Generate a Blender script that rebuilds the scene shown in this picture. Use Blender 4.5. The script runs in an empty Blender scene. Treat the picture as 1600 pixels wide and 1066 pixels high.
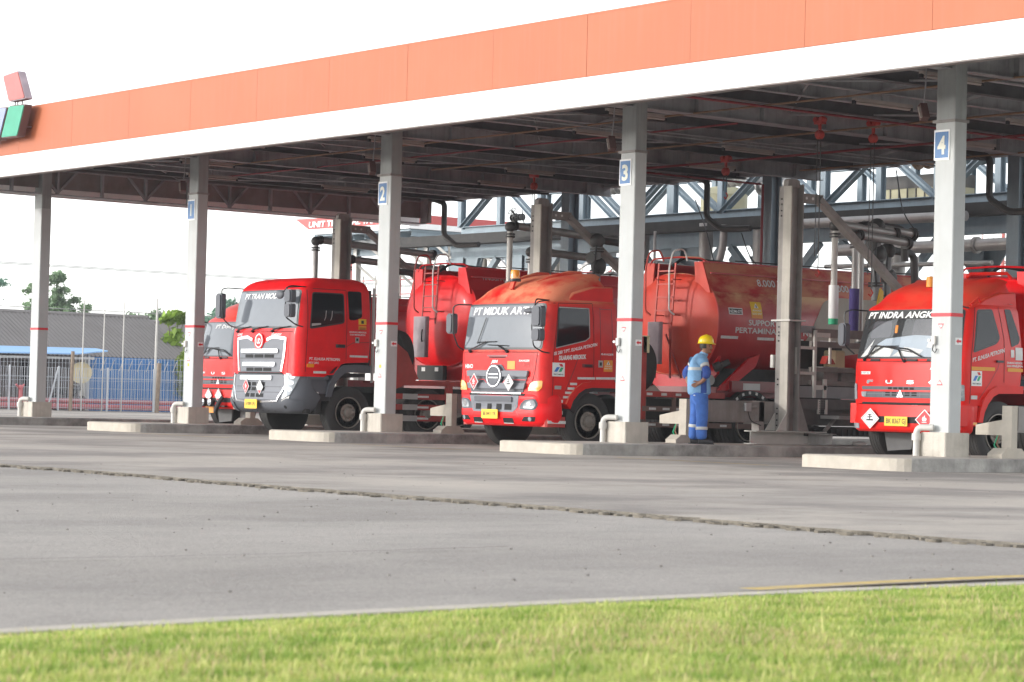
import bpy, bmesh, math, random
import numpy as np
from mathutils import Vector, Matrix
random.seed(7)
R = math.radians
SC = bpy.context.scene
COL = SC.collection
# ------------------------------------------------------------------ camera
CL = Vector((51.805, -26.655, 0.795))
cf = Vector((-0.78895704, 0.61397047, 0.0242293))
cr = Vector((0.61443939, 0.78854507, 0.02570829))
cu = Vector((0.00332177, -0.03517017, 0.99937582))
cd = bpy.data.cameras.new('Camera'); cam = bpy.data.objects.new('Camera', cd); COL.objects.link(cam)
m = Matrix((cr, cu, -cf)).transposed().to_4x4(); m.translation = CL; cam.matrix_world = m
cd.sensor_width = 36.0; cd.lens = 36.0 * 3925.99 / 1600.0
cd.clip_start = 0.3; cd.clip_end = 3000
cd.dof.use_dof = True; cd.dof.focus_distance = 45.0; cd.dof.aperture_fstop = 7.0
SC.camera = cam
SC.render.resolution_x = 1024; SC.render.resolution_y = 682
# ------------------------------------------------------------------ light
SUN_DIR = Vector((-0.48, -0.86, 0)).normalized()      # horizontal direction towards the sun
EL = R(13)
w = bpy.data.worlds.new("World"); SC.world = w; w.use_nodes = True
nt = w.node_tree; bg = nt.nodes['Background']
sky = nt.nodes.new('ShaderNodeTexSky'); sky.sky_type = 'NISHITA'; sky.sun_disc = False
sky.sun_elevation = EL; sky.sun_rotation = math.atan2(SUN_DIR.x, SUN_DIR.y)
sky.air_density = 1.0; sky.dust_density = 0.6; sky.ozone_density = 2.5; sky.altitude = 0
hsv = nt.nodes.new('ShaderNodeHueSaturation'); hsv.inputs['Saturation'].default_value = 0.16
nt.links.new(sky.outputs[0], hsv.inputs['Color'])
nt.links.new(hsv.outputs[0], bg.inputs['Color']); bg.inputs['Strength'].default_value = 0.15
sl = bpy.data.lights.new('sun', 'SUN'); so = bpy.data.objects.new('sun', sl); COL.objects.link(so)
sl.energy = 0.5; sl.angle = R(3.0); sl.color = (1.0, 0.95, 0.88)
sv = Vector((SUN_DIR.x*math.cos(EL), SUN_DIR.y*math.cos(EL), math.sin(EL)))
so.rotation_euler = sv.to_track_quat('Z', 'Y').to_euler()
so.location = (0, 0, 60)
SC.view_settings.view_transform = 'Standard'; SC.view_settings.look = 'None'
SC.view_settings.gamma = 1.0; SC.view_settings.exposure = 1.82
SC.render.engine = 'CYCLES'
# ------------------------------------------------------------------ materials
def mat(name, col, rough=0.6, metal=0.0, var=0.08, scale=3.0, dirt=0.0, dcol=(0.12,0.10,0.08), dscale=1.2,
        bump=0.0, bscale=40, coat=0.0, spec=0.5, streak=0.0, emit=None, alpha=None, up=None, upcol=None):
    mt = bpy.data.materials.new(name); mt.use_nodes = True
    n = mt.node_tree; L = n.links; b = n.nodes['Principled BSDF']
    b.inputs['Roughness'].default_value = rough; b.inputs['Metallic'].default_value = metal
    b.inputs['Specular IOR Level'].default_value = spec; b.inputs['Coat Weight'].default_value = coat
    b.inputs['Coat Roughness'].default_value = 0.08
    tc = n.nodes.new('ShaderNodeTexCoord')
    def noise(s, det=6, stretch=None, ro=0.55):
        t = n.nodes.new('ShaderNodeTexNoise'); t.inputs['Scale'].default_value = s; t.inputs['Detail'].default_value = det
        t.inputs['Roughness'].default_value = ro
        if stretch:
            mp = n.nodes.new('ShaderNodeMapping'); mp.inputs['Scale'].default_value = stretch
            L.new(tc.outputs['Object'], mp.inputs[0]); L.new(mp.outputs[0], t.inputs['Vector'])
        else: L.new(tc.outputs['Object'], t.inputs['Vector'])
        return t.outputs['Fac']
    def mix(fac, a, c):
        x = n.nodes.new('ShaderNodeMix'); x.data_type = 'RGBA'; x.clamp_factor = True
        L.new(fac, x.inputs[0]) if not isinstance(fac, float) else setattr(x.inputs[0], 'default_value', fac)
        for i, v in ((6, a), (7, c)):
            if isinstance(v, tuple): x.inputs[i].default_value = (*v, 1)
            else: L.new(v, x.inputs[i])
        return x.outputs[2]
    def ramp(fac, lo, hi, k=1.0):
        r = n.nodes.new('ShaderNodeMapRange'); r.inputs['From Min'].default_value = lo; r.inputs['From Max'].default_value = hi
        r.inputs['To Max'].default_value = k; L.new(fac, r.inputs['Value']); return r.outputs[0]
    lo = tuple(min(1, c*(1-var)) for c in col); hi = tuple(min(1, c*(1+var)) for c in col)
    c = mix(ramp(noise(scale), 0.3, 0.7), lo, hi)
    if dirt > 0:
        c = mix(ramp(noise(dscale, 9, None, 0.65), 0.5, 0.72, dirt), c, dcol)
    if streak > 0:
        c = mix(ramp(noise(1.0, 6, (14, 14, 0.7)), 0.48, 0.75, streak), c, dcol)
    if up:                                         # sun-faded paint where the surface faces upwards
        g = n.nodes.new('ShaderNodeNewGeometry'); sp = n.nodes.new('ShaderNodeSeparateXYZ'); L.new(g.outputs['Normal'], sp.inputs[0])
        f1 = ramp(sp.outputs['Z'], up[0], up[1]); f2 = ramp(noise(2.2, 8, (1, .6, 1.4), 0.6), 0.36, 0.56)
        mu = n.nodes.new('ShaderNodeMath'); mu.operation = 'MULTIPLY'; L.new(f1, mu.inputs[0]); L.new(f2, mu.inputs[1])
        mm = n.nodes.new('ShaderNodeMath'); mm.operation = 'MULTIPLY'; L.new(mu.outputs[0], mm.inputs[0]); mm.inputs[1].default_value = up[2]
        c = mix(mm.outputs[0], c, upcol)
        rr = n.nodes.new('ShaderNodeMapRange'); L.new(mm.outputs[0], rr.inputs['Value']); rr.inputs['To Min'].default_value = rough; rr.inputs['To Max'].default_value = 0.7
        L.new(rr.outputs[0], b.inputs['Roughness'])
    L.new(c, b.inputs['Base Color'])
    if bump > 0:
        bp = n.nodes.new('ShaderNodeBump'); bp.inputs['Strength'].default_value = bump; bp.inputs['Distance'].default_value = 0.02
        L.new(noise(bscale, 4), bp.inputs['Height']); L.new(bp.outputs[0], b.inputs['Normal'])
    if emit: b.inputs['Emission Color'].default_value = (*emit[:3], 1); b.inputs['Emission Strength'].default_value = emit[3]
    if alpha is not None: b.inputs['Alpha'].default_value = alpha
    return mt
RED = (0.60, 0.018, 0.022)
M = dict(
 red=mat('red_paint', (0.80,0.008,0.012), .38, var=.10, dirt=.14, dcol=(.34,.05,.04), coat=.06, spec=.2),
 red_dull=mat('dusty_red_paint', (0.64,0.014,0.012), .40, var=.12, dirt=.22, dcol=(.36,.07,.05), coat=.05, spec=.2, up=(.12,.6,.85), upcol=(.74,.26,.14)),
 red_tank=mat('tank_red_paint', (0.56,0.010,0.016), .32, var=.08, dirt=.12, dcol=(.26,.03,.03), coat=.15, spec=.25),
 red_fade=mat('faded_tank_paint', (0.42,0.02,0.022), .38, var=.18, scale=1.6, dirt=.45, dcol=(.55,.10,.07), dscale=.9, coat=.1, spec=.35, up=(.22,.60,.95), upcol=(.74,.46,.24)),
 tank_front=mat('faded_orange_red_paint', (0.56,0.04,0.02), .48, var=.14, scale=1.4, dirt=.45, dcol=(.58,.13,.07), dscale=1.1, spec=.3),
 red_rail=mat('dull_red_steel', (0.42,0.05,0.042), .6, var=.2, dirt=.4, dcol=(.10,.05,.04)),
 brown_rail=mat('dusty_brown_rail', (0.20,0.12,0.10), .7, var=.2, dirt=.4),
 tank_dark=mat('dark_red_paint', (0.20,0.012,0.016), .4, var=.15, dirt=.3, coat=.2),
 grey_pl=mat('grey_plastic', (0.105,0.11,0.125), .55, var=.06, scale=2, dirt=.15, dcol=(.18,.165,.15), spec=.3),
 grey_lt=mat('grey_grille', (0.17,0.178,0.20), .5, var=.06, spec=.3),
 black=mat('black_plastic', (0.018,0.018,0.02), .45, var=.1),
 dark=mat('dark_cavity', (0.008,0.008,0.009), .8, var=.1),
 chassis=mat('chassis_black', (0.02,0.019,0.018), .7, var=.3, dirt=.5, dcol=(.07,.06,.05)),
 tyre=mat('tyre_rubber', (0.032,0.030,0.029), .75, var=.15, dirt=.35, dcol=(.075,.065,.055), bump=.2),
 rim=mat('dusty_steel_rim', (0.27,0.24,0.21), .55, .35, var=.2, scale=6, dirt=.5, dcol=(.07,.06,.05)),
 chrome=mat('chrome', (0.55,0.56,0.58), .22, .85, var=.05),
 glass_dk=mat('tinted_glass', (0.008,0.009,0.011), .06, var=.1, spec=.25),
 glass_ws=mat('windscreen_glass', (0.12,0.132,0.15), .06, var=.06, spec=.6),
 white=mat('white_lettering', (0.80,0.80,0.79), .5, var=.03),
 retro=mat('reflective_tape', (0.66,0.64,0.62), .35, var=.12, scale=20),
 silver=mat('silver_paint', (0.45,0.44,0.43), .4, .3, var=.1),
 yellow=mat('yellow_plate', (0.80,0.50,0.02), .5, var=.06),
 orange_st=mat('orange_sticker', (0.75,0.28,0.03), .5, var=.08),
 amber=mat('amber_lens', (0.85,0.30,0.02), .12, var=.1, coat=1),
 lens=mat('headlamp_lens', (0.30,0.32,0.34), .2, .1, var=.35, scale=14, coat=.3),
 sgreen=mat('sign_green', (0.02,0.40,0.19), .5, var=.05),
 sblue=mat('sign_blue', (0.02,0.12,0.50), .5, var=.05),
 sred=mat('sign_red', (0.62,0.02,0.03), .5, var=.05),
 ink=mat('black_lettering', (0.015,0.015,0.015), .6, var=.05),
 conc=mat('old_concrete', (0.50,0.46,0.40), .9, var=.14, scale=2.5, dirt=.45, dcol=(.26,.23,.19), dscale=2.0, streak=.30, bump=.4, bscale=30),
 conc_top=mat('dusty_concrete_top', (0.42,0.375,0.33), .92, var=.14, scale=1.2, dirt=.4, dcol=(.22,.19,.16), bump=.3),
 conc_side=mat('mottled_shaded_concrete_side', (0.34,0.325,0.30), .92, var=.3, scale=3, dirt=.9, dcol=(.09,.085,.08), dscale=1.3, streak=.12, bump=.5, bscale=25),
 conc_front=mat('pale_concrete', (0.47,0.425,0.36), .9, var=.10, scale=5, dirt=.35, dcol=(.40,.34,.26), dscale=3, streak=.2, bump=.4, bscale=30),
 col=mat('pale_grey_column_paint', (0.46,0.475,0.47), .65, var=.05, dirt=.16, dcol=(.34,.32,.28), dscale=.8, streak=.22),
 col_top=mat('shaded_column_top', (0.33,0.345,0.34), .7, var=.1, dirt=.4, dcol=(.15,.14,.12), streak=.3),  # column paint darkened for the fascia's shade above the collar
 steel=mat('dusty_grey_steel', (0.27,0.25,0.235), .7, var=.15, dirt=.35, dcol=(.09,.07,.05), streak=.25),
 rack=mat('blue_grey_steel', (0.22,0.28,0.32), .55, var=.1, dirt=.2, dcol=(.11,.12,.12), streak=.2),
 rack_dk=mat('dark_blue_grey_steel', (0.24,0.255,0.26), .6, var=.1, dirt=.2),
 deck=mat('grimy_deck_steel', (0.11,0.105,0.10), .8, var=.2, dirt=.4, dcol=(.14,.12,.08)),
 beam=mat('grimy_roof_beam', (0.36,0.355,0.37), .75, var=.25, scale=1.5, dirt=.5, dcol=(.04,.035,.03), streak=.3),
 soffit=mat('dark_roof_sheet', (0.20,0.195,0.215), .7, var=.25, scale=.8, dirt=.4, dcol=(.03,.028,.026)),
 gird=mat('end_girder_cladding', (0.24,0.21,0.195), .75, var=.15, dirt=.3, dcol=(.08,.07,.06)),
 pipe=mat('aluminium_clad_pipe', (0.36,0.35,0.34), .45, .35, var=.12, dirt=.3, dcol=(.20,.18,.15)),
 pipe_w=mat('pale_pipe_paint', (0.56,0.54,0.50), .5, var=.1, dirt=.25, dcol=(.3,.26,.2)),
 pipe_dk=mat('dark_coupling', (0.07,0.068,0.066), .55, .3, var=.2),
 pipe_y=mat('cream_pipe', (0.46,0.43,0.28), .6, var=.1, dirt=.3, dcol=(.2,.18,.1)),
 tube=mat('dusty_light_fitting', (0.42,0.36,0.33), .5, var=.12, dirt=.3, dcol=(.2,.15,.12)),
 redpipe=mat('red_conduit', (0.24,0.03,0.035), .55, var=.15),
 orpipe=mat('rusty_conduit', (0.24,0.14,0.08), .65, var=.25),
 hoist=mat('red_hoist', (0.50,0.045,0.03), .4, var=.12, dirt=.2),
 fasc_or=mat('orange_fascia', (0.42,0.108,0.036), .6, var=.06, scale=.5, dirt=.25, dcol=(.40,.13,.07), dscale=.5, streak=.30),
 fasc_wh=mat('white_fascia', (0.86,0.86,0.85), .45, var=.02, streak=.16, dirt=.1, dcol=(.60,.56,.5)),
 seam=mat('panel_seam', (0.42,0.10,0.05), .7, var=.1),
 pink=mat('pink_sign_face', (0.50,0.16,0.15), .5, var=.08, spec=.2),
 teal=mat('green_sign_face', (0.07,0.34,0.22), .5, var=.1, spec=.2),
 lav=mat('pale_blue_sign_face', (0.30,0.34,0.52), .5, var=.06, spec=.2),
 rust=mat('rusty_sign_edge', (0.11,0.05,0.045), .6, var=.25, dirt=.4),
 rust_pk=mat('grey_pink_sign_edge', (0.38,0.30,0.33), .5, var=.2),
 shirt=mat('light_blue_cotton', (0.20,0.38,0.60), .85, var=.12, scale=9, dirt=.2, dcol=(.12,.24,.42), dscale=5, bump=.9, bscale=14),
 navy=mat('royal_blue_cotton', (0.03,0.075,0.30), .85, var=.15, scale=9, bump=.9, bscale=14),
 skin=mat('skin', (0.30,0.145,0.085), .55, var=.08),
 hair=mat('black_hair', (0.015,0.012,0.010), .6, var=.1),
 helmet=mat('yellow_helmet', (0.86,0.60,0.01), .28, var=.04, coat=.5),
 boot=mat('dark_shoe', (0.03,0.028,0.03), .5, var=.1),
 band=mat('grey_reflective_band', (0.52,0.52,0.50), .4, var=.06),
 mesh=mat('galvanised_fence_wire', (0.52,0.54,0.57), .5, .2, var=.06),
 bluefence=mat('blue_corrugated_sheet', (0.05,0.20,0.48), .45, var=.12, scale=.6, dirt=.15, dcol=(.05,.18,.4)),
 awn=mat('light_blue_awning', (0.28,0.50,0.80), .6, var=.05),
 roof=mat('weathered_grey_roof', (0.25,0.23,0.22), .85, var=.12, scale=.5, dirt=.35, dcol=(.08,.07,.065), dscale=.5),
 wall=mat('brownish_wall', (0.20,0.165,0.15), .9, var=.15, scale=.6, dirt=.3),
 bark=mat('bark', (0.15,0.11,0.08), .9, var=.2, scale=6),
 redwall=mat('faded_red_pipe', (0.52,0.15,0.16), .6, var=.08),
 wood=mat('weathered_wood', (0.26,0.20,0.15), .85, var=.2, scale=8),
 farred=mat('far_red_fascia', (0.50,0.075,0.07), .5, var=.05),
 wood_y=mat('cream_canvas', (0.66,0.56,0.34), .7, var=.1),
 ltower=mat('red_white_tower_red', (0.50,0.14,0.12), .6, var=.1),
)
# ------------------------------------------------------------------ mesh builder
_fc = {}
def text_geo(s, bold=0.0, shear=0.0):
    k = (s, bold, shear)
    if k in _fc: return _fc[k]
    cu_ = bpy.data.curves.new('t', 'FONT'); cu_.body = s; cu_.size = 1.0; cu_.offset = bold; cu_.shear = shear
    cu_.resolution_u = 3
    o = bpy.data.objects.new('t', cu_); COL.objects.link(o)
    dg = bpy.context.evaluated_depsgraph_get(); dg.update()
    me = bpy.data.meshes.new_from_object(o.evaluated_get(dg))
    V = [tuple(v.co)[:2] for v in me.vertices]; F = [tuple(p.vertices) for p in me.polygons]
    bpy.data.objects.remove(o); bpy.data.meshes.remove(me); bpy.data.curves.remove(cu_)
    if V:
        x0 = min(v[0] for v in V); x1 = max(v[0] for v in V); y0 = min(v[1] for v in V); y1 = max(v[1] for v in V)
    else: x0 = x1 = y0 = y1 = 0
    _fc[k] = (V, F, (x0, x1, y0, y1)); return _fc[k]
def plane(o, u, v):
    o = Vector(o); u = Vector(u).normalized(); v = Vector(v).normalized(); nn = u.cross(v)
    return lambda a, b, off=0.0: o + u*a + v*b + nn*off
class MB:
    def __init__(s): s.v = []; s.f = []; s.m = []; s.sl = []; s.calls = []
    def _m(s, mt):
        if mt not in s.sl: s.sl.append(mt)
        return s.sl.index(mt)
    def add(s, V, F, mt):
        k = len(s.v); s.v += [tuple(v) for v in V]; mi = s._m(mt); s.calls.append((k, len(s.v), len(s.f), len(s.f)+len(F)))
        for f in F: s.f.append(tuple(i+k for i in f)); s.m.append(mi)
        return s
    def box(s, x0, x1, y0, y1, z0, z1, mt, b=0.0):
        if b > 0:
            return s.prism([(x0+b,y0),(x1-b,y0),(x1,y0+b),(x1,y1-b),(x1-b,y1),(x0+b,y1),(x0,y1-b),(x0,y0+b)], z0, z1, mt)
        V = [(x0,y0,z0),(x1,y0,z0),(x1,y1,z0),(x0,y1,z0),(x0,y0,z1),(x1,y0,z1),(x1,y1,z1),(x0,y1,z1)]
        return s.add(V, [(0,3,2,1),(4,5,6,7),(0,1,5,4),(1,2,6,5),(2,3,7,6),(3,0,4,7)], mt)
    def prism(s, P, z0, z1, mt, mp=None, t=0):
        """polygon P (2D, ccw) extruded; default map: (x,y)->z"""
        mp = mp or (lambda a, b, o: Vector((a, b, o)))
        n = len(P); V = [mp(a, b, z0) for a, b in P] + [mp(a, b, z1) for a, b in P]
        F = [tuple(range(n))[::-1], tuple(range(n, 2*n))] + [(i, (i+1) % n, n+(i+1) % n, n+i) for i in range(n)]
        return s.add(V, F, mt)
    def bar(s, p, q, wd, ht, mt, up=(0,0,1)):
        p = Vector(p); q = Vector(q); d = (q-p).normalized(); up = Vector(up)
        if abs(d.dot(up)) > .98: up = Vector((0,1,0))
        a = d.cross(up).normalized()*wd/2; c = a.cross(d).normalized()*ht/2
        V = [p-a-c, p+a-c, p+a+c, p-a+c, q-a-c, q+a-c, q+a+c, q-a+c]
        return s.add(V, [(0,1,2,3),(7,6,5,4),(0,4,5,1),(1,5,6,2),(2,6,7,3),(3,7,4,0)], mt)
    def ibeam(s, p, q, wd, ht, mt, tf=.018, tw=.012, up=(0,0,1)):
        p = Vector(p); q = Vector(q); d = (q-p).normalized(); u = Vector(up)
        if abs(d.dot(u)) > .98: u = Vector((0,1,0))
        a = d.cross(u).normalized(); c = a.cross(d).normalized()
        o = c*(ht/2-tf/2)
        s.bar(p+o, q+o, wd, tf, mt, up); s.bar(p-o, q-o, wd, tf, mt, up); s.bar(p, q, tw, ht-2*tf, mt, up)
        return s
    def tube(s, pts, r, mt, n=8, cap=True, fillet=0):
        pts = [Vector(p) for p in pts]
        if fillet:
            out = [pts[0]]
            for i in range(1, len(pts)-1):
                a, b, c = pts[i-1], pts[i], pts[i+1]
                fl = min(fillet, (a-b).length*.48, (c-b).length*.48)
                p0 = b+(a-b).normalized()*fl; p1 = b+(c-b).normalized()*fl
                for k in range(6):
                    t = k/5; out.append(p0*(1-t)**2+b*2*t*(1-t)+p1*t*t)
            out.append(pts[-1]); pts = out
        rr = r if isinstance(r, (list, tuple)) else [r]*len(pts)
        V = []; F = []; ref = None
        for i, p in enumerate(pts):
            d = (pts[min(i+1, len(pts)-1)]-pts[max(i-1, 0)]).normalized()
            if ref is None: ref = Vector((0,0,1)) if abs(d.z) < .9 else Vector((1,0,0))
            a = d.cross(ref)
            if a.length < 1e-3: a = d.cross(Vector((.3,1,.2)))
            a.normalize(); c = a.cross(d).normalized(); ref = c if abs(d.dot(c)) < .9 else ref
            for k in range(n):
                t = 2*math.pi*k/n; V.append(p+a*math.cos(t)*rr[i]+c*math.sin(t)*rr[i])
        for i in range(len(pts)-1):
            for k in range(n): F.append((i*n+k, i*n+(k+1) % n, (i+1)*n+(k+1) % n, (i+1)*n+k))
        if cap: F += [tuple(range(n))[::-1], tuple(range((len(pts)-1)*n, len(pts)*n))]
        return s.add(V, F, mt)
    def lathe(s, prof, o, ax, mt, n=32, mts=None):
        """prof = [(radius, distance along ax)]"""
        o = Vector(o); ax = Vector(ax).normalized(); a = ax.orthogonal().normalized(); b = ax.cross(a)
        V = []; 
        for r, h in prof:
            for k in range(n):
                t = 2*math.pi*k/n; V.append(o+ax*h+(a*math.cos(t)+b*math.sin(t))*r)
        for i in range(len(prof)-1):
            F = [(i*n+k, i*n+(k+1) % n, (i+1)*n+(k+1) % n, (i+1)*n+k) for k in range(n)]
            if i == 0: s.add(V, F, mts[i] if mts else mt); base = len(s.v)-len(V)
            else:
                mi = s._m(mts[i] if mts else mt)
                for f in F: s.f.append(tuple(q+base for q in f)); s.m.append(mi)
        if prof[0][0] > 1e-4: s.f.append(tuple(base+k for k in range(n))[::-1]); s.m.append(s._m(mts[0] if mts else mt))
        if prof[-1][0] > 1e-4: s.f.append(tuple(base+(len(prof)-1)*n+k for k in range(n))); s.m.append(s._m(mts[-1] if mts else mt))
        return s
    def ball(s, c, r, mt, n=12, sq=(1,1,1)):
        prof = [(max(1e-5, math.sin(math.pi*i/n)), -math.cos(math.pi*i/n)) for i in range(n+1)]
        k = len(s.v); s.lathe(prof, (0,0,0), (0,0,1), mt, 2*n)
        for i in range(k, len(s.v)):
            x, y, z = s.v[i]; s.v[i] = (c[0]+x*r*sq[0], c[1]+y*r*sq[1], c[2]+z*r*sq[2])
        return s
    def text(s, st, mp, u, v, h, mt, bold=.0, shear=.0, align='l', wd=None, off=.006, slope=0.0, cap=.72):
        """text with cap height h, baseline start (u,v); wd = forced width; slope shifts v with u"""
        V, F, (x0, x1, y0, y1) = text_geo(st, bold, shear)
        if not V: return s
        sy = h/cap; sx = sy if wd is None else wd/(x1-x0)
        W = (x1-x0)*sx; ox = u-x0*sx - (0 if align == 'l' else W/2 if align == 'c' else W)
        pts = []
        for x, y in V:
            a = ox+x*sx; pts.append(mp(a, v+y*sy+(a-u)*slope, off))
        return s.add(pts, F, mt)
    def patch(s, P, mp, mt, off=.006, th=.004, du=.12, dv=.12):
        """polygon conformed to a curved surface through mp, with thickness"""
        bm = bmesh.new(); vs = [bm.verts.new((a, b, 0)) for a, b in P]; bm.faces.new(vs)
        us = [a for a, b in P]; vv = [b for a, b in P]
        for lo, hi, d, ax in ((min(us), max(us), du, 0), (min(vv), max(vv), dv, 1)):
            k = int((hi-lo)/d)
            for i in range(1, k+1):
                q = lo+(hi-lo)*i/(k+1); co = [0,0,0]; co[ax] = q; no = [0,0,0]; no[ax] = 1
                bmesh.ops.bisect_plane(bm, geom=bm.verts[:]+bm.edges[:]+bm.faces[:], plane_co=co, plane_no=no)
        bm.verts.index_update()
        area = sum(P[i][0]*P[(i+1) % len(P)][1]-P[(i+1) % len(P)][0]*P[i][1] for i in range(len(P)))
        n = len(bm.verts); top = [mp(v.co.x, v.co.y, off) for v in bm.verts]; bot = [mp(v.co.x, v.co.y, off-th) for v in bm.verts]
        F = []
        for f in bm.faces:
            ids = [v.index for v in f.verts]
            if f.normal.z < 0: ids = ids[::-1]
            F.append(tuple(ids))
        for e in bm.edges:
            if len(e.link_faces) == 1:
                a, b = e.verts[0].index, e.verts[1].index; F.append((a, b, b+n, a+n))
        bm.free(); return s.add(top+bot, F, mt)
    def ribbon(s, pts, mp, wd, mt, off=.003):
        """thin line on a surface"""
        V = []; F = []
        P = []
        for i in range(len(pts)-1):
            a, b = Vector(pts[i]), Vector(pts[i+1]); k = max(1, int((b-a).length/.1))
            P += [a.lerp(b, t/k) for t in range(k)]
        P.append(Vector(pts[-1]))
        for i, p in enumerate(P):
            d = (P[min(i+1, len(P)-1)]-P[max(i-1, 0)]).normalized(); nn = Vector((-d.y, d.x))*wd/2
            V += [mp(p.x+nn.x, p.y+nn.y, off), mp(p.x-nn.x, p.y-nn.y, off)]
        for i in range(len(P)-1): F.append((2*i, 2*i+1, 2*i+3, 2*i+2))
        return s.add(V, F, mt)
    def build(s, name, parent=None, label=None, smooth=35, bevel=0, **tags):
        me = bpy.data.meshes.new(name); loc = Vector((0,0,0))
        if parent is not None and 'org' in parent: loc = Vector(parent['org'])
        me.from_pydata([tuple(Vector(v)-loc) for v in s.v], [], s.f)
        for mt in s.sl: me.materials.append(mt)
        me.polygons.foreach_set('material_index', s.m)
        me.update()
        bm = bmesh.new(); bm.from_mesh(me); bmesh.ops.recalc_face_normals(bm, faces=bm.faces) if s.recalc else None
        bm.to_mesh(me); bm.free()
        if smooth:
            me.polygons.foreach_set('use_smooth', [True]*len(me.polygons)); me.set_sharp_from_angle(angle=R(smooth))
        o = bpy.data.objects.new(name, me); COL.objects.link(o)
        if parent is not None: o.parent = parent
        if bevel:
            bv = o.modifiers.new('bevel', 'BEVEL'); bv.width = bevel; bv.segments = 2; bv.limit_method = 'ANGLE'; bv.angle_limit = R(50)
        if label: o['label'] = label
        for k, v in tags.items(): o[k] = v
        return o
    recalc = True
def thing(name, label, cat, loc=(0,0,0), group=None, world=False, rz=0):
    o = bpy.data.objects.new(name, None); COL.objects.link(o); o.location = loc; o.rotation_euler.z = rz
    o.empty_display_size = .2
    o['label'] = label; o['category'] = cat
    if group: o['group'] = group
    if world: o['_w'] = 1; ORG[o.name] = loc
    return o
ORG = {}
_ob = MB.build
def build2(s, name, parent=None, label=None, smooth=35, bevel=0, **tags):
    # parts of a thing laid out in world coordinates: shift to the thing's origin
    root = parent; acc = Vector((0,0,0))
    while root is not None and root.parent is not None: root = root.parent
    if root is not None and root.name in ORG:
        l = Vector(ORG[root.name]); s.v = [tuple(Vector(v)-l) for v in s.v]
    return _ob(s, name, parent, label, smooth, bevel, **tags)
def build_split(s, name, parent, gap=.03, **kw):
    # one object for every separate sticker, word or plate
    bb = [[np.min(s.v[a:b], 0)-gap/2, np.max(s.v[a:b], 0)+gap/2] for a, b, c, d in s.calls]; grp = list(range(len(bb)))
    for _ in range(4):
        for i in range(len(bb)):
            for j in range(i):
                if grp[i] != grp[j] and np.all(bb[i][0] <= bb[j][1]) and np.all(bb[j][0] <= bb[i][1]):
                    g = grp[i]; grp = [grp[j] if q == g else q for q in grp]
    for g in sorted(set(grp)):
        m2 = MB(); m2.recalc = s.recalc
        for i, (a, b, c, d) in enumerate(s.calls):
            if grp[i] != g: continue
            for fi in range(c, d): m2.add([s.v[q] for q in s.f[fi]], [tuple(range(len(s.f[fi])))], s.sl[s.m[fi]])
        o = m2.build(name, parent, **kw)
    return o
MB.build = build2; MB.build_split = build_split
def copy_tree(o, parent=None):
    c = o.copy(); COL.objects.link(c); c.parent = parent
    for ch in [x for x in bpy.data.objects if x.parent == o and x is not c]: copy_tree(ch, c)
    return c
def rpoly(P, r, k=4):
    out = []; n = len(P)
    rs = r if isinstance(r, (list, tuple)) else [r]*n
    for i in range(n):
        a, b, c = Vector(P[i-1]), Vector(P[i]), Vector(P[(i+1) % n])
        q = min(rs[i], (a-b).length*.45, (c-b).length*.45)
        p0 = b+(a-b).normalized()*q; p1 = b+(c-b).normalized()*q
        for j in range(k+1):
            t = j/k; v = p0*(1-t)**2+b*2*t*(1-t)+p1*t*t; out.append((v.x, v.y))
    return out
def rect(x0, x1, z0, z1, r=0.0):
    P = [(x0,z0),(x1,z0),(x1,z1),(x0,z1)]
    return rpoly(P, r, 3) if r else P
def diamond(cx_, cz, a, b=None):
    b = b or a; return [(cx_,cz-b),(cx_+a,cz),(cx_,cz+b),(cx_-a,cz)]
S = 6.88953
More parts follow.
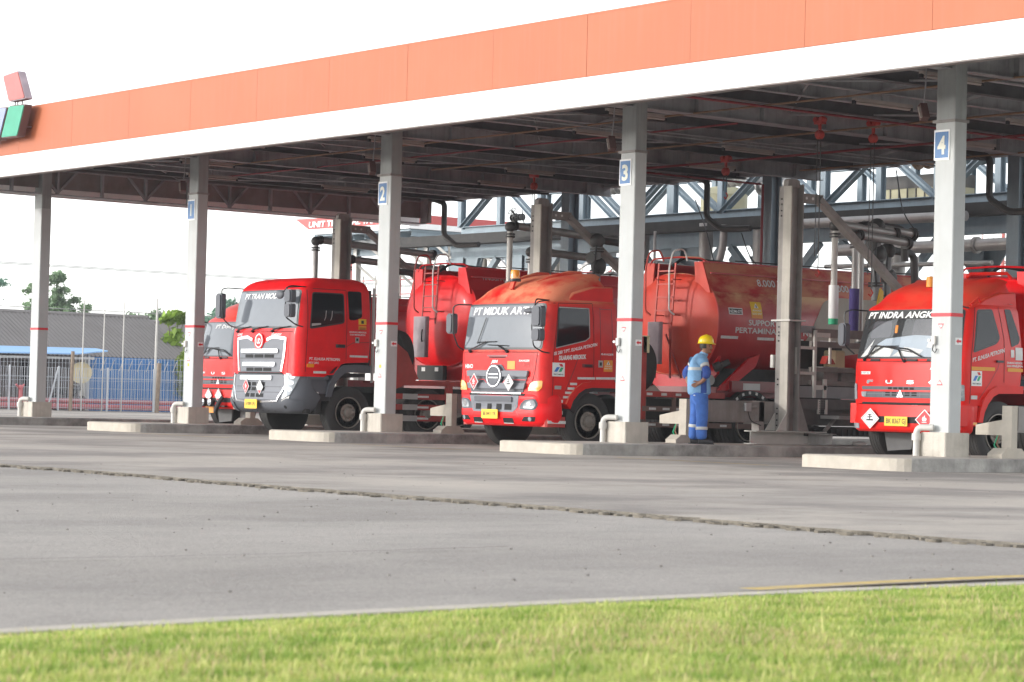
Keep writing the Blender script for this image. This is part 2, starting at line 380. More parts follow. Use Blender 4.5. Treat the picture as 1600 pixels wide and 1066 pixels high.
# ================================================================== SETTING
def gmat(name, base, light, dark, sc1, streaky=(1,1,1), bump=.5, stains=.5, fine=90):
    mt = bpy.data.materials.new(name); mt.use_nodes = True; n = mt.node_tree; L = n.links; b = n.nodes['Principled BSDF']
    b.inputs['Roughness'].default_value = .93; b.inputs['Specular IOR Level'].default_value = .25
    tc = n.nodes.new('ShaderNodeTexCoord')
    def noise(s, det, ro=.6, st=None):
        t = n.nodes.new('ShaderNodeTexNoise'); t.inputs['Scale'].default_value = s; t.inputs['Detail'].default_value = det; t.inputs['Roughness'].default_value = ro
        src = tc.outputs['Object']
        if st:
            mp = n.nodes.new('ShaderNodeMapping'); mp.inputs['Scale'].default_value = st; mp.inputs['Rotation'].default_value = (0,0,R(12)); L.new(src, mp.inputs[0]); src = mp.outputs[0]
        L.new(src, t.inputs['Vector']); return t.outputs['Fac']
    def rmp(f, lo, hi, k=1):
        r = n.nodes.new('ShaderNodeMapRange'); r.inputs['From Min'].default_value = lo; r.inputs['From Max'].default_value = hi; r.inputs['To Max'].default_value = k; L.new(f, r.inputs['Value']); return r.outputs[0]
    def mix(f, a, c):
        x = n.nodes.new('ShaderNodeMix'); x.data_type = 'RGBA'; L.new(f, x.inputs[0])
        for i, v in ((6, a), (7, c)):
            if isinstance(v, tuple): x.inputs[i].default_value = (*v, 1)
            else: L.new(v, x.inputs[i])
        return x.outputs[2]
    c = mix(rmp(noise(sc1, 5), .35, .65), base, light)
    c = mix(rmp(noise(.35, 8, .62, streaky), .46, .60, stains), c, dark)
    c = mix(rmp(noise(1.3, 8, .7, streaky), .55, .75, stains*.7), c, dark)
    c = mix(rmp(noise(7, 5, .75, streaky), .52, .70, .28), c, tuple(v*.66 for v in base))
    c = mix(rmp(noise(5.3, 5, .75, streaky), .55, .75, .3), c, tuple(min(1, v*1.15) for v in light))
    c = mix(rmp(noise(fine, 3, .7), .50, .78, .65), c, tuple(v*.35 for v in base))
    c = mix(rmp(noise(fine*.7+11, 3, .7), .56, .78, .5), c, tuple(min(1, v*1.7) for v in light))
    L.new(c, b.inputs['Base Color'])
    bp = n.nodes.new('ShaderNodeBump'); bp.inputs['Strength'].default_value = bump; bp.inputs['Distance'].default_value = .03
    L.new(noise(fine*.45, 5, .75), bp.inputs['Height']); L.new(bp.outputs[0], b.inputs['Normal'])
    return mt
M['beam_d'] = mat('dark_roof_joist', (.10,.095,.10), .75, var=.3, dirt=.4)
g_road = gmat('asphalt_road', (.395,.362,.33), (.46,.425,.39), (.275,.255,.235), .25, (1,.6,1), .9, .6, 60)
g_apron = gmat('concrete_apron', (.38,.345,.31), (.49,.44,.385), (.21,.19,.18), .3, (1,.7,1), .6, .75, 75)
g_earth = gmat('earth', (.24,.225,.205), (.30,.28,.25), (.16,.15,.13), .4, (1,1,1), .5, .4, 30)
def sheet(name, P, z, mt, thick=0):
    mb = MB(); mb.recalc = False
    mb.add([(x, y, z) for x, y in P], [tuple(range(len(P)))], mt)
    return mb.build(name, None, smooth=0, kind='structure')
sheet('ground', [(-900,-500),(600,-500),(600,1200),(-900,1200)], -0.09, g_earth)
# road, at the edge of the concrete apron a ragged lip
sheet('road', [(-120,-60),(44.6,-60),(44.6,-14.2),(-120,-14.2)], -0.028, g_road)
rr = random.Random(3)
edge = []
x = -60.0
while x < 60:
    edge.append((x, -14.5+.05*math.sin(x*.9)+rr.uniform(-.035,.035))); x += .16
mb = MB(); mb.recalc = False
n = len(edge)
V = [(a, b, .0) for a, b in edge] + [(a, 40.0, .0) for a, b in edge] + [(a, b-rr.uniform(.0,.05), -.05) for a, b in edge]
g_rub = mat('crumbled_joint', (.17,.15,.12), .95, var=.4, scale=7, dirt=.6, dcol=(.06,.05,.04), dscale=3, bump=.6)
mb.add(V, [(i, i+1, n+i+1, n+i) for i in range(n-1)], g_apron); mb.add(V, [(2*n+i, 2*n+i+1, i+1, i) for i in range(n-1)], g_rub); mb.build('apron', None, smooth=0, kind='structure')
# crumbled joint filler along the seam
mb = MB()
for i in range(0, n-1):
    a, b = edge[i]
    if a < 20 or a > 46: 
        if rr.random() < .5: continue
    for q in range(2 if a > 24 else 1):
        sx = rr.uniform(.02,.09); sy = rr.uniform(.02,.05); h = rr.uniform(.002,.010)
        cx0 = a+rr.uniform(0,.16); cy0 = b-rr.uniform(0,.14)
        P = [(cx0+sx*math.cos(t)*rr.uniform(.6,1), cy0+sy*math.sin(t)*rr.uniform(.6,1)) for t in (0,1.05,2.1,3.15,4.2,5.25)]
        mb.prism(P, -.03, -.016+h, g_rub)
mb.build('joint_rubble', None, smooth=0, kind='stuff', label='crumbled filler lying along the joint between road and concrete apron', category='rubble')
# small stones scattered on the road
mb = MB(); g_st = mat('loose_stone', (.20,.185,.17), .9, var=.3, scale=30)
for i in range(520):
    X = rr.uniform(26,43.3); Y = rr.uniform(-24,-14.8) if rr.random() < .75 else rr.uniform(-14.3,-3); zz = -.016 if Y < -14.5 else .0
    s_ = rr.choice([.003,.004,.005,.006,.009])
    k = len(mb.v); mb.ball((X, Y, zz+s_*.4), s_, g_st, 3, (1.3,1,.7))
mb.build('loose_gravel', None, smooth=0, kind='stuff', label='small loose stones scattered over the grey road surface', category='gravel')
# cracks / long joints in road
g_crk = mat('dark_joint', (.09,.08,.07), .95)
mb = MB(); mb.recalc = False
def crack(P, wd, z):
    pts = []
    for i in range(len(P)-1):
        a, b = Vector(P[i]), Vector(P[i+1]); k = max(2, int((b-a).length/.25))
        for t in range(k): q = a.lerp(b, t/k); pts.append((q.x+rr.uniform(-.02,.02), q.y+rr.uniform(-.02,.02)))
    pts.append(P[-1])
    mb.ribbon(pts, lambda a, b, o: Vector((a, b, z+o)), wd, g_crk, 0.002)
crack([(40.95,-22.5),(40.9,-19.4),(40.7,-18.0)], .014, -.014)
mb.build('road_crack', None, smooth=0, kind='structure')
# painted yellow line by the verge and faded yellow stop marks by the islands
mb = MB(); mb.recalc = False; m_yl = mat('worn_yellow_paint', (.50,.36,.12), .85, var=.2, scale=12, dirt=.7, dcol=(.3,.26,.2), dscale=8)
mb.ribbon([(43.60,-18.9),(43.48,-17.9),(43.42,-17.0),(43.44,-16.2),(43.45,-14.9)], lambda a, b, o: Vector((a, b, -.014+o)), .12, m_yl, .002)
mb.build('yellow_road_line', None, smooth=0, kind='structure')
for i, (a, b) in enumerate([(17.6,-2.3),(24.6,-2.2),(10.6,-2.4)]):
    mb = MB(); mb.recalc = False
    mb.ribbon([(a-1.6,b),(a+1.7,b)], lambda p, q, o: Vector((p, q, .002+o)), .10, m_yl, .002)
    mb.build('yellow_stop_line', None, smooth=0, kind='structure')
# verge kerb and lawn
VE = [(q_[0]+.22, q_[1]) for q_ in [(44.75,-26.5),(44.30,-24.2),(44.06,-22.8),(43.92,-21.6),(43.80,-20.3),(43.72,-18.9),(43.74,-17.2),(43.85,-15.5),(44.1,-13.0),(44.6,-9)]]
mb = MB(); 
for i in range(len(VE)-1):
    (a, b), (c, d) = VE[i], VE[i+1]
    mb.add([(a,b,-.04),(c,d,-.04),(c+.12,d,-.04),(a+.12,b,-.04),(a,b,.012),(c,d,.012),(c+.12,d,.012),(a+.12,b,.012)],
           [(0,3,2,1),(4,5,6,7),(0,1,5,4),(1,2,6,5),(2,3,7,6),(3,0,4,7)], M['conc_front'])
mb.build('verge_kerb', None, smooth=0, kind='structure')
g_soil = mat('lawn_soil', (.26,.33,.07), .95, var=.35, scale=9, dirt=.5, dcol=(.34,.27,.13), dscale=4)
mb = MB(); mb.recalc = False
nv = len(VE)
mb.add([(a+.12,b,.0) for a, b in VE]+[(a+.5,b,.015) for a, b in VE]+[(60,b,.02) for a, b in VE],
       [(i, i+nv, i+nv+1, i+1) for i in range(nv-1)]+[(i+nv, i+2*nv, i+2*nv+1, i+nv+1) for i in range(nv-1)], g_soil)
mb.build('lawn_ground', None, smooth=0, kind='structure')
# grass blades: one sheet of stuff
gm = bpy.data.materials.new('grass_blade'); gm.use_nodes = True; gn = gm.node_tree; gb = gn.nodes['Principled BSDF']
gb.inputs['Roughness'].default_value = .6; gb.inputs['Specular IOR Level'].default_value = .3
at = gn.nodes.new('ShaderNodeAttribute'); at.attribute_name = 'gc'; gn.links.new(at.outputs['Color'], gb.inputs['Base Color'])
tr = gn.nodes.new('ShaderNodeBsdfTranslucent'); gn.links.new(at.outputs['Color'], tr.inputs['Color'])
ms = gn.nodes.new('ShaderNodeMixShader'); ms.inputs[0].default_value = .4
gn.links.new(gb.outputs[0], ms.inputs[1]); gn.links.new(tr.outputs[0], ms.inputs[2]); gn.links.new(ms.outputs[0], gn.nodes['Material Output'].inputs[0])
rng = np.random.default_rng(5)
N = 380000
ax_ = np.array([p[0] for p in VE]); ay_ = np.array([p[1] for p in VE])
Y = rng.uniform(-25.2, -14.2, N); X = np.interp(Y, ay_, ax_)+.05+rng.uniform(0, 1, N)**1.0*5.2
# thin the blades by a clump field
cl = np.zeros(N)
for k in range(14):
    kx, ky = rng.normal(0, 2.6, 2); cl += np.sin(X*kx+Y*ky+rng.uniform(0, 6.28))
cl2 = np.zeros(N)
for k in range(10):
    kx, ky = rng.normal(0, 20, 2); cl2 += np.sin(X*kx+Y*ky+rng.uniform(0, 6.28))
# keep only what the camera can see plus a margin
P3 = np.stack([X, Y, np.full(N, .03)], 1)-np.array(CL); wz = P3@np.array(cf); px = P3@np.array(cr)/wz; py = P3@np.array(cu)/wz
keep = (wz > 1.5) & (np.abs(px) < .40) & (py > -.26)
X, Y, cl, cl2 = X[keep], Y[keep], cl[keep], cl2[keep]; N = len(X)
h = (.020+.006*cl/3+rng.gamma(2, .005, N)).clip(.010, .07)*np.where(rng.random(N) < .012, 1.8, 1)
edgef = np.clip((X-np.interp(Y, ay_, ax_)-.1)/.4, .45, 1); h *= edgef
ang = rng.uniform(0, 2*np.pi, N); lean = rng.uniform(.1, .9, N)*h; wd = rng.uniform(.0018, .0036, N)
dx, dy = np.cos(ang), np.sin(ang); sx, sy = -dy, dx
z0 = np.full(N, .0)+.014*np.clip((X-np.interp(Y, ay_, ax_)-.12)/.38, 0, 1)
V = np.zeros((N, 5, 3))
for j, (t, ww) in enumerate(((0, 1), (0, -1), (.55, -.8), (.55, .8), (1, 0))):
    V[:, j, 0] = X+dx*lean*t*t+sx*wd*ww; V[:, j, 1] = Y+dy*lean*t*t+sy*wd*ww; V[:, j, 2] = z0+h*t*(1-.25*t*lean/h)
me = bpy.data.meshes.new('grass')
me.vertices.add(N*5); me.vertices.foreach_set('co', V.ravel())
base = np.arange(N)*5
loops = np.stack([base, base+1, base+2, base+3, base+3, base+2, base+4], 1).ravel()
me.loops.add(N*7); me.loops.foreach_set('vertex_index', loops.astype(np.int32))
me.polygons.add(N*2)
ls = np.stack([np.arange(N)*7, np.arange(N)*7+4], 1).ravel(); me.polygons.foreach_set('loop_start', ls.astype(np.int32))
me.update(calc_edges=True); me.materials.append(gm)
ca = me.color_attributes.new('gc', 'FLOAT_COLOR', 'POINT')
tt = rng.random(N); base_c = np.array([.46, .54, .12]); yel = np.array([.72, .68, .30]); dk = np.array([.18, .33, .04]); dry = np.array([.62, .50, .28])
cc = base_c[None]*(1-tt[:, None])+yel[None]*tt[:, None]
mixd = np.clip(.45+cl2/5, 0, 1)[:, None]*.75; cc = cc*(1-mixd)+dk[None]*mixd
dm = (rng.random(N) < (.07+.22*(cl > 3)))[:, None]; cc = np.where(dm, dry[None], cc)
C4 = np.ones((N, 5, 4)); C4[:, :, :3] = cc[:, None, :]
ca.data.foreach_set('color', C4.ravel())
go = bpy.data.objects.new('grass', me); COL.objects.link(go); go['kind'] = 'stuff'; go['label'] = 'bright green lawn grass along the near road edge'; go['category'] = 'grass'

# ================================================================== ISLANDS (concrete kerbed islands under the columns)
def island(ix, label):
    x0, x1, y0, y1 = ix-.92, ix+1.12, -2.0, 16.0
    t = thing('concrete_island', label, 'traffic island', (ix, -2.0, 0), 'concrete islands under the canopy columns', world=True)
    P = rpoly([(x0,y0),(x1,y0),(x1,y1),(x0,y1)], [.22,.42,.2,.2], 6)
    h = .18
    ins = rpoly([(x0+.03,y0+.03),(x1-.03,y0+.03),(x1-.03,y1-.03),(x0+.03,y1-.03)], [.22,.4,.2,.2], 6)
    n_ = len(P); mb = MB()
    rj = random.Random(int(ix*10)+5)
    V = [(a, b, -.03) for a, b in P]+[(a, b, h-.016+rj.uniform(-.003,.003)) for a, b in P]+[(a, b, h) for a, b in ins]
    for lo in (0, n_):
        for i in range(n_):
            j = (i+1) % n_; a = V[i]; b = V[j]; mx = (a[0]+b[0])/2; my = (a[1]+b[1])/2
            # lit nose and shaded sides put into two concrete tones; sides also mottled
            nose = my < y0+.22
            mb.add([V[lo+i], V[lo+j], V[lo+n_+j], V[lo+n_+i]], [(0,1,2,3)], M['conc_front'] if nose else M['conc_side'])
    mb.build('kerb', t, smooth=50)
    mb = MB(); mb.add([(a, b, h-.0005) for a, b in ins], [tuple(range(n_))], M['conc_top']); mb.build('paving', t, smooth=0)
    return t
names = ['concrete island carrying the first, unnumbered column at the far left',
 'concrete island carrying the column numbered 1', 'concrete island carrying the column numbered 2',
 'concrete island on which the man in blue stands', 'concrete island carrying the column numbered 4, nearest of all']
for i in range(5): island(i*S, names[i])
# ================================================================== CANOPY
YF = -2.7
can = thing('loading_canopy', 'long flat loading bay canopy with orange and white fascia over the red tankers', 'canopy', (0, 0, 0), world=True)
X0, X1, YB = -.8, 35.0, 11.2
mb = MB()
# panels with seams
xs = [X0]; q = 3.86-2.34
k = 0
xs = [X0]+[1.75+2.325*i for i in range(15) if 1.75+2.325*i < X1]+[X1]
for a, b in zip(xs[:-1], xs[1:]):
    rq = random.Random(int(a*77)); mb.box(a+.003, b-.003, YF+rq.uniform(-.001,.001), YF+.06, 5.715, 6.645, M['fasc_or'])
mb.box(X0, X1, YF+.012, YF+.05, 5.72, 6.64, M['seam'])
mb.box(X0, X1, YF-.004, YF+.10, 6.645, 6.67, M['fasc_or'])
for yy in (YB,):
    mb.box(X0, X1, yy, yy+.06, 5.95, 6.6, M['fasc_or'])
mb.box(X0-.06, X0, YF, YB+.06, 5.72, 6.64, M['fasc_or']); mb.box(X1, X1+.06, YF, YB+.06, 5.72, 6.64, M['fasc_or'])
mb.build('orange_fascia', can, smooth=0)
mb = MB()
for a, b in zip(xs[:-1], xs[1:]): mb.box(a+.004, b-.004, YF-.012, YF+.06, 5.275, 5.705, M['fasc_wh'])
mb.box(X0-.072, X0-.062, YF, YB, 5.27, 5.70, M['fasc_wh']); mb.box(X0, X1, YF+.005, YF+.05, 5.28, 5.70, M['seam'])
mb.box(X0, X1, YF-.01, YF+.16, 5.255, 5.272, M['gird'])
mb.build('white_fascia', can, smooth=0)
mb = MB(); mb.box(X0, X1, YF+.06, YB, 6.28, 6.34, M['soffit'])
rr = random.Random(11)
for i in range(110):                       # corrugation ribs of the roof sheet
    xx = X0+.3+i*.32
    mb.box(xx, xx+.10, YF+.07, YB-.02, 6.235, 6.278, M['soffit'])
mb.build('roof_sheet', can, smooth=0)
for i in range(6):                          # main girders over the columns
    gx = i*S if i < 6 else X1
    if gx > X1: continue
    mb = MB()
    if i == 0:
        mb.box(-.03, .0, YF+.12, 10.6, 5.40, 6.2, M['gird']); 
        mb.box(-.14, .14, YF+.1, 10.7, 5.25, 5.275, M['beam']); mb.box(-.14, .14, YF+.1, 10.7, 5.80, 5.83, M['beam'])
        for kk in range(12):
            yy = YF+.7+kk*1.15
            mb.box(.0, .10, yy, yy+.05, 5.28, 5.82, M['beam'])
            if kk % 2 == 0:
                mb.bar((.07, yy+.02, 5.30), (.07, yy-.45, 5.80), .05, .05, M['beam']); mb.bar((.07, yy+.02, 5.30), (.07, yy+.5, 5.80), .05, .05, M['beam'])
        mb.box(-.03,.35, 10.62, 10.70, 5.27, 6.25, M['gird']); mb.box(.0,.3, 10.60, 10.615, 5.30, 5.9, M['beam'])
    else:
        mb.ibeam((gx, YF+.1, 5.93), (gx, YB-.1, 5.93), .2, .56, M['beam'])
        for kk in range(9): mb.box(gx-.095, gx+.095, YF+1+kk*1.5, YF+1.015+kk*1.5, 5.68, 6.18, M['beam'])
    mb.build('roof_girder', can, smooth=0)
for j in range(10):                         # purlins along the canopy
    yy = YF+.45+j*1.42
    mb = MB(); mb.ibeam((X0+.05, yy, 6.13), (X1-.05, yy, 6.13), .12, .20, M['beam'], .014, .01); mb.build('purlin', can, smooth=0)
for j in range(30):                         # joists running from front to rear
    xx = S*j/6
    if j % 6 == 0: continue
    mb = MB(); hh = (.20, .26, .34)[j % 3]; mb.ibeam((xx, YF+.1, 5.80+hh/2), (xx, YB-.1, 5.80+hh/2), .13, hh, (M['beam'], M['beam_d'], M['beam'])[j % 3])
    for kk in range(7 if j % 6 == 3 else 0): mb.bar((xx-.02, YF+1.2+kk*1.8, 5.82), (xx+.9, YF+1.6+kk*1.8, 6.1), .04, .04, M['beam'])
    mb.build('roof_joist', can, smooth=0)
mb = MB(); mb.box(X0, X1, 10.9, 11.0, 5.86, 6.28, M['beam']); mb.box(X0, X1, 10.82, 11.08, 5.84, 5.862, M['beam'])
for kk in range(30): mb.box(X0+.6+kk*1.16, X0+.63+kk*1.16, 10.82, 10.9, 5.87, 6.2, M['beam'])
mb.build('rear_edge_beam', can, smooth=0)
# bracing rods, conduits
mb = MB()
for j in range(5):
    a = j*S
    mb.tube([(a+.1,-2.2,5.86),(a+S-.1,3.4,5.86)], .02, M['beam'], 6); mb.tube([(a+.1,3.4,5.84),(a+S-.1,9.6,5.84)], .02, M['beam'], 6)
    mb.tube([(a+S-.1,-2.2,5.88),(a+.1,3.4,5.88)], .02, M['beam'], 6)
mb.build('roof_bracing', can)
for (pts, r, mm) in (([(3,-1.5,5.66),(34,-1.5,5.66)], .02, 'redpipe'), ([(6,1.2,5.66),(34,1.2,5.66)], .018, 'orpipe'), ([(9,4.4,5.64),(34,4.4,5.64)], .02, 'orpipe'),
                     ([(12.4,6.8,5.62),(34,6.8,5.62)], .025, 'redpipe'), ([(15,9.3,5.66),(34,9.3,5.66)], .018, 'orpipe'), ([(2,2.9,5.70),(20,2.9,5.70)], .018, 'redpipe'),
                     ([(22.6,-2,5.62),(22.6,10.5,5.62)], .022, 'redpipe'), ([(12.4,10.7,5.62),(12.4,6.8,5.62)], .025, 'redpipe'), ([(12.4,10.75,5.62),(12.4,10.75,3.0)], .03, 'redpipe'),
                     ([(18.0,-2,5.64),(18.0,10.5,5.64)], .018, 'beam'), ([(30,-2,5.62),(30,10.5,5.62)], .02, 'pipe')):
    MB().tube(pts, r, M[mm], 6).build('conduit', can)
# columns -----------------------------------------------------------------
def column(i):
    cx_ = i*S; mb = MB(); x0, x1, y0, y1 = cx_-.185, cx_+.185, -.125, .125
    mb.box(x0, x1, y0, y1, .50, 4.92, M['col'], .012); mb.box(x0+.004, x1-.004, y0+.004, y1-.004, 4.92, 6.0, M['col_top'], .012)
    mb.box(x0-.006, x1+.006, y0-.006, y1+.006, 2.155, 2.205, M['sred'], .012)
    if i > 0:
        mb.box(x0-.03, x1+.02, y0-.03, y1+.02, 4.90, 4.94, M['steel'])
        # stickers: red outline triangles, arrow, small yellow mark
        fr = plane((cx_, y0, 0), (1,0,0), (0,0,1)); sd = plane((x1, 0, 0), (0,1,0), (0,0,1))
        for zc, sg in ((2.02,-1),(1.22 if i > 1 else 1.5,1)):
            P = [(-.055,zc-.035*sg),(.055,zc-.035*sg),(.0,zc+.04*sg)]
            if sg < 0: P = P[::-1]
            mb.patch(P, fr, M['sred'], .004, .002, 9, 9)
            Q = [(a*.62, zc+(b-zc)*.55) for a, b in P]; mb.patch(Q, fr, M['white'], .006, .002, 9, 9)
        if i < 3: mb.patch([(-.03,1.36),(.03,1.36),(.03,1.42),(-.03,1.42)], fr, M['yellow'], .004, .002, 9, 9)
        mb.patch(rect(-.03,.105,1.76,1.86), sd, M['white'], .004, .002, 9, 9)
        mb.patch([(-.015,1.81),(.03,1.775),(.03,1.795),(.09,1.795),(.09,1.825),(.03,1.825),(.03,1.845)], sd, M['sred'], .006, .002, 9, 9)
    o = mb.build('column', can, smooth=0, label='front column numbered %d' % i if i else 'front column without a number, at the far left')
    mb = MB(); mb.box(cx_-.235, cx_+.235, -.24, .26, .17, .52, M['conc'], .015)
    mb.box(cx_-.36, cx_-.235, -.22, .0, .17, .40, M['conc_front'], .01)
    mb.build('pedestal', o, smooth=0)
    mb = MB(); mb.tube([(cx_-.20,-.18,.60),(cx_-.20,-.33,.60),(cx_-.20,-.33,.17)] if False else [(cx_-.05,-.18,.585),(cx_-.27,-.29,.585),(cx_-.27,-.29,.17)], .047, M['pipe_w'], 12, fillet=.10)
    mb.lathe([(.066,0),(.066,.10)], (cx_-.27,-.29,.40), (0,0,1), M['pipe_w'], 14)
    mb.build('drain_pipe', o)
    if i:
        mb = MB(); fr = plane((cx_-.02, y0, 0), (1,0,0), (0,0,1))
        mb.patch(rect(-.175,.115,4.37,4.80), fr, M['white'], .012, .01, 9, 9)
        mb.patch(rect(-.155,.095,4.40,4.77), fr, M['sblue2'] if 'sblue2' in M else M['sblue'], .015, .002, 9, 9)
        mb.text(str(i), fr, -.03, 4.46, .25, M['numw'], .035 if i > 1 else .01, align='c', off=.019, wd=(.15 if i > 1 else None))
        mb.build('number_sign', o, smooth=0, label='blue number sign reading %d' % i)
        mb = MB(); mb.box(cx_-.15, cx_-.07, y0-.05, y0-.004, 1.76, 1.88, M['pipe_w'], .008)
        mb.tube([(cx_-.11,y0-.03,1.76),(cx_-.11,y0-.05,1.68),(cx_-.07,y0-.04,1.64),(cx_-.05,y0-.02,1.70)], .008, M['black'], 6)
        mb.lathe([(.022,0),(.022,.03)], (cx_-.18,y0-.03,1.82), (0,-1,0), M['white'], 10)
        mb.build('switch_box', o)
M['sblue2'] = mat('faded_sign_blue', (.055,.16,.36), .5, var=.08, dirt=.15, dcol=(.3,.4,.55))
M['numw'] = mat('faded_sign_white', (.66,.66,.56), .6, var=.05)
for i in range(5): column(i)
for i in range(1, 6):
    cx_ = i*S-1.35; mb = MB(); mb.ibeam((cx_, 11, 0.0), (cx_, 11, 6.2), .3, .3, M['rack'], .02, .016)
    mb.box(cx_-.14, cx_+.14, 10.87, 11.13, 3.6, 3.63, M['rack']); mb.build('rear_column', can, smooth=0)
# rainwater pipe from the roof corner
for (xx, yy) in ((.9,10.6),(11.9-1.0,10.4),(20.2-1.0,10.2)):
    MB().tube([(xx-.5,yy,5.9),(xx,yy+.1,5.75),(xx,yy+.1,4.95),(xx+.45,yy+.15,4.68),(xx+1.2,yy+.3,4.68)], .07, M['pipe_dk'], 8, fillet=.12).build('gutter_pipe', can)
# tube lights hanging under the roof (all alike)
def tube_light():
    t = thing('tube_light', 'dusty fluorescent tube light fixed under the dark canopy roof', 'light', (0,0,0), 'tube lights under the canopy')
    mb = MB(); mb.box(-.05,.05,-.65,.65,.02,.07,M['tube'],.01); mb.box(-.015,.015,-.02,.02,.07,.30,M['beam']); mb.build('housing', t, smooth=0)
    mb = MB(); mb.tube([(0,-.62,0),(0,.62,0)], .022, M['tube'], 8); mb.box(-.03,.03,-.66,-.62,-.03,.03,M['black']); mb.box(-.03,.03,.62,.66,-.03,.03,M['black']); mb.build('tube', t)
    return t
tl0 = None
TLP = [(3.4,-1.2),(3.4,2.4),(3.4,6.0),(10.3,-1.2),(10.3,2.4),(10.3,6.0),(17.2,-1.4),(17.2,2.2),(17.2,5.8),(24.1,-1.4),(24.1,2.2),(24.1,5.8),
       (6.2,.6),(13.1,.6),(20.0,.6),(27.0,.6),(14.3,7.5),(21.2,7.5),(7.4,7.5),(30.6,-1.0),(30.6,3.0)]
for (a, b) in TLP:
    if tl0 is None: tl0 = tube_light(); c = tl0
    else: c = copy_tree(tl0)
    c.location = (a, b, 5.62)
# floodlights near the column heads
fl0 = None
fll = ['small rusty floodlight hanging beside the head of column 1','small rusty floodlight hanging beside the head of column 2','small rusty floodlight hanging beside the head of column 3','small rusty floodlight hanging beside the head of column 4']
for i in range(1, 5):
    if fl0 is None:
        fl0 = thing('floodlight', '', 'light', (0,0,0), 'floodlights beside the column heads')
        mb = MB(); mb.bar((-.04,0,.13),(.06,-.04,-.08),.11,.12,M['rust']); mb.bar((-.02,-.05,.10),(.07,-.09,-.06),.09,.02,M['tube']); mb.build('lamp_head', fl0, smooth=0)
        mb = MB(); mb.tube([(0,0,.15),(0,.02,.35),(0,.05,.9)], .012, M['beam'], 6); mb.build('hanger', fl0)
        c = fl0
    else: c = copy_tree(fl0)
    c.location = (i*S-.42, -.12, 5.05); c['label'] = fll[i-1]
# red chain hoists hanging from the roof
hl = ['red hoist under the roof left of the column numbered 3', 'red hoist high under the roof, middle one near the pipe truss', 'red hoist left of the pair near the column numbered 4', 'red hoist right of the pair nearest the column numbered 4']
def hoist(pos, chain, label):
    t = thing('chain_hoist', label, 'hoist', pos, 'red hoists under the canopy')
    mb = MB(); mb.box(-.10,.10,-.05,.05,.10,.16,M['hoist']); mb.lathe([(.045,-.06),(.055,-.03),(.055,.03),(.045,.06)], (-.07,0,.18), (0,1,0), M['hoist'], 16)
    mb.lathe([(.045,-.06),(.055,-.03),(.055,.03),(.045,.06)], (.07,0,.18), (0,1,0), M['hoist'], 16); mb.build('trolley', t)
    mb = MB(); mb.lathe([(.05,-.07),(.08,-.04),(.08,.04),(.05,.07)], (0,0,-.08), (.3,1,0), M['hoist'], 18); mb.box(-.02,.02,-.02,.02,.0,.12,M['hoist']); mb.build('hoist_body', t)
    mb = MB(); mb.tube([(.03,0,-.1),(.03,0,-.1-chain)], .010, M['pipe_dk'], 5); mb.tube([(-.05,0,-.1),(-.06,0,-.1-chain*.9)], .008, M['pipe_dk'], 5)
    mb.tube([(.03,0,-.1-chain),(.07,0,-.16-chain),(.02,0,-.22-chain),(-.03,0,-.18-chain)], .014, M['hoist'], 6); mb.build('chain', t)
hoist((9.7,6.6,5.50), .9, hl[0]); hoist((15.5,6.8,5.50), .4, hl[1]); hoist((21.0,3.9,5.60), 2.3, hl[2]); hoist((21.3,4.9,5.60), 2.6, hl[3])
# shell-like sign boxes on the left fascia: three coloured tilted panels
sg = thing('roof_emblem', 'emblem of pink, green and pale blue slanted sign boxes on the left of the fascia', 'sign', (4.3,-3.0,6.3), world=True)
def signbox(P, face, edge_, nm, y=-3.0, th=.16):
    mp = lambda a, b, o: Vector((a, y-o, b))
    mb = MB(); P = rpoly(P, .05, 3); mb.prism(P, -th, 0, edge_, mp)
    c = (sum(p[0] for p in P)/len(P), sum(p[1] for p in P)/len(P)); Q = [(c[0]+(a-c[0])*.94, c[1]+(b-c[1])*.94) for a, b in P]
    mb.prism(Q, 0.001, .02, face, mp); mb.build(nm, sg, smooth=0)
signbox([(4.24,6.80),(4.87,6.79),(4.60,7.42),(3.90,7.36)], M['pink'], M['rust_pk'], 'pink_box') if False else signbox([(4.18,6.76),(4.93,6.77),(4.56,7.38),(3.87,7.33)], M['pink'], M['rust_pk'], 'pink_box')
signbox([(3.87,6.02),(4.62,6.01),(4.92,6.66),(4.20,6.68)], M['teal'], M['rust'], 'green_box')
signbox([(2.9,5.95),(3.80,6.0),(4.13,6.66),(3.2,6.70)], M['lav'], M['rust'], 'blue_box')
mb = MB()
for a in (4.42,4.62,4.3): mb.tube([(a,-2.92,6.60),(a,-2.92,6.85)], .015, M['rust'], 6)
mb.box(4.2,4.25,-2.9,-2.6,6.2,6.25,M['rust']); mb.box(4.6,4.65,-2.9,-2.6,6.2,6.25,M['rust']); mb.build('bracket', sg)
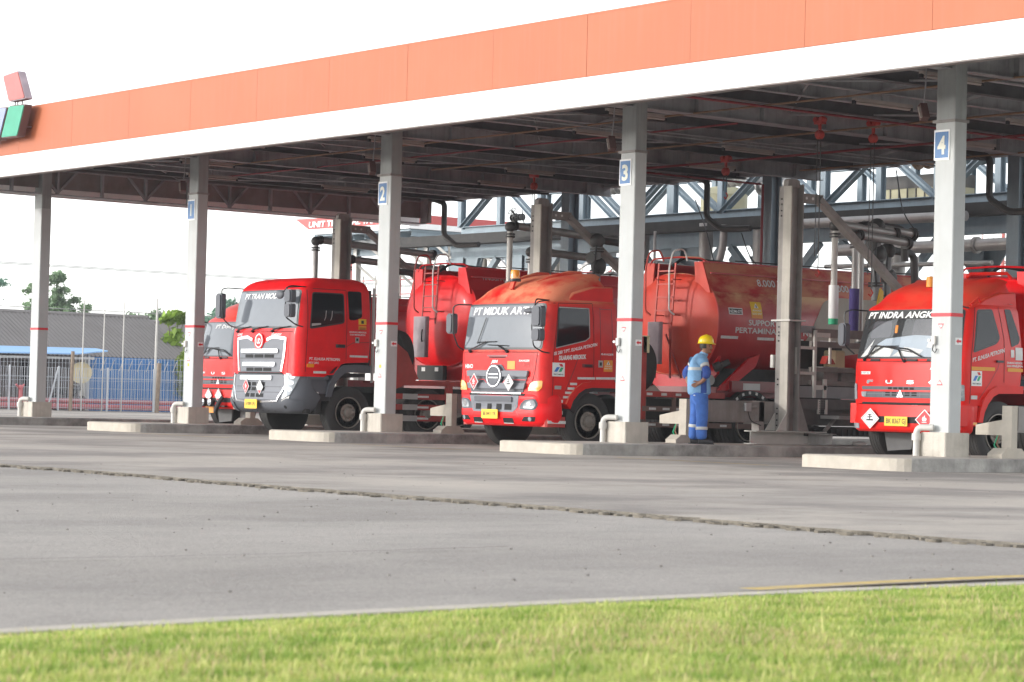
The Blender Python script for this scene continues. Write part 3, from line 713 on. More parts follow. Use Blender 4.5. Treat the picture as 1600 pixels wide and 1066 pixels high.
# ================================================================== TRUCKS
def hermite(xs, ys, x):
    n = len(xs)
    if x <= xs[0]: return ys[0]
    if x >= xs[-1]: return ys[-1]
    i = max(k for k in range(n-1) if xs[k] <= x)
    def sl(k):
        if k == 0 or k == n-1: return 0 if False else ((ys[1]-ys[0])/(xs[1]-xs[0]) if k == 0 else (ys[-1]-ys[-2])/(xs[-1]-xs[-2]))
        a = (ys[k]-ys[k-1])/(xs[k]-xs[k-1]); b = (ys[k+1]-ys[k])/(xs[k+1]-xs[k])
        return 0 if a*b <= 0 else 2*a*b/(a+b)
    h = xs[i+1]-xs[i]; t = (x-xs[i])/h; m0 = sl(i)*h; m1 = sl(i+1)*h
    return ys[i]*(2*t**3-3*t*t+1)+m0*(t**3-2*t*t+t)+ys[i+1]*(-2*t**3+3*t*t)+m1*(t**3-t*t)
class Cab:
    """prof rows: z, front y, rear y, half width, bow, corner radius"""
    def __init__(s, prof): s.p = list(zip(*prof))
    def g(s, z): return [hermite(s.p[0], s.p[k], z) for k in range(1, 6)]
    def fy(s, x, z):
        yf, yr, hw, bow, r = s.g(z); q = min(abs(x), hw); t = max(0, (q-(hw-r))/r) if r > 0 else 0
        return yf+bow*(q/hw)**2+r*(1-math.sqrt(max(0, 1-t*t)))
    def front(s, x, z, off=0.0):
        e = .01; hw = s.g(z)[2]; x = max(-hw, min(hw, x))
        a = s.fy(x-e, z); b = s.fy(x+e, z); c = s.fy(x, z-e); d = s.fy(x, z+e)
        nn = Vector(((b-a)/(2*e), -1, (d-c)/(2*e))).normalized()
        return Vector((x, s.fy(x, z), z))+nn*off
    def side(s, y, z, off=0.0):
        hw = s.g(z)[2]; nx, ny = 1.0, 0.0; x = hw
        if y < s.fy(hw, z):                       # wraps round the front corner
            a, b = hw*.5, hw
            for _ in range(22):
                c = (a+b)/2
                if s.fy(c, z) < y: a = c
                else: b = c
            x = (a+b)/2; d = (s.fy(min(hw, x+.004), z)-s.fy(x-.004, z))/.008; l = math.hypot(d, 1); nx, ny = d/l, -1/l
        return Vector((x+nx*off, y+ny*off, z))
    def sidel(s, y, z, off=0.0):
        v = s.side(-y, z, off); return Vector((-v.x, v.y, v.z))
    def ring(s, z, rr_=.05):
        yf, yr, hw, bow, r = s.g(z); P = []
        for i in range(7): x = (hw-r)*i/7; P.append((x, s.fy(x, z)))
        for i in range(9):
            a = math.pi/2*i/8; x = hw-r+r*math.sin(a); P.append((x, s.fy(x, z)))
        ys = P[-1][1]; rr_ = min(rr_, max(.005, (yr-ys)*.4))
        P.append((hw, max(ys+.005, yr-rr_))); P.append((hw-rr_*.3, max(ys+.01, yr-rr_*.3))); P.append((hw-rr_, max(ys+.012, yr)))
        return P+[(-a, b) for a, b in P[::-1] if a > 1e-6]
    def loft(s, mb, z0, z1, n, mt, extra=()):
        zs = sorted(set([z0+(z1-z0)*i/n for i in range(n+1)]+[z for z in extra if z0 < z < z1]))
        R_ = [s.ring(z) for z in zs]; k = len(R_[0]); V = [(a, b, z) for z, rg in zip(zs, R_) for a, b in rg]
        F = [(i*k+j, i*k+(j+1) % k, (i+1)*k+(j+1) % k, (i+1)*k+j) for i in range(len(zs)-1) for j in range(k)]
        F += [tuple(range(k))[::-1], tuple(range((len(zs)-1)*k, len(zs)*k))]
        return mb.add(V, F, mt)
def wheel(parent, x, y, r=.5, w_=.28, side=1, front=True, label=None):
    """side=+1: outer face looks to +x"""
    mb = MB(); w2 = w_/2
    prof = [(.29,-w2*.8),(.36,-w2),(r-.06,-w2),(r-.02,-w2*.86)]
    for g_ in (-.6,-.2,.2,.6):
        prof += [(r, w2*(g_-.17)), (r, w2*(g_-.035)), (r-.014, w2*(g_-.03)), (r-.014, w2*(g_+.03)), (r, w2*(g_+.035)), (r, w2*(g_+.17))]
    prof += [(r-.02,w2*.86),(r-.06,w2),(.40,w2*1.04),(.345,w2*1.0),(.30,w2*.8)]
    prof = [(a, b*side) for a, b in prof]
    mb.lathe(prof, (x, y, r), (1,0,0), M['tyre'], 48); o = mb.build('wheel', parent, label)
    mb = MB(); X = x
    if front: P = [(.30,w2*.8),(.305,w2*.98),(.29,w2*.99),(.282,w2*.80),(.255,w2*.62),(.20,w2*.70),(.165,w2*.82),(.10,w2*.82),(.09,w2*1.12),(.05,w2*1.25),(.0001,w2*1.27)]
    else: P = [(.30,w2*.8),(.305,w2*.98),(.285,w2*.99),(.27,w2*.1),(.20,-w2*.5),(.15,-w2*.5),(.12,w2*.5),(.11,w2*.8),(.0001,w2*.85)]
    mb.lathe([(a, b*side) for a, b in P], (X, y, r), (1,0,0), M['rim'], 40)
    for k in range(10):
        a = 2*math.pi*k/10; cy = y+.232*math.cos(a); cz = r+.232*math.sin(a); h0 = (w2*.50 if front else -w2*.2)*side
        mb.lathe([(.026,0),(.026,.028*side)], (X+h0, cy, cz), (1,0,0), M['dark'], 10)
        a += .3; cy = y+.135*math.cos(a); cz = r+.135*math.sin(a); h0 = (w2*.8 if front else -w2*.4)*side
        mb.lathe([(.016,0),(.012,.035*side)], (X+h0, cy, cz), (1,0,0), M['rim'], 6)
    mb.build('rim', o)
def mirror(parent, cab, head_z, px_, py_, boxes, arm, sgn=1):
    mb = MB(); mb.tube([(a*sgn, b, c) for a, b, c in arm], .013, M['black'], 6, fillet=.06); o = mb.build('mirror_arm', parent)
    for (x, y, z0, z1, w_) in boxes:
        mb = MB(); x *= sgn
        P = rpoly([(x-w_/2,z0),(x+w_/2,z0),(x+w_/2,z1),(x-w_/2,z1)], .06, 4)
        mb.prism(P, 0, .10, M['grey_pl'], lambda a, b, o_: Vector((a, y-.10+o_*1.0, b)))
        c = ((x), (z0+z1)/2); Q = [(c[0]+(a-c[0])*.8, c[1]+(b-c[1])*.88) for a, b in P]
        mb.prism(Q, 0, .03, M['grey_pl'], lambda a, b, o_: Vector((a, y-.13+o_*1.0, b)))
        Q = [(c[0]+(a-c[0])*.9, c[1]+(b-c[1])*.92) for a, b in P]
        mb.prism(Q, 0, .004, M['chrome'], lambda a, b, o_: Vector((a, y+.001+o_, b)))
        mb.build('mirror', o)
def wiper(parent, cab, x0, z0, x1, z1, off=.05, bl=.5, ang=.12):
    mb = MB(); f = cab.front
    mb.tube([f(x0,z0,.02), f(x0,z0,.06), f(x1,z1,.035)], .012, M['black'], 6)
    d = Vector((math.cos(ang), math.sin(ang)))*bl/2
    mb.tube([f(x1-d.x,z1-d.y,.022), f(x1-d.x*.4,z1-d.y*.4,.026), f(x1+d.x*.4,z1+d.y*.4,.026), f(x1+d.x,z1+d.y,.022)], .009, M['black'], 6)
    mb.ball(tuple(f(x0,z0,.02)), .03, M['black'], 5)
    mb.build('wiper', parent)
def hazard(mb, mp, x, z, a, kind, b=None):
    b = b or a
    mb.patch(diamond(x, z, a*1.0, b), mp, M['white'], .012, .008, .2, .2)
    if kind == 'flame':
        mb.patch([(x-a*.86+a*.0,z),(x,z-b*.0-.0),(x+a*.86,z),(x,z+b*.86)] if False else diamond(x, z, a*.88, b*.88), mp, M['sred'], .0145, .002, .2, .2)
        fl = [(-.16,-.12),(.16,-.12),(.26,.05),(.17,.22),(.10,.12),(.03,.46),(-.10,.22),(-.16,.28),(-.24,.05)]
        mb.patch([(x+p*a, z+q*b) for p, q in fl], mp, M['white'], .017, .002, .3, .3)
        mb.patch([(x-a*.25,z-b*.20),(x-a*.25,z-b*.26),(x+a*.25,z-b*.26),(x+a*.25,z-b*.20)], mp, M['white'], .017, .002, .3, .3)
        mb.text('3', mp, x, z-b*.66, b*.26, M['white'], .02, align='c', off=.019)
    elif kind == 'half':
        mb.patch([(x-a*.45,z-b*.42),(x,z-b*.9),(x+a*.45,z-b*.42)], mp, M['sred'], .0145, .002, .3, .3)
        mb.ribbon([(x-a*.85,z),(x,z+b*.85),(x+a*.85,z),(x,z-b*.85),(x-a*.85,z)], mp, .006, M['ink'], .016)
    else:
        mb.ribbon([(x-a*.86,z),(x,z+b*.86),(x+a*.86,z),(x,z-b*.86),(x-a*.86,z)], mp, .007, M['ink'], .016)
        fish = [(-.42,-.22),(.30,-.22),(.42,-.14),(.30,-.06),(-.2,-.06),(-.42,-.12)]
        mb.patch([(x+p*a, z+q*b) for p, q in fish], mp, M['ink'], .0155, .002, .3, .3)
        mb.ribbon([(x-a*.02,z-b*.06),(x-a*.02,z+b*.45)], mp, a*.10, M['ink'], .016); mb.ribbon([(x-a*.30,z+b*.12),(x+a*.24,z+b*.16)], mp, a*.08, M['ink'], .016)
        mb.ribbon([(x-a*.22,z+b*.36),(x+a*.2,z+b*.33)], mp, a*.07, M['ink'], .016)
def warn_sticker(mb, mp, u, v, w_, h_, mt, t1='AWAS!', t2='BLIND SPOT'):
    mb.patch(rect(u, u+w_, v, v+h_), mp, mt, .006, .003, .3, .05)
    c = u+w_/2; mb.patch([(c-w_*.2,v+h_*.62),(c+w_*.2,v+h_*.62),(c,v+h_*.92)], mp, M['white'], .009, .002, .3, .3)
    mb.patch([(c-w_*.05,v+h_*.65),(c+w_*.05,v+h_*.65),(c+w_*.02,v+h_*.82),(c-w_*.02,v+h_*.82)], mp, M['ink'], .011, .001, .3, .3)
    mb.text(t1, mp, c, v+h_*.42, h_*.12, M['white'], .01, align='c', off=.010, wd=w_*.8); mb.text(t2, mp, c, v+h_*.22, h_*.12, M['white'], .01, align='c', off=.010, wd=w_*.86)
def oil_logo(mb, mp, u, v, w_, h_):
    mb.patch(rect(u, u+w_, v, v+h_), mp, M['white'], .006, .003, .3, .3)
    q = lambda P, m_: mb.patch([(u+a*w_, v+b*h_) for a, b in P], mp, m_, .009, .002, .3, .3)
    q([(.13,.34),(.38,.34),(.60,.68),(.35,.68)], M['sblue3']); q([(.50,.34),(.72,.34),(.90,.66),(.68,.66)], M['sgreen']); q([(.52,.92),(.78,.92),(.88,.72),(.66,.72)], M['sred'])
    mb.text('PERTAMINA', mp, u+w_*.5, v+h_*.1, h_*.10, M['ink'], .012, align='c', off=.010, wd=w_*.8)
M['sblue3'] = mat('logo_blue', (.03,.17,.55), .5, var=.04)

def tank(root, y0, y1, cx_, hw, zc, hh, front_mt, side_mt, cope_mt, tag='', head=.16, ex=2.5):
    def sec(k=1.0, n=56):
        P = []
        for i in range(n):
            t = 2*math.pi*i/n; c_, s_ = math.cos(t), math.sin(t)
            P.append((cx_+hw*k*math.copysign(abs(c_)**(2/ex), c_), zc+hh*k*math.copysign(abs(s_)**(2/ex), s_)))
        return P
    rings = [(y0-head, .25), (y0-head*.93, .5), (y0-head*.72, .75), (y0-head*.42, .90), (y0-head*.12, .975), (y0, 1.0)]
    mb = MB(); n = 56; V = [(cx_, y0-head*1.02, zc)]; F = []
    for yy, k in rings: V += [(a, yy, b) for a, b in sec(k)]
    F = [(0, 1+(i+1) % n, 1+i) for i in range(n)]
    for q in range(len(rings)-1): F += [(1+q*n+i, 1+q*n+(i+1) % n, 1+(q+1)*n+(i+1) % n, 1+(q+1)*n+i) for i in range(n)]
    mb.add(V, F, front_mt)
    V = [(a, yy, b) for yy, k in ((y0, 1.0), (y1, 1.0)) for a, b in sec(k)]+[(a, y1+.12, b) for a, b in sec(.9)]
    F = [(q*n+i, q*n+(i+1) % n, (q+1)*n+(i+1) % n, (q+1)*n+i) for q in (0, 1) for i in range(n)]+[tuple(range(2*n, 3*n))]
    mb.add(V, F, side_mt)
    # rolled rim where head meets shell
    for yy in (y0, ):
        P = [Vector((a, yy, b)) for a, b in sec(1.006)]; mb.tube(P+[P[0]], .014, side_mt, 6, cap=False)
    o = mb.build('tank_shell', root, smooth=50)
    def smap(y, z, off=0.0):
        s_ = (z-zc)/hh; s_ = max(-.999, min(.999, s_)); c_ = (1-abs(s_)**ex)**(1/ex)
        x = cx_+hw*c_; nx = c_**(ex-1)/hw; nz = math.copysign(abs(s_)**(ex-1), s_)/hh; l = math.hypot(nx, nz)
        return Vector((x+nx/l*off, y, z+nz/l*off))
    return o, smap
def ladder(root, x, y, z0, z1, w_, mt, rails=True, lean=.0):
    mb = MB()
    for s_ in (-1, 1): mb.bar((x+s_*w_/2, y, z0), (x+s_*w_/2, y+lean, z1), .035, .02, mt)
    k = int((z1-z0)/.28)
    for i in range(k+1):
        t = (i+.4)/(k+1); mb.bar((x-w_/2, y+lean*t, z0+(z1-z0)*t), (x+w_/2, y+lean*t, z0+(z1-z0)*t), .05, .025, mt)
    for s_ in (-1, 1):
        for zz in (z0+.25, z1-.3): mb.bar((x+s_*w_/2, y, zz), (x+s_*w_/2, y+.22, zz), .02, .02, mt)
    o = mb.build('ladder', root, smooth=0)
    if rails:
        for s_, dx in ((-1, -.10), (1, .0)):
            xx = x+s_*w_/2*1.2+dx
            MB().tube([(xx+.06, y-.02, z1-.95), (xx, y-.10, z1-.88), (xx, y-.12, z1-.1), (xx+.02, y-.05, z1+.22), (xx+.02, y+.22, z1+.26), (xx+.02,y+.3,z1+.05)], .016, M['retro'] if s_ > 0 else mt, 8, fillet=.1).build('grab_rail', o)
def coping(root, y0, y1, cx_, z0, z1, wb, wt, front_mt, side_mt, text=None):
    mb = MB(); mp = lambda a, b, o_: Vector((cx_+a, y0+o_, b))
    # front plate: two shoulders with a dip between
    for s_ in (1, -1):
        P = [(wb*.60,z0-.12),(wb,z0-.16),(wt,z1),(wt*.72,z1)]
        P = [(a*s_, b) for a, b in P]; P = P[::s_]
        mb.prism(P, -.03, .0, front_mt, mp)
    mb.prism([(-wb*.62,z0-.1),(wb*.62,z0-.1),(wt*.75,z0+.08),(-wt*.75,z0+.08)], -.025, -.003, front_mt, mp)
    o = mb.build('coping_front', root, smooth=0)
    for s_ in (-1, 1):
        mb = MB()
        mb.prism([(wb*s_,z0-.16),((wb-.03)*s_,z0-.16),((wt-.03)*s_,z1),(wt*s_,z1)][::-s_ if s_ < 0 else 1], .0, y1-y0, side_mt, mp)
        mb.bar((cx_+wt*s_,y0,z1),(cx_+wt*s_,y1,z1), .05, .03, side_mt)
        mb.bar((cx_+(wb-.08)*s_,y0,z0+.02),(cx_+(wb-.08)*s_,y1,z0+.02), .03, .03, side_mt) if s_ < 0 else mb.bar((cx_+(wb*.55+wt*.45)+.01,y0+.05,(z0+z1)/2),(cx_+(wb*.55+wt*.45)+.01,y1,(z0+z1)/2), .03, .025, side_mt)
        c = mb.build('coping_side', root, smooth=0)
    mb = MB(); k = 0; yy = y0+1.1
    while yy < y1-.5:
        mb.lathe([(.26,0),(.26,.12),(.22,.15),(.0001,.16)], (cx_, yy, z0+.02), (0,0,1), side_mt, 20); mb.lathe([(.10,.15),(.10,.20),(.0001,.21)], (cx_+.08, yy, z0+.02), (0,0,1), M['pipe_dk'], 12)
        yy += 1.9
    mb.build('manhole_cover', root)
    mb = MB()
    mb.tube([(cx_-wt*.9,y0-.02,z1-.05),(cx_-wt*.8,y0-.02,z1+.08),(cx_+wt*.1,y0,z1+.10),(cx_+wt*.9,y0,z1+.07),(cx_+wt,y0+.15,z1-.02)], .018, side_mt, 8, fillet=.1)
    mb.tube([(cx_+wt*.98,y0+.8,z1+.05),(cx_+wt*.98,y1,z1+.05)], .012, M['black'], 6)
    mb.tube([(cx_-.2,y0+.1,z1-.05),(cx_-.1,y0+.3,z1+.12),(cx_+.25,y0+.5,z1+.06),(cx_+.3,y0+1.2,z1+.03)], .03, M['black'], 6, fillet=.1)
    mb.build('handrail', root)
    def cmap(y, z, off=0.0):
        t = (z-z0+.16)/(z1-z0+.16); return Vector((cx_+wb+(wt-wb)*t+off, y, z))
    return cmap
def chassis(root, L, cx_=0, y0=.5):
    mb = MB()
    for s_ in (-1, 1):
        mb.box(cx_+s_*.42-.04, cx_+s_*.42+.04, y0, L, .62, .90, M['chassis'])
    for yy in np.arange(y0+.4, L, 1.1): mb.box(cx_-.4, cx_+.4, yy, yy+.08, .66, .84, M['chassis'])
    mb.box(-.35,.35, .75, 1.55, .45, 1.0, M['chassis'], .06)
    mb.build('chassis_frame', root, smooth=0)
def side_guard(root, x, y0, y1, zs, mt, posts, hh=.11, tapes=True, th=.03, topz=None):
    mb = MB()
    for z in zs: mb.box(x-th, x, y0, y1, z-hh/2, z+hh/2, mt)
    for p in posts: mb.box(x-th-.05, x-th-.001, p, p+.06, min(zs)-.05, (topz or max(zs))+.05, mt)
    o = mb.build('side_guard', root, smooth=0)
    return o

# ---------------------------------------------------------------- tanker 1 : grey-grilled, red cab
def tanker_ud():
    t = thing('tanker_truck', 'bright red tanker with big grey and chrome grille, left of the column numbered 2', 'tanker truck', (10.2, -.55, 0), 'red fuel tankers under the canopy')
    C_ = Cab([(.95,.05,.55,1.22,.10,.17),(1.18,.05,.80,1.235,.10,.17),(1.23,.05,.86,1.24,.10,.17),(1.36,.05,1.02,1.24,.10,.17),(1.46,.055,1.26,1.24,.10,.17),(1.49,.055,1.80,1.24,.10,.17),(1.9,.06,1.82,1.24,.10,.17),(2.10,.085,1.82,1.24,.10,.17),
              (2.84,.19,1.81,1.18,.10,.17),(2.90,.22,1.80,1.165,.10,.17),(3.00,.33,1.77,1.12,.10,.17),(3.06,.46,1.72,1.05,.10,.17),(3.10,.62,1.60,.95,.10,.17)])
    mb = MB(); C_.loft(mb, 1.18, 3.10, 40, M['red'], (1.23,1.36,1.46,1.49,2.1,2.84,2.9)); cab_ = mb.build('cab', t, smooth=40)
    F = C_.front; D = C_.side
    # grey bumper and lower front
    B_ = Cab([(.46,.20,.55,1.02,.10,.25),(.55,.04,.60,1.18,.12,.30),(.70,-.02,.66,1.235,.13,.32),(.78,-.02,.70,1.245,.13,.32),(.95,.01,.55,1.235,.13,.32),(1.22,.02,.40,1.225,.13,.32)])
    mb = MB(); B_.loft(mb, .46, 1.215, 20, M['grey_pl']); bp_ = mb.build('bumper', t, smooth=40)
    G = B_.front
    mb = MB()
    mb.patch(rpoly([(-.70,1.25),(.70,1.25),(.84,1.88),(.45,1.90),(.22,1.83),(.12,1.76),(-.12,1.76),(-.22,1.83),(-.45,1.90),(-.84,1.88)], .04), F, M['grey_lt'], .012, .01)
    for z, a in ((1.66,.66),(1.40,.58)):
        mb.patch(rect(-a,a,z-.035,z+.04,.02), F, M['chrome'], .045, .04)
        mb.patch(rect(-a*.78,-a*.3,z-.13,z-.065,.01), F, M['dark'], .016, .003); mb.patch(rect(a*.3,a*.78,z-.13,z-.065,.01), F, M['dark'], .016, .003)
        mb.patch(rect(-a*.25,a*.25,z-.13,z-.065,.01), F, M['dark'], .016, .003)
    for z in (1.52,1.26): mb.ribbon([(-.74,z),(.74,z)], F, .022, M['grey_pl'], .018)
    mb.build('grille', cab_, smooth=0)
    mb = MB()
    for s_ in (-1, 1):
        mb.ribbon([(s_*.26,1.88),(s_*.46,1.935),(s_*.86,1.905),(s_*.83,1.60),(s_*.76,1.27)], F, .055, M['chrome'], .020)
        mb.ribbon([(s_*.90,1.20),(s_*.93,1.0),(s_*.72,.70),(s_*.3,.68),(0,.68)], G, .035, M['chrome'], .018)
    mb.build('chrome_trim', cab_, smooth=0)
    mb = MB(); mb.patch([(.16*math.cos(a),1.845+.16*math.sin(a)) for a in np.linspace(0, 6.28, 25)[:-1]], F, M['red'], .03, .025)
    mb.ribbon([(.125*math.cos(a),1.855+.125*math.sin(a)) for a in np.linspace(0, 6.29, 25)], F, .025, M['white'], .034)
    mb.text('UD', F, 0, 1.805, .10, M['white'], .03, align='c', off=.036, wd=.14); mb.build('badge', cab_)
    mb = MB(); mb.patch(rpoly([(-.72,.72),(.72,.72),(.90,1.0),(.86,1.20),(-.86,1.20),(-.90,1.0)], .03), G, M['grey_lt'], .01, .008)
    mb.patch(rect(-.62,.52,1.10,1.18,.01), G, M['chrome'], .04, .03)
    for z in (1.02,.92,.80):
        for a, b in ((-.36,-.2),(-.16,.0),(.04,.30)): mb.patch(rect(a,b,z-.035,z+.035), G, M['dark'], .013, .003)
    for z in (.97,.86): mb.ribbon([(-.8,z),(.8,z)], G, .014, M['grey_pl'], .016)
    mb.patch(rect(-.8,.8,1.215,1.245), F, M['dark'], .016, .006)
    mb.build('lower_grille', bp_, smooth=0)
    for s_ in (-1, 1):
        mb = MB(); P = [(.86,.72),(1.06,.82),(1.17,1.22),(.92,1.24),(.96,1.02)]
        P = [(a*s_, b) for a, b in P][::s_]
        mb.patch(rpoly(P, .03), G, M['lens'], .016, .012, .05, .05)
        for z in (.92,1.05,1.17): mb.patch([( (1.03+.02*(z-.9)*5)*s_+.045*math.cos(a), z+.045*math.sin(a)) for a in np.linspace(0, 6.28, 13)[:-1]], G, M['chrome'], .024, .006)
        mb.patch([(a*s_, b) for a, b in [(.84,.66),(1.02,.66),(1.05,.80),(.87,.71)]][::s_], G, M['silver'], .014, .01)
        mb.build('headlight', bp_)
        mb = MB(); mb.patch(rpoly([(a*s_, b) for a, b in [(.80,.50),(1.17,.55),(1.22,.70),(1.0,.76),(.86,.68)]][::s_], .04), G, M['grey_pl'], .03, .025, .06, .06)
        mb.patch([(.95*s_+.03*math.cos(a),.60+.03*math.sin(a)) for a in np.linspace(0, 6.28, 11)[:-1]], G, M['dark'], .034, .003); mb.build('fog_lamp', bp_)
    mb = MB()
    for q in range(7): a = -.7+q*.2; mb.ribbon([(a,.50),(a+.04,.62)], G, .012, M['dark'], .006)
    mb.build('bumper_slots', bp_)
    mb = MB(); pm = plane((-.05,-.075,0),(1,0,0),(0,0,1)); mb.patch(rect(-.22,.22,.54,.72,.02), pm, M['yellow'], .012, .012, 9, 9); mb.text('B 9089 UFU', pm, 0, .60, .07, M['ink'], .01, align='c', off=.014, wd=.34); mb.build('number_plate', bp_, smooth=0)
    mb = MB(); hazard(mb, plane((0,-.02,0),(1,0,0),(0,0,1)), -.33, .97, .115, 'flame', .15); hazard(mb, plane((0,-.02,0),(1,0,0),(0,0,1)), .17, .96, .125, 'half', .15); mb.build_split('hazard_placard', bp_, smooth=0)
    # windscreen
    mb = MB(); mb.patch(rpoly([(-1.14,2.10),(1.14,2.10),(1.09,2.85),(-1.09,2.85)], .07), F, M['black'], .006, .006)
    mb.patch(rpoly([(-1.11,2.135),(1.11,2.135),(1.06,2.825),(-1.06,2.825)], .06), F, M['glass_ws'], .010, .003)
    mb.text('PT TRAN MODA', F, -.80, 2.68, .105, M['white'], .015, .25, off=.016, wd=1.35); ws = mb.build('windscreen', cab_)
    for a, b in ((-.9,-.52),(-.28,.12),(.42,.86)): wiper(ws, C_, a, 2.04, (a+b)/2+.05, 2.11, bl=.55, ang=.10)
    mb = MB()
    for s_ in (-1,1): mb.ribbon([(s_*.93,1.24),(s_*.95,2.02)], F, .010, M['dark'], .004)
    mb.ribbon([(-1.05,2.035),(1.05,2.035)], F, .012, M['dark'], .004); mb.text('Quester', F, .40, 1.965, .05, M['white'], .01, .3, off=.008, wd=.32); mb.text('GWE', F, -.92, 1.96, .055, M['white'], .01, .3, off=.008, wd=.22)
    mb.build('front_seam', cab_)
    # side
    for sd, mp in ((1, D), (-1, C_.sidel)):
        fl = (lambda P: P) if sd > 0 else (lambda P: [(-a, b) for a, b in P][::-1])
        mb = MB()
        mb.patch(rpoly(fl([(.385,2.09),(1.19,2.23),(1.19,2.81),(.46,2.81)]), .06), mp, M['black'], .005, .005)
        mb.patch(rpoly(fl([(.415,2.125),(1.165,2.255),(1.165,2.785),(.48,2.785)]), .05), mp, M['glass_dk'], .008, .003); win = mb.build('side_window', cab_)
        if sd > 0:
            mb = MB()
            for a in (.72,.86): mb.ribbon([(a,2.27),(a+.03,2.34),(a+.045,2.46)], mp, .014, M['silver'], .011)
            mb.patch(fl([(.43,2.15),(.64,2.185),(.64,2.215),(.43,2.20)]), mp, M['silver'], .011, .003); mb.build('window_bar', win)
        mb = MB(); mb.patch(rpoly(fl([(1.30,2.30),(1.44,2.30),(1.60,2.36),(1.60,2.86),(1.28,2.86)]), .04), mp, M['glass_dk'], .006, .005); mb.build('quarter_window', cab_)
        mb = MB()
        mb.ribbon(fl([(.36,2.84),(.34,2.0),(.31,1.27)]), mp, .010, M['dark']); mb.ribbon(fl([(1.245,2.86),(1.245,1.50)]), mp, .010, M['dark']); mb.ribbon(fl([(.36,2.84),(.5,2.875),(1.24,2.875)]), mp, .010, M['dark'])
        mb.ribbon(fl([(.50,1.22),(.95,1.24),(1.15,1.48),(1.24,1.53),(1.8,1.55)]), mp, .03, M['red'], .008)
        mb.ribbon(fl([(1.25,1.78),(1.4,1.86),(1.78,1.88)]), mp, .010, M['tank_dark'], .004)
        mb.build('door_seam', cab_)
        mb = MB()
        mb.box(*( (1.245,1.275) if sd > 0 else (-1.275,-1.245)), 1.02, 1.20, 1.775, 1.80, M['black'], .008); mb.box(*( (1.235,1.255) if sd > 0 else (-1.255,-1.235)), 1.0, 1.22, 1.755, 1.82, M['black'], .008); mb.build('door_handle', cab_)
    mb = MB()
    mb.text('PT. ELNUSA PETROFIN', D, .40, 1.50, .052, M['white'], .02, wd=.70); mb.text('MKV 20KL', D, .38, 1.43, .04, M['white'], .01, .3, wd=.24)
    mb.patch(rect(.50,.79,1.245,1.29), D, M['retro']); mb.patch(rect(1.33,1.75,1.58,1.62), D, M['retro'])
    mb.patch(rect(.345,.50,1.36,1.425,.015), D, M['amber'], .02, .018)
    mb.patch(rect(1.52,1.70,2.22,2.33), D, M['yellow']); mb.patch([(1.58,2.24),(1.64,2.24),(1.64,2.30),(1.58,2.30)], D, M['ink'], .009, .002); mb.patch(rect(1.52,1.70,2.12,2.20), D, M['orange_st'])
    for i, z in enumerate((2.155,2.13)): mb.ribbon([(1.54,z),(1.68,z)], D, .01, M['ink'], .009)
    mb.text('DILARANG MEROKOK', D, 1.31, 2.055, .030, M['white'], .02, wd=.40); mb.text('DAN MENELEPON', D, 1.32, 2.005, .030, M['white'], .02, wd=.36)
    mb.patch(rect(1.45,1.54,1.86,1.97), D, M['silver']); mb.patch(rect(1.47,1.52,1.90,1.95), D, M['ink'], .008, .001)
    mb.build_split('door_lettering', cab_, smooth=0)
    # steps, fender
    mb = MB(); mb.box(-1.20,1.20,.42,.88,.86,1.13,M['grey_pl'],.05); mb.box(1.12,1.22,.40,.92,.72,.855,M['black'],.03); mb.box(1.20,1.235,.38,.86,1.13,1.20,M['grey_pl'])
    mb.patch(rect(.50,.64,.79,.89), plane((1.222,0,0),(0,1,0),(0,0,1)), M['retro'], .004, .003, 9, 9)
    for a in (.36,.60): mb.box(1.08,1.18,a,a+.14,.47,.72,M['chassis'],.02); 
    mb.box(1.10,1.17,.40,.45,.5,.72,M['rim']); mb.build('step', t, smooth=0)
    for sd in (1, -1):
        mb = MB(); P0 = [(.80,.80),(.88,1.08),(1.0,1.30),(1.18,1.42),(1.5,1.44),(1.82,1.43)]; P1 = [(.92,.80),(1.0,1.04),(1.12,1.20),(1.25,1.28),(1.5,1.30),(1.82,1.28)]
        Q = P0+P1[::-1]
        mb.prism(Q if sd < 0 else Q, 1.05, 1.255, M['grey_pl'], lambda a, b, o_: Vector((o_*sd, a, b))); mb.prism([(.86,.74),(.94,1.02),(1.08,1.2),(1.25,1.27),(1.82,1.27),(1.82,1.2),(1.3,1.18),(1.1,1.1),(1.0,.95),(.95,.74)], .75, 1.06, M['black'], lambda a, b, o_: Vector((o_*sd, a, b)))
        mb.build('wheel_arch', t, smooth=30)
    mirror(t, C_, 0, 0, 0, [(1.26,-.03,2.58,2.83,.23),(1.26,-.03,2.30,2.56,.23)], [(1.10,.38,2.90),(1.18,.0,2.91),(1.20,-.12,2.88),(1.14,-.12,2.5),(1.14,-.10,2.30),(1.20,.1,2.16),(1.20,.32,2.12)])
    mirror(t, C_, 0, 0, 0, [(1.26,-.03,2.30,2.80,.20)], [(1.10,.38,2.90),(1.18,.0,2.91),(1.22,-.10,2.88),(1.14,-.10,2.3),(1.20,.1,2.16),(1.2,.32,2.12)], -1)
    mb = MB(); mb.ball((.86,-.06,2.74), .12, M['grey_pl'], 8, (1.1,.4,.72)); mb.tube([(.9,-.02,2.78),(1.0,.0,2.88),(1.08,.25,2.90)], .012, M['black'], 6); mb.build('kerb_mirror', t)
    mb = MB()
    for a in (-.85,-.3): mb.ball((a,.40,3.04+(.03 if a > -.5 else -.01)), .06, M['black'], 6, (1.2,.8,.7))
    mb.ball((.75,.6,3.08), .07, M['black'], 6, (1.2,.8,.7)); mb.build_split('marker_lamp', cab_)
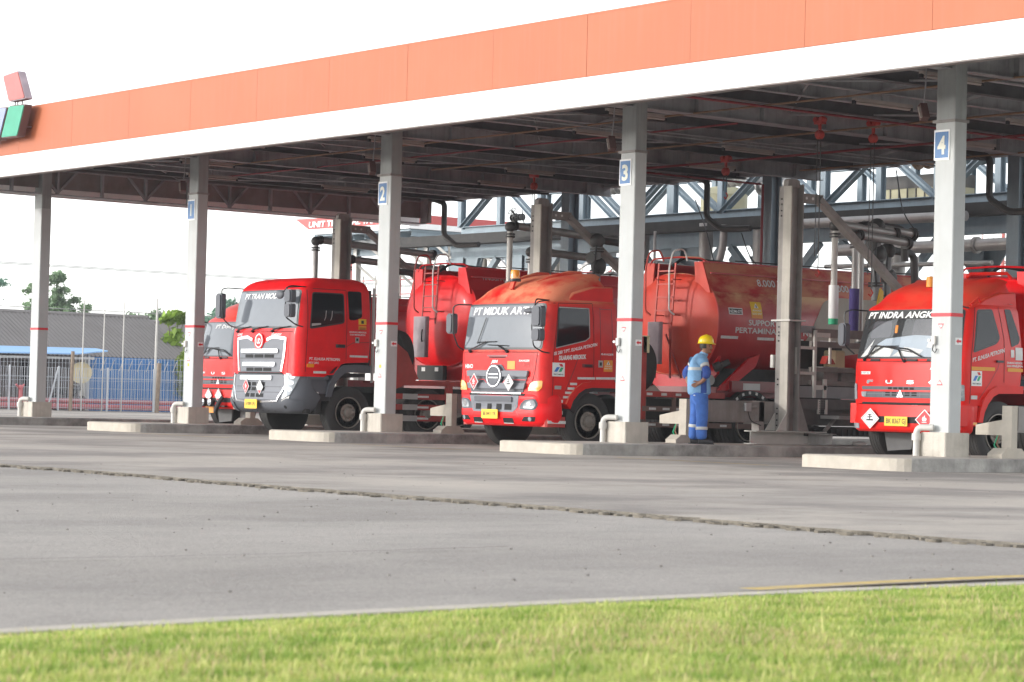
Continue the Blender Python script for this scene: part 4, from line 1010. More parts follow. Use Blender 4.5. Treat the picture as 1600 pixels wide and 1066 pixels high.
    mb = MB(); mb.box(-1.12,1.12,1.83,1.90,1.3,2.9,M['black'],.02); mb.tube([(1.12,1.95,1.1),(1.12,1.95,2.95)], .03, M['silver'], 8); mb.build('cab_rear_frame', t, smooth=0)
    for s_ in (1, -1):
        wheel(t, s_*1.07, 1.36, .505, .29, s_); wheel(t, s_*1.07, 3.25, .505, .29, s_, True); wheel(t, s_*1.0, 7.9, .5, .5, s_, False); wheel(t, s_*1.0, 9.2, .5, .5, s_, False)
    chassis(t, 10.6)
    # body : tank
    tk, sm = tank(t, 4.45, 10.6, -0.04, 1.23, 2.42, .93, M['red'], M['red_tank'], M['red'])
    cm = coping(t, 4.42, 10.6, -.04, 3.12, 3.50, 1.05, .86, M['red'], M['red_tank'])
    mb = MB(); mb.text('TINGGI MAKS 3.55M', cm, 4.75, 3.26, .07, M['retro'], .0, wd=1.15, off=.012); mb.build_split('tank_lettering', tk, smooth=0)
    ladder(t, .10, 4.02, 2.35, 3.52, .46, M['red_rail'], lean=.06)
    mb = MB(); mb.box(-.24,.20,3.88,3.98,1.66,2.49,M['rust_pk'],.02); mb.tube([(.10,3.87,1.98),(.14,3.83,2.02),(.14,3.83,2.16),(.10,3.87,2.22)], .014, M['black'], 6); mb.build('tool_locker', t, smooth=0)
    mb = MB(); mb.box(-1.1,1.1,4.3,10.5,.92,1.08,M['tank_dark']); mb.box(-.75,.75,4.6,10.4,.55,1.75,M['chassis']); 
    for y_ in (4.5,6.4,8.3,10.2): mb.prism([(-1.02,1.9),(-1.0,1.3),(-.6,1.02),(.6,1.02),(1.0,1.3),(1.02,1.9)], y_, y_+.06, M['red_tank'], lambda a, b, o_: Vector((a, o_, b)))
    mb.prism([(.45,1.05),(1.18,1.10),(1.20,1.55),(.95,1.85),(.6,1.5)], 4.55, 4.62, M['red_tank'], lambda a, b, o_: Vector((a, o_, b)))
    for a in (-.28,.18): mb.patch(rect(a-.06,a+.06,1.38,1.46), plane((0,4.2,0),(1,0,0),(0,0,1)), M['retro'], .003, .003, 9, 9)
    mb.box(-.5,.4,4.2,4.3,1.2,1.5,M['chassis']); mb.build('tank_cradle', t, smooth=0)
    # red fenders/spare wheel behind the cab on the right side
    mb = MB(); mb.lathe([(.30,-.12),(.5,-.12),(.52,0),(.5,.12),(.30,.12)], (.60,2.85,1.66), (0,1,0), M['tyre'], 30); mb.build('spare_wheel', t)
    mb = MB(); mb.prism([(2.35,.95),(3.0,1.20),(2.72,1.72),(2.42,1.92)], 1.19, 1.22, M['red_rail'], lambda a, b, o_: Vector((o_, a, b))); mb.build('side_panel', t, smooth=0)
    g_ = side_guard(t, 1.235, 2.1, 3.85, (.85,.64,.42), M['red_rail'], (2.12,3.7), topz=1.15)
    mb = MB(); mb.box(1.20,1.236,2.1,4.2,1.07,1.17,M['red_rail']); mb.box(.6,1.2,2.1,4.2,1.10,1.14,M['red_rail']); mb.box(1.20,1.236,3.72,3.84,.9,1.07,M['red_rail'])
    for z in (.85,.64,.42):
        mb.box(1.2355,1.239,2.62,2.98,z-.055,z+.055,M['silver']); mb.box(1.2355,1.240,2.98,3.25,z-.02,z+.02,M['retro'])
        mb.box(1.2355,1.239,2.11,2.2,z-.03,z+.03,M['retro'])
    mb.build_split('guard_reflector', g_, smooth=0)
    mb = MB(); mb.box(-1.1,1.1,2.3,4.2,.9,1.02,M['chassis']); mb.lathe([(.13,0),(.13,.6)], (.9,2.4,.75), (0,1,0), M['silver'], 14); mb.build('side_equipment', t, smooth=30)
    mb = MB(); mb.prism([(6.6,.9),(6.9,1.12),(10.3,1.12),(10.5,.9),(10.45,.88),(10.25,1.08),(6.95,1.08),(6.65,.86)], .72, 1.24, M['chassis'], lambda a, b, o_: Vector((o_, a, b))); mb.build('mudguard', t, smooth=0)
    return t
UDT = tanker_ud()

# ---------------------------------------------------------------- tanker 2 : oval badge, sun-faded roof fairing
def tanker_hino():
    t = thing('tanker_truck', 'tanker with sun-faded roof fairing and amber beacon, left of the column numbered 3', 'tanker truck', (17.2, -.09, 0), 'red fuel tankers under the canopy')
    C_ = Cab([(.76,.03,.62,1.20,.10,.17),(.90,.03,.72,1.21,.10,.17),(1.02,.03,.86,1.215,.10,.17),(1.12,.03,1.10,1.22,.10,.17),(1.165,.035,1.72,1.22,.10,.17),(1.62,.045,1.76,1.22,.10,.17),(1.72,.07,1.76,1.22,.10,.17),
              (2.47,.16,1.76,1.17,.10,.17),(2.53,.18,1.75,1.155,.10,.17),(2.62,.25,1.72,1.10,.12,.26),(2.76,.36,1.66,1.04,.16,.32),(2.87,.52,1.60,.99,.20,.38),(2.96,.75,1.56,.92,.22,.40),(3.03,1.05,1.53,.84,.2,.4),(3.07,1.30,1.50,.74,.12,.15)])
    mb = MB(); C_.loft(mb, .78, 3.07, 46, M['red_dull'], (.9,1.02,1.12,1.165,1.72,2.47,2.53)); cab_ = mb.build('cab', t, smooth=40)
    F = C_.front; D = C_.side
    # fairing wings over the doors and twin roof ribs
    for s_ in (1, -1):
        mb = MB(); P = [(.62,2.50),(1.72,2.50),(1.70,2.84),(1.30,2.83),(1.15,2.80),(.80,2.70)]
        mb.prism(P, .98, 1.13, M['red_dull'], lambda a, b, o_: Vector((o_*s_, a, b))); mb.build('roof_fairing', cab_, smooth=40, bevel=.03)
        mb = MB(); mb.tube([(.36*s_,.60,2.88),(.40*s_,.9,2.985),(.44*s_,1.25,3.06),(.46*s_,1.5,3.075)], [.02,.05,.06,.05], M['red_dull'], 8); mb.build('roof_rib', cab_)
    mb = MB(); mb.lathe([(.10,0),(.105,.03),(.10,.05)], (0,.40,2.90), (0,0,1), M['black'], 18); mb.build('beacon_base', cab_)
    mb = MB(); mb.lathe([(.085,.05),(.085,.17),(.07,.20),(.0001,.205)], (0,.40,2.90), (0,0,1), M['amber'], 18); mb.build('beacon', t)
    mb = MB(); mb.bar((0,.32,2.76),(0,.38,2.93), .10, .04, M['red_dull']); mb.build('beacon_bracket', cab_, smooth=0)
    # lower front
    B_ = Cab([(.38,.10,.42,1.14,.10,.22),(.44,.03,.50,1.20,.11,.25),(.55,.0,.55,1.225,.12,.26),(.62,.0,.56,1.23,.12,.26),(.72,.01,.55,1.23,.12,.26),(.88,.0,.52,1.235,.12,.26),(.93,.02,.45,1.22,.12,.26)])
    mb = MB(); B_.loft(mb, .38, .93, 18, M['red']); bp_ = mb.build('bumper', t, smooth=40)
    G = B_.front
    mb = MB()
    P = [(-.74,.96),(.74,.96),(.86,1.34),(.25,1.34),(.16,1.44),(-.16,1.44),(-.25,1.34),(-.86,1.34)]
    mb.patch(rpoly(P, .03), F, M['grey_pl'], .012, .01)
    mb.patch(rpoly([(-.84,1.23),(.84,1.23),(.86,1.33),(-.86,1.33)], .02), F, M['grey_lt'], .05, .045)
    mb.patch(rpoly([(-.78,1.02),(.78,1.02),(.82,1.12),(-.82,1.12)], .02), F, M['grey_lt'], .05, .045)
    mb.ribbon([(-.80,1.175),(-.3,1.175),(-.2,1.10),(.2,1.10),(.3,1.175),(.82,1.175)], F, .014, M['sred'], .035)
    mb.ribbon([(-.70,.945),(.70,.945)], F, .022, M['chrome'], .03)
    mb.patch(rect(-.78,.78,.90,.94), F, M['dark'], .02, .015); mb.build('grille', cab_, smooth=0)
    mb = MB(); k = lambda r_: [(r_*math.cos(a), 1.235+r_*.95*math.sin(a)) for a in np.linspace(0, 2*math.pi, 33)[:-1]]
    mb.patch(k(.215), F, M['grey_pl'], .055, .05, .1, .1); mb.ribbon(k(.188)+[k(.188)[0]], F, .022, M['chrome'], .066); mb.patch(k(.15), F, M['grey_pl'], .060, .004, .1, .1)
    mb.patch([(-.13,1.200),(.13,1.200),(.13,1.216),(-.13,1.216)], F, M['chrome'], .068, .006); mb.patch([(-.13,1.262),(.13,1.262),(.13,1.278),(-.13,1.278)], F, M['chrome'], .068, .006); mb.build('badge', cab_)
    for s_ in (1, -1):
        mb = MB(); P = rpoly([(a*s_, b) for a, b in [(.86,.99),(1.10,.99),(1.15,1.06),(1.15,1.17),(.98,1.15),(.90,1.10)]][::s_], .02); mb.patch(P, F, M['amber'], .02, .018, .04, .06); mb.build('turn_signal', cab_)
        mb = MB(); P = rpoly([(a*s_, b) for a, b in [(.66,.67),(1.02,.66),(1.08,.76),(1.04,.86),(.80,.84),(.70,.77)]][::s_], .04); mb.patch(P, G, M['grey_pl'], .008, .008, .05, .06)
        Q = rpoly([(a*s_, b) for a, b in [(.78,.69),(1.00,.69),(1.05,.76),(1.01,.84),(.84,.82),(.76,.75)]][::s_], .03); mb.patch(Q, G, M['lens'], .016, .012, .04, .04)
        mb.patch([(.90*s_+.055*math.cos(a),.76+.055*math.sin(a)) for a in np.linspace(0, 6.28, 15)[:-1]], G, M['chrome'], .022, .006); mb.build('headlight', bp_)
        mb = MB(); P = rpoly([(a*s_, b) for a, b in [(.72,.47),(1.02,.47),(1.05,.55),(.80,.55)]][::s_], .02); mb.patch(P, G, M['dark'], .006, .006, .05, .05); mb.patch([(.93*s_+.038*math.cos(a),.51+.038*math.sin(a)) for a in np.linspace(0, 6.28, 13)[:-1]], G, M['lens'], .014, .012); mb.build('fog_lamp', bp_)
    mb = MB(); mb.patch(rpoly([(-.62,.62),(.52,.62),(.62,.70),(.66,.90),(-.74,.90),(-.68,.70)], .03), G, M['grey_lt'], .008, .008)
    for a, b in ((-.54,-.38),(-.18,-.06),(.08,.22),(.3,.48)): mb.patch(rect(a,b,.655,.76), G, M['dark'], .012, .003)
    mb.patch(rect(-.56,.50,.80,.88,.02), G, M['grey_pl'], .03, .022)
    for a, b in ((-.62,-.34),(.26,.52)): mb.patch(rect(a,b,.435,.52,.02), G, M['dark'], .008, .006)
    mb.ribbon([(-.6,.435),(-.35,.435)], G, .012, M['retro'], .014); mb.ribbon([(.27,.435),(.52,.435)], G, .012, M['retro'], .014)
    for s_ in (-1, 1): mb.ribbon([(.58*s_,.90),(.58*s_,.66),(.66*s_,.56),(.66*s_,.40)], G, .01, M['tank_dark'], .006)
    mb.build('bumper_grille', bp_, smooth=0)
    mb = MB(); pm = plane((-.06,-.035,0),(1,0,0),(0,0,1)); mb.patch(rect(-.23,.23,.50,.66,.02), pm, M['yellow'], .012, .012, 9, 9); mb.text('BE 8411 YR', pm, 0, .555, .065, M['ink'], .01, align='c', off=.014, wd=.36); mb.build('number_plate', bp_, smooth=0)
    mb = MB(); pf = plane((0,-.06,0),(1,0,0),(0,0,1)); hazard(mb, pf, -.50, 1.135, .125, 'flame', .145); hazard(mb, pf, .49, 1.125, .14, 'fish', .145); mb.build_split('hazard_placard', cab_, smooth=0)
    mb = MB(); mb.patch(rpoly([(-1.11,1.695),(1.11,1.695),(1.08,2.50),(-1.08,2.50)], .07), F, M['black'], .006, .006)
    mb.patch(rpoly([(-1.075,1.735),(1.075,1.735),(1.045,2.47),(-1.045,2.47)], .06), F, M['glass_ws'], .010, .003)
    mb.patch(rect(-.92,.9,2.28,2.46), F, M['grey_lt'], .0125, .002)
    mb.text('PT MIDUK ARTA', F, -.88, 2.31, .13, M['white'], .022, .18, off=.017, wd=1.72); ws = mb.build('windscreen', cab_)
    wiper(ws, C_, -.82, 1.66, -.35, 1.83, bl=.6, ang=.02); wiper(ws, C_, .28, 1.66, .0, 1.77, bl=.6, ang=-.03)
    mb = MB(); mb.tube([F(-.62,1.80,.03), F(-.42,2.26,.03)], .008, M['black'], 5); mb.build('wiper', ws)
    mb = MB(); mb.ribbon([(-1.06,1.655),(1.06,1.655)], F, .012, M['dark'], .004); mb.ribbon([(-.9,.98),(-1.0,1.34),(-1.04,1.64)], F, .010, M['dark'], .004); mb.ribbon([(.9,.98),(1.0,1.34),(1.04,1.64)], F, .010, M['dark'], .004)
    mb.patch(rect(-.28,.30,1.575,1.605,.01), F, M['tank_dark'], .008, .006); mb.patch(rect(-.22,.24,1.555,1.572,.005), F, M['dark'], .006, .004)
    mb.text('HINO', F, -.98, 1.375, .07, M['white'], .03, wd=.26); mb.text('JBM', F, -.16, 1.465, .055, M['white'], .02, .3, wd=.20); mb.text('500', F, .70, 1.42, .05, M['red_rail'], .02, wd=.16); mb.text('RANGER', F, .60, 1.49, .035, M['white'], .02, .3, wd=.26)
    mb.patch(rect(.30,.50,1.36,1.50), F, M['orange_st'], .005, .003); mb.build_split('front_lettering', cab_, smooth=0)
    for sd, mp in ((1, D), (-1, C_.sidel)):
        fl = (lambda P: P) if sd > 0 else (lambda P: [(-a, b) for a, b in P][::-1])
        mb = MB(); mb.patch(rpoly(fl([(.355,1.72),(1.02,1.87),(1.125,1.93),(1.125,2.45),(.44,2.45)]), .05), mp, M['black'], .005, .005)
        mb.patch(rpoly(fl([(.385,1.755),(1.01,1.90),(1.095,1.955),(1.095,2.42),(.465,2.42)]), .04), mp, M['glass_dk'], .008, .003)
        if sd > 0: mb.ribbon([(.365,1.735),(1.02,1.88),(1.11,1.94),(1.11,2.435),(.45,2.435)], mp, .014, M['silver'], .009)
        mb.build('side_window', cab_)
        mb = MB()
        if sd > 0:
            mb.patch(rpoly([(.50,1.95),(.72,1.98),(.72,2.30),(.50,2.28)], .03), mp, M['glass_ws'], .0105, .002); mb.patch([(.34,2.05),(.42,2.22),(.37,2.25),(.33,2.15)], mp, M['red_rail'], .0105, .002); mb.build('window_reflection_panel', cab_) if False else None
        mb = MB()
        mb.ribbon(fl([(.44,2.50),(.34,1.8),(.32,1.6),(.32,.80)]), mp, .010, M['dark']); mb.ribbon(fl([(1.20,2.52),(1.22,1.22)]), mp, .010, M['dark']); mb.ribbon(fl([(.26,2.50),(1.20,2.53)]), mp, .010, M['dark'])
        mb.ribbon(fl([(1.36,1.5),(1.36,2.44),(1.62,2.44),(1.64,1.5)]), mp, .012, M['tank_dark'], .004)
        mb.ribbon(fl([(.60,1.0),(.80,1.42),(.88,1.62)]), mp, .014, M['tank_dark'], .004)
        mb.build('door_seam', cab_)
        mb = MB(); mb.box(*((1.225,1.255) if sd > 0 else (-1.255,-1.225)), 1.0, 1.16, 1.435, 1.465, M['black'], .008); mb.box(*((1.215,1.235) if sd > 0 else (-1.235,-1.215)), .96, 1.2, 1.42, 1.48, M['tank_dark'], .008); mb.build('door_handle', cab_)
    mb = MB(); D2 = D
    mb.text('ISI 280 T/PT. ELNUSA PETROFIN', D2, .33, 1.61, .055, M['white'], .02, wd=.95, slope=.20); mb.text('DILARANG MEROKOK', D2, .44, 1.53, .075, M['white'], .04, wd=.60, slope=.07)
    oil_logo(mb, D2, .30, 1.25, .27, .235)
    for a, b, z in ((.86,1.25,1.235),(1.27,1.72,1.245)): mb.patch([(a,z-.025),(b,z-.018),(b,z+.022),(a,z+.015)], D2, M['retro'])
    for a, z in ((.70,1.13),(.65,1.05),(.60,.975),(.56,.90)): mb.patch(rect(a,a+.15,z-.02,z+.02), D2, M['retro'])
    mb.patch(rect(.34,.56,.80,.85), D2, M['retro']); mb.patch(rect(.36,.50,1.03,1.09,.01), D2, M['silver'], .012, .01)
    mb.text('RANGER', D2, 1.37, 1.645, .032, M['white'], .02, .3, wd=.28); warn_sticker(mb, D2, 1.44, 1.36, .20, .20, M['orange_st']); mb.patch(rect(1.32,1.42,1.43,1.55), D2, M['silver']); mb.patch(rect(1.345,1.395,1.46,1.52), D2, M['ink'], .008, .001)
    mb.build_split('door_lettering', cab_, smooth=0)
    mb = MB(); mb.ball((1.16,.25,2.53), .05, M['silver'], 6, (1,1.6,.7)); mb.ball((1.17,1.36,2.50), .05, M['pipe_dk'], 6); mb.build_split('marker_lamp', cab_)
    mb = MB(); mb.box(-1.18,1.19,.22,.66,.38,.56,M['red_rail'],.03); mb.box(1.195,1.205,.25,.64,.44,.49,M['retro']); mb.box(-1.15,1.15,.2,.62,.58,.76,M['black'],.03); mb.box(1.155,1.17,.25,.6,.60,.66,M['silver']); mb.build('step', t, smooth=0)
    for sd in (1, -1):
        mb = MB(); O_ = [(.62,.78),(.68,.92),(.80,1.05),(.96,1.15),(1.16,1.18),(1.76,1.18)]; I_ = [(.70,.70),(.76,.84),(.88,.97),(1.02,1.05),(1.18,1.075),(1.76,1.075)]
        mb.prism(O_+I_[::-1], 1.0, 1.245, M['red_dull'], lambda a, b, o_: Vector((o_*sd, a, b)))
        J_ = [(.78,.62),(.84,.80),(.93,.91),(1.04,.98),(1.2,1.01),(1.76,1.01)]
        mb.prism(I_+J_[::-1], .8, 1.25, M['black'], lambda a, b, o_: Vector((o_*sd, a, b)))
        mb.build('wheel_arch', t, smooth=30)
    mirror(t, C_, 0, 0, 0, [(1.28,-.02,2.08,2.44,.25),(1.28,-.02,1.84,2.05,.23)], [(1.05,.35,2.55),(1.12,.0,2.56),(1.16,-.06,2.5),(1.10,-.08,2.1),(1.14,-.06,1.75),(1.18,.1,1.66),(1.2,.3,1.64)])
    mirror(t, C_, 0, 0, 0, [(1.34,.10,1.98,2.34,.18)], [(1.05,.35,2.5),(1.2,.05,2.5),(1.26,.0,2.45),(1.24,.0,2.0),(1.22,.1,1.75),(1.2,.3,1.66)], -1)
    mb = MB(); mb.ball((.96,-.02,2.36), .10, M['grey_pl'], 8, (1.5,.5,.45)); mb.tube([(1.0,.0,2.40),(1.05,.1,2.52),(1.05,.3,2.55)], .012, M['black'], 6); mb.build('kerb_mirror', t)
    for s_ in (1, -1):
        wheel(t, s_*1.06, 1.16, .49, .28, s_); wheel(t, s_*.98, 4.92, .49, .5, s_, False); wheel(t, s_*.98, 6.25, .49, .5, s_, False)
    chassis(t, 8.6)
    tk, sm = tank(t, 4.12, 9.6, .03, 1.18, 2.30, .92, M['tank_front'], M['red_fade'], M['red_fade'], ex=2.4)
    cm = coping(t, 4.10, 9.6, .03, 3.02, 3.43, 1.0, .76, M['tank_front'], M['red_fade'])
    mb = MB(); mp = sm
    mb.text('8.000 L', cm, 5.30, 3.035, .13, M['retro'], .015, wd=.62, off=.012); mb.text('8.000 L', cm, 7.22, 3.03, .13, M['retro'], .015, wd=.62, off=.012)
    mb.text('SUPPORTED BY', mp, 4.86, 2.30, .10, M['retro'], .02, wd=1.25); mb.text('PERTAMINA PATRA NIAGA', mp, 4.54, 2.155, .10, M['retro'], .02, wd=2.3)
    warn_sticker(mb, mp, 4.94, 2.43, .27, .30, M['yellow']); mb.patch(rect(4.95,5.20,2.43,2.49), mp, M['orange_st'], .008, .002, .3, .03)
    mb.patch(rect(4.38,4.72,2.48,2.60), mp, M['white']); mb.patch(rect(4.395,4.705,2.495,2.585), mp, M['ink'], .008, .002); mb.text('NDM-075', mp, 4.55, 2.51, .055, M['white'], .02, align='c', off=.011, wd=.31)
    for a in (4.20,5.10,5.85,6.7,7.6,8.5): mb.patch(rect(a,a+.42,2.04,2.09), mp, M['retro'])
    mb.build_split('tank_lettering', tk, smooth=0)
    mb = MB(); P = [(6.05,1.75),(6.9,1.75),(8.0,1.9),(9.3,2.2),(9.3,2.95),(7.2,2.90),(6.85,2.80),(6.6,2.5),(6.4,2.15)]
    mb.patch(rpoly(P, .12), mp, M['wood_w'], .006, .004, .2, .12); mb.build('pale_swoosh', tk, smooth=60)
    ladder(t, .15, 3.72, 2.2, 3.40, .46, M['hoistrail'], lean=.08)
    mb = MB()
    for a in (-.06,.36): mb.bar((a,3.74,1.3),(a,3.72,2.2), .04, .02, M['red_rail'])
    mb.bar((.24,3.72,2.1),(.6,3.8,1.3), .03, .02, M['red_rail']); mb.build('ladder_foot', t, smooth=0)
    mb = MB(); mb.box(-.10,.24,3.56,3.66,1.55,2.32,M['rust_pk'],.02); mb.build('tool_locker', t, smooth=0)
    mb = MB(); mb.lathe([(.25,-.10),(.28,-.13),(.47,-.13),(.50,-.08),(.50,.08),(.47,.13),(.28,.13),(.25,.10)], (.54,2.72,1.50), (0,1,0), M['tyre'], 36); mb.lathe([(.27,-.05),(.15,-.05),(.1,.02),(.0001,.02)], (.54,2.72,1.50), (0,1,0), M['rim'], 24); mb.build('spare_wheel', t)
    mb = MB(); mb.box(1.17,1.2,2.34,2.44,.55,2.0,M['red_rail']); mb.box(1.12,1.2,2.36,2.50,1.72,2.02,M['wood_y']); mb.build('side_post', t, smooth=0)
    mb = MB(); mb.box(-1.1,1.1,4.2,9.5,.98,1.16,M['tank_dark']); mb.box(-.75,.75,4.4,9.4,.55,1.75,M['chassis'])
    for y_ in (4.3,6.2,8.1,9.3): mb.prism([(-1.04,1.85),(-1.0,1.4),(-.6,1.10),(.6,1.10),(1.0,1.4),(1.04,1.85)], y_, y_+.06, M['red_tank'], lambda a, b, o_: Vector((a, o_, b)))
    for sd in (1,-1): mb.prism([(4.22,1.10),(4.45,1.10),(5.15,1.55),(5.25,1.78),(5.0,1.70)], 1.05*sd, 1.12*sd, M['red_tank'], lambda a, b, o_: Vector((o_, a, b)))
    mb.box(1.10,1.19,4.5,6.8,1.08,1.28,M['tank_dark']); mb.patch(rect(4.78,5.2,1.12,1.24), plane((1.19,0,0),(0,1,0),(0,0,1)), M['silver'], .004, .004, 9, 9)
    mb.build('tank_cradle', t, smooth=0)
    mb = MB(); mb.lathe([(.085,0),(.09,.12),(.06,.14),(.06,.3)], (.98,4.25,1.50), (.4,.7,.35), M['pipe_dk'], 12); mb.lathe([(.10,0),(.10,.05)], (1.06,4.05,1.28), (1,-.3,0), M['silver'], 14); mb.build('valve', t)
    g_ = side_guard(t, 1.225, 2.36, 5.3, (.74,.46), M['brown_rail'], (2.4,3.1,3.9), topz=.95, hh=.09)
    mb = MB(); mb.box(1.19,1.226,2.2,4.3,.95,1.05,M['red_rail']); mb.box(.5,1.19,2.2,4.3,.99,1.03,M['red_rail'])
    for a in (2.44,2.78,3.12,3.46): mb.box(1.2265,1.230,a,a+.13,.975,1.02,M['retro'])
    for z in (.74,.46):
        for a in (2.5,2.82,3.14,3.46,4.2): mb.box(1.2265,1.230,a,a+.16,z-.02,z+.02,M['retro'])
    mb.build_split('guard_reflector', g_, smooth=0)
    mb = MB(); mb.box(.7,1.1,2.35,3.6,.55,.92,M['chassis'],.04); mb.lathe([(.14,0),(.14,.8)], (.95,2.5,.75), (0,1,0), M['chassis'], 14)
    mb.prism([(2.5,1.03),(2.75,1.14),(2.9,1.12),(3.05,1.16),(3.2,1.04)], .7, .74, M['conc'], lambda a, b, o_: Vector((o_, a, b))); mb.build('side_equipment', t, smooth=30)
    for yc in (4.92, 6.25):
        mb = MB(); O_ = [(yc+.62*math.cos(a), .49+.62*math.sin(a)) for a in np.linspace(2.75, .38, 13)]; I_ = [(yc+.57*math.cos(a), .49+.57*math.sin(a)) for a in np.linspace(2.75, .38, 13)]
        mb.prism(O_+I_[::-1], .70, 1.25, M['chassis'], lambda a, b, o_: Vector((o_, a, b)))
        mb.prism(O_+[(yc+.5*math.cos(a), .49+.53*math.sin(a)) for a in np.linspace(.38, 2.75, 13)], 1.251, 1.256, M['chassis'], lambda a, b, o_: Vector((o_, a, b)))
        for a in np.linspace(2.5, .75, 7): mb.prism([(yc+r_*math.cos(a+d), .49+r_*math.sin(a+d)) for r_, d in ((.555,-.045),(.605,-.045),(.605,.045),(.555,.045))], 1.257, 1.262, M['retro'], lambda a_, b, o_: Vector((o_, a_, b)))
        mb.build('mudguard', t, smooth=0)
    return t
M['wood_w'] = mat('dirty_cream_paint', (.42,.37,.31), .6, var=.1, dirt=.35, dcol=(.25,.18,.14))
M['hoistrail'] = mat('orange_red_ladder', (.50,.05,.03), .5, var=.15, dirt=.2)
HIN = tanker_hino()

# ---------------------------------------------------------------- tankers 0 and 3 : same maker, lettered front
def tanker_fuso(loc, label, ban, near):
    t = thing('tanker_truck', label, 'tanker truck', loc, 'red fuel tankers under the canopy')
    C_ = Cab([(.60,.05,.40,1.16,.11,.16),(.92,.05,.66,1.19,.11,.16),(1.05,.045,.74,1.195,.11,.16),(1.20,.045,1.02,1.20,.11,.16),(1.255,.045,1.52,1.20,.11,.16),(1.55,.05,1.54,1.20,.11,.16),(1.66,.08,1.54,1.20,.11,.16),
              (2.40,.22,1.52,1.13,.12,.16),(2.46,.24,1.50,1.12,.12,.16),(2.56,.33,1.46,1.08,.16,.28),(2.70,.42,1.42,1.04,.2,.34),(2.82,.60,1.40,.98,.24,.4),(2.90,.82,1.38,.92,.24,.4),(2.96,1.05,1.36,.84,.1,.2)])
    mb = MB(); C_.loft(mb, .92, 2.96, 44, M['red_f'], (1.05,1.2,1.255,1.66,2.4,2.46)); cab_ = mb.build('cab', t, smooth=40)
    F = C_.front; D = C_.side
    for s_ in (1, -1):
        mb = MB(); P = [(.45,2.44),(1.50,2.44),(1.46,2.74),(1.1,2.72),(.75,2.62)]
        mb.prism(P, .98, 1.10, M['red_f'], lambda a, b, o_: Vector((o_*s_, a, b))); mb.build('roof_fairing', cab_, smooth=40, bevel=.03)
    B_ = Cab([(.47,.06,.40,1.14,.11,.22),(.52,.01,.42,1.19,.11,.24),(.66,.0,.44,1.20,.11,.24),(.84,.02,.44,1.20,.11,.24),(.905,.03,.42,1.195,.11,.24)])
    mb = MB(); B_.loft(mb, .47, .905, 14, M['red_f']); bp_ = mb.build('bumper', t, smooth=40); G = B_.front
    mb = MB(); mb.patch(rpoly([(-.86,1.02),(.86,1.02),(.92,1.20),(-.92,1.20)], .03), F, M['grey_pl'], .010, .01)
    for z0, z1, a in ((1.15,1.185,.28),(1.05,1.075,.34),(1.085,1.11,.34)):
        for k in range(5):
            mb.patch(rect(-a+k*a*.42, -a+k*a*.42+a*.30, z0, z1), F, M['dark'], .014, .002)
    mb.ribbon([(-.90,1.13),(.90,1.13)], F, .028, M['red_f'], .022); mb.ribbon([(-.85,1.08),(.85,1.08)], F, .01, M['grey_lt'], .016)
    for k in range(9): mb.ribbon([(-.8+k*.2,1.03),(-.8+k*.2,1.11)], F, .008, M['grey_lt'], .015)
    for P in ([(-.035,1.095),(0,1.07),(.035,1.095),(0,1.145)], [(-.07,1.03),(-.0,1.03),(-.0,1.07),(-.035,1.085)], [(.0,1.03),(.07,1.03),(.035,1.085),(.0,1.07)]): mb.patch(P, F, M['chrome'], .03, .01)
    mb.patch(rect(-.9,.9,.91,.945), F, M['dark'], .012, .01); mb.build('grille', cab_, smooth=0)
    for s_ in (1, -1):
        mb = MB(); mb.patch(rpoly([(a*s_, b) for a, b in [(.80,1.03),(.90,1.03),(.92,1.11),(.78,1.11)]][::s_], .02), F, M['lens'], .02, .016, .05, .05)
        mb.patch(rpoly([(a*s_, b) for a, b in [(1.03,.99),(1.17,.99),(1.17,1.24),(1.05,1.24)]][::s_], .02), F, M['lens'], .014, .012, .03, .06); mb.build('headlight', cab_)
        mb = MB(); mb.patch(rpoly([(a*s_, b) for a, b in [(.92,.52),(1.10,.52),(1.10,.60),(.92,.60)]][::s_], .01), G, M['lens'], .012, .01, .04, .05); mb.build('fog_lamp', bp_)
    mb = MB(); mb.patch(rect(-.45,.55,.62,.72,.02), G, M['dark'], .006, .005); mb.build('bumper_slots', bp_)
    mb = MB(); pm = plane((0,-.03,0),(1,0,0),(0,0,1)); u0 = -.02
    if near: mb.patch(rect(u0-.25,u0+.24,.57,.72,.01), pm, M['yellow'], .012, .012, 9, 9); mb.text('BK 8367 GJ', pm, u0, .61, .08, M['ink'], .015, align='c', off=.014, wd=.42)
    else: mb.patch(rect(-.42,-.06,.38,.52,.01), pm, M['orange_st'], .012, .012, 9, 9)
    mb.build('number_plate', bp_, smooth=0)
    mb = MB()
    if near: hazard(mb, plane((0,-.015,0),(1,0,0),(0,0,1)), -.60, .68, .20, 'fish', .165); hazard(mb, plane((0,-.02,0),(1,0,0),(0,0,1)), .58, .68, .20, 'flame', .165)
    else: hazard(mb, plane((0,-.015,0),(1,0,0),(0,0,1)), -.33, .77, .15, 'half', .16); hazard(mb, plane((0,-.015,0),(1,0,0),(0,0,1)), .1, .77, .15, 'half', .16)
    mb.build_split('hazard_placard', bp_, smooth=0)
    if not near:
        for a in (-.52,-.24,.06): mb = MB(); mb.lathe([(.09,0),(.10,-.03),(.09,-.10),(.0001,-.11)], (a,-.13,.62), (0,1,0), M['black'], 16); mb.lathe([(.082,-.105),(.0001,-.13)], (a,-.13,.62), (0,1,0), M['lens'], 16); mb.build('spot_lamp', bp_)
        mb = MB(); mb.box(-.8,.5,-.10,-.02,.52,.55,M['black']); mb.tube([(.35,-.05,.74),(.30,-.14,.6),(.22,-.16,.40)], .05, M['black'], 8, fillet=.1); mb.build('lamp_bar', bp_)
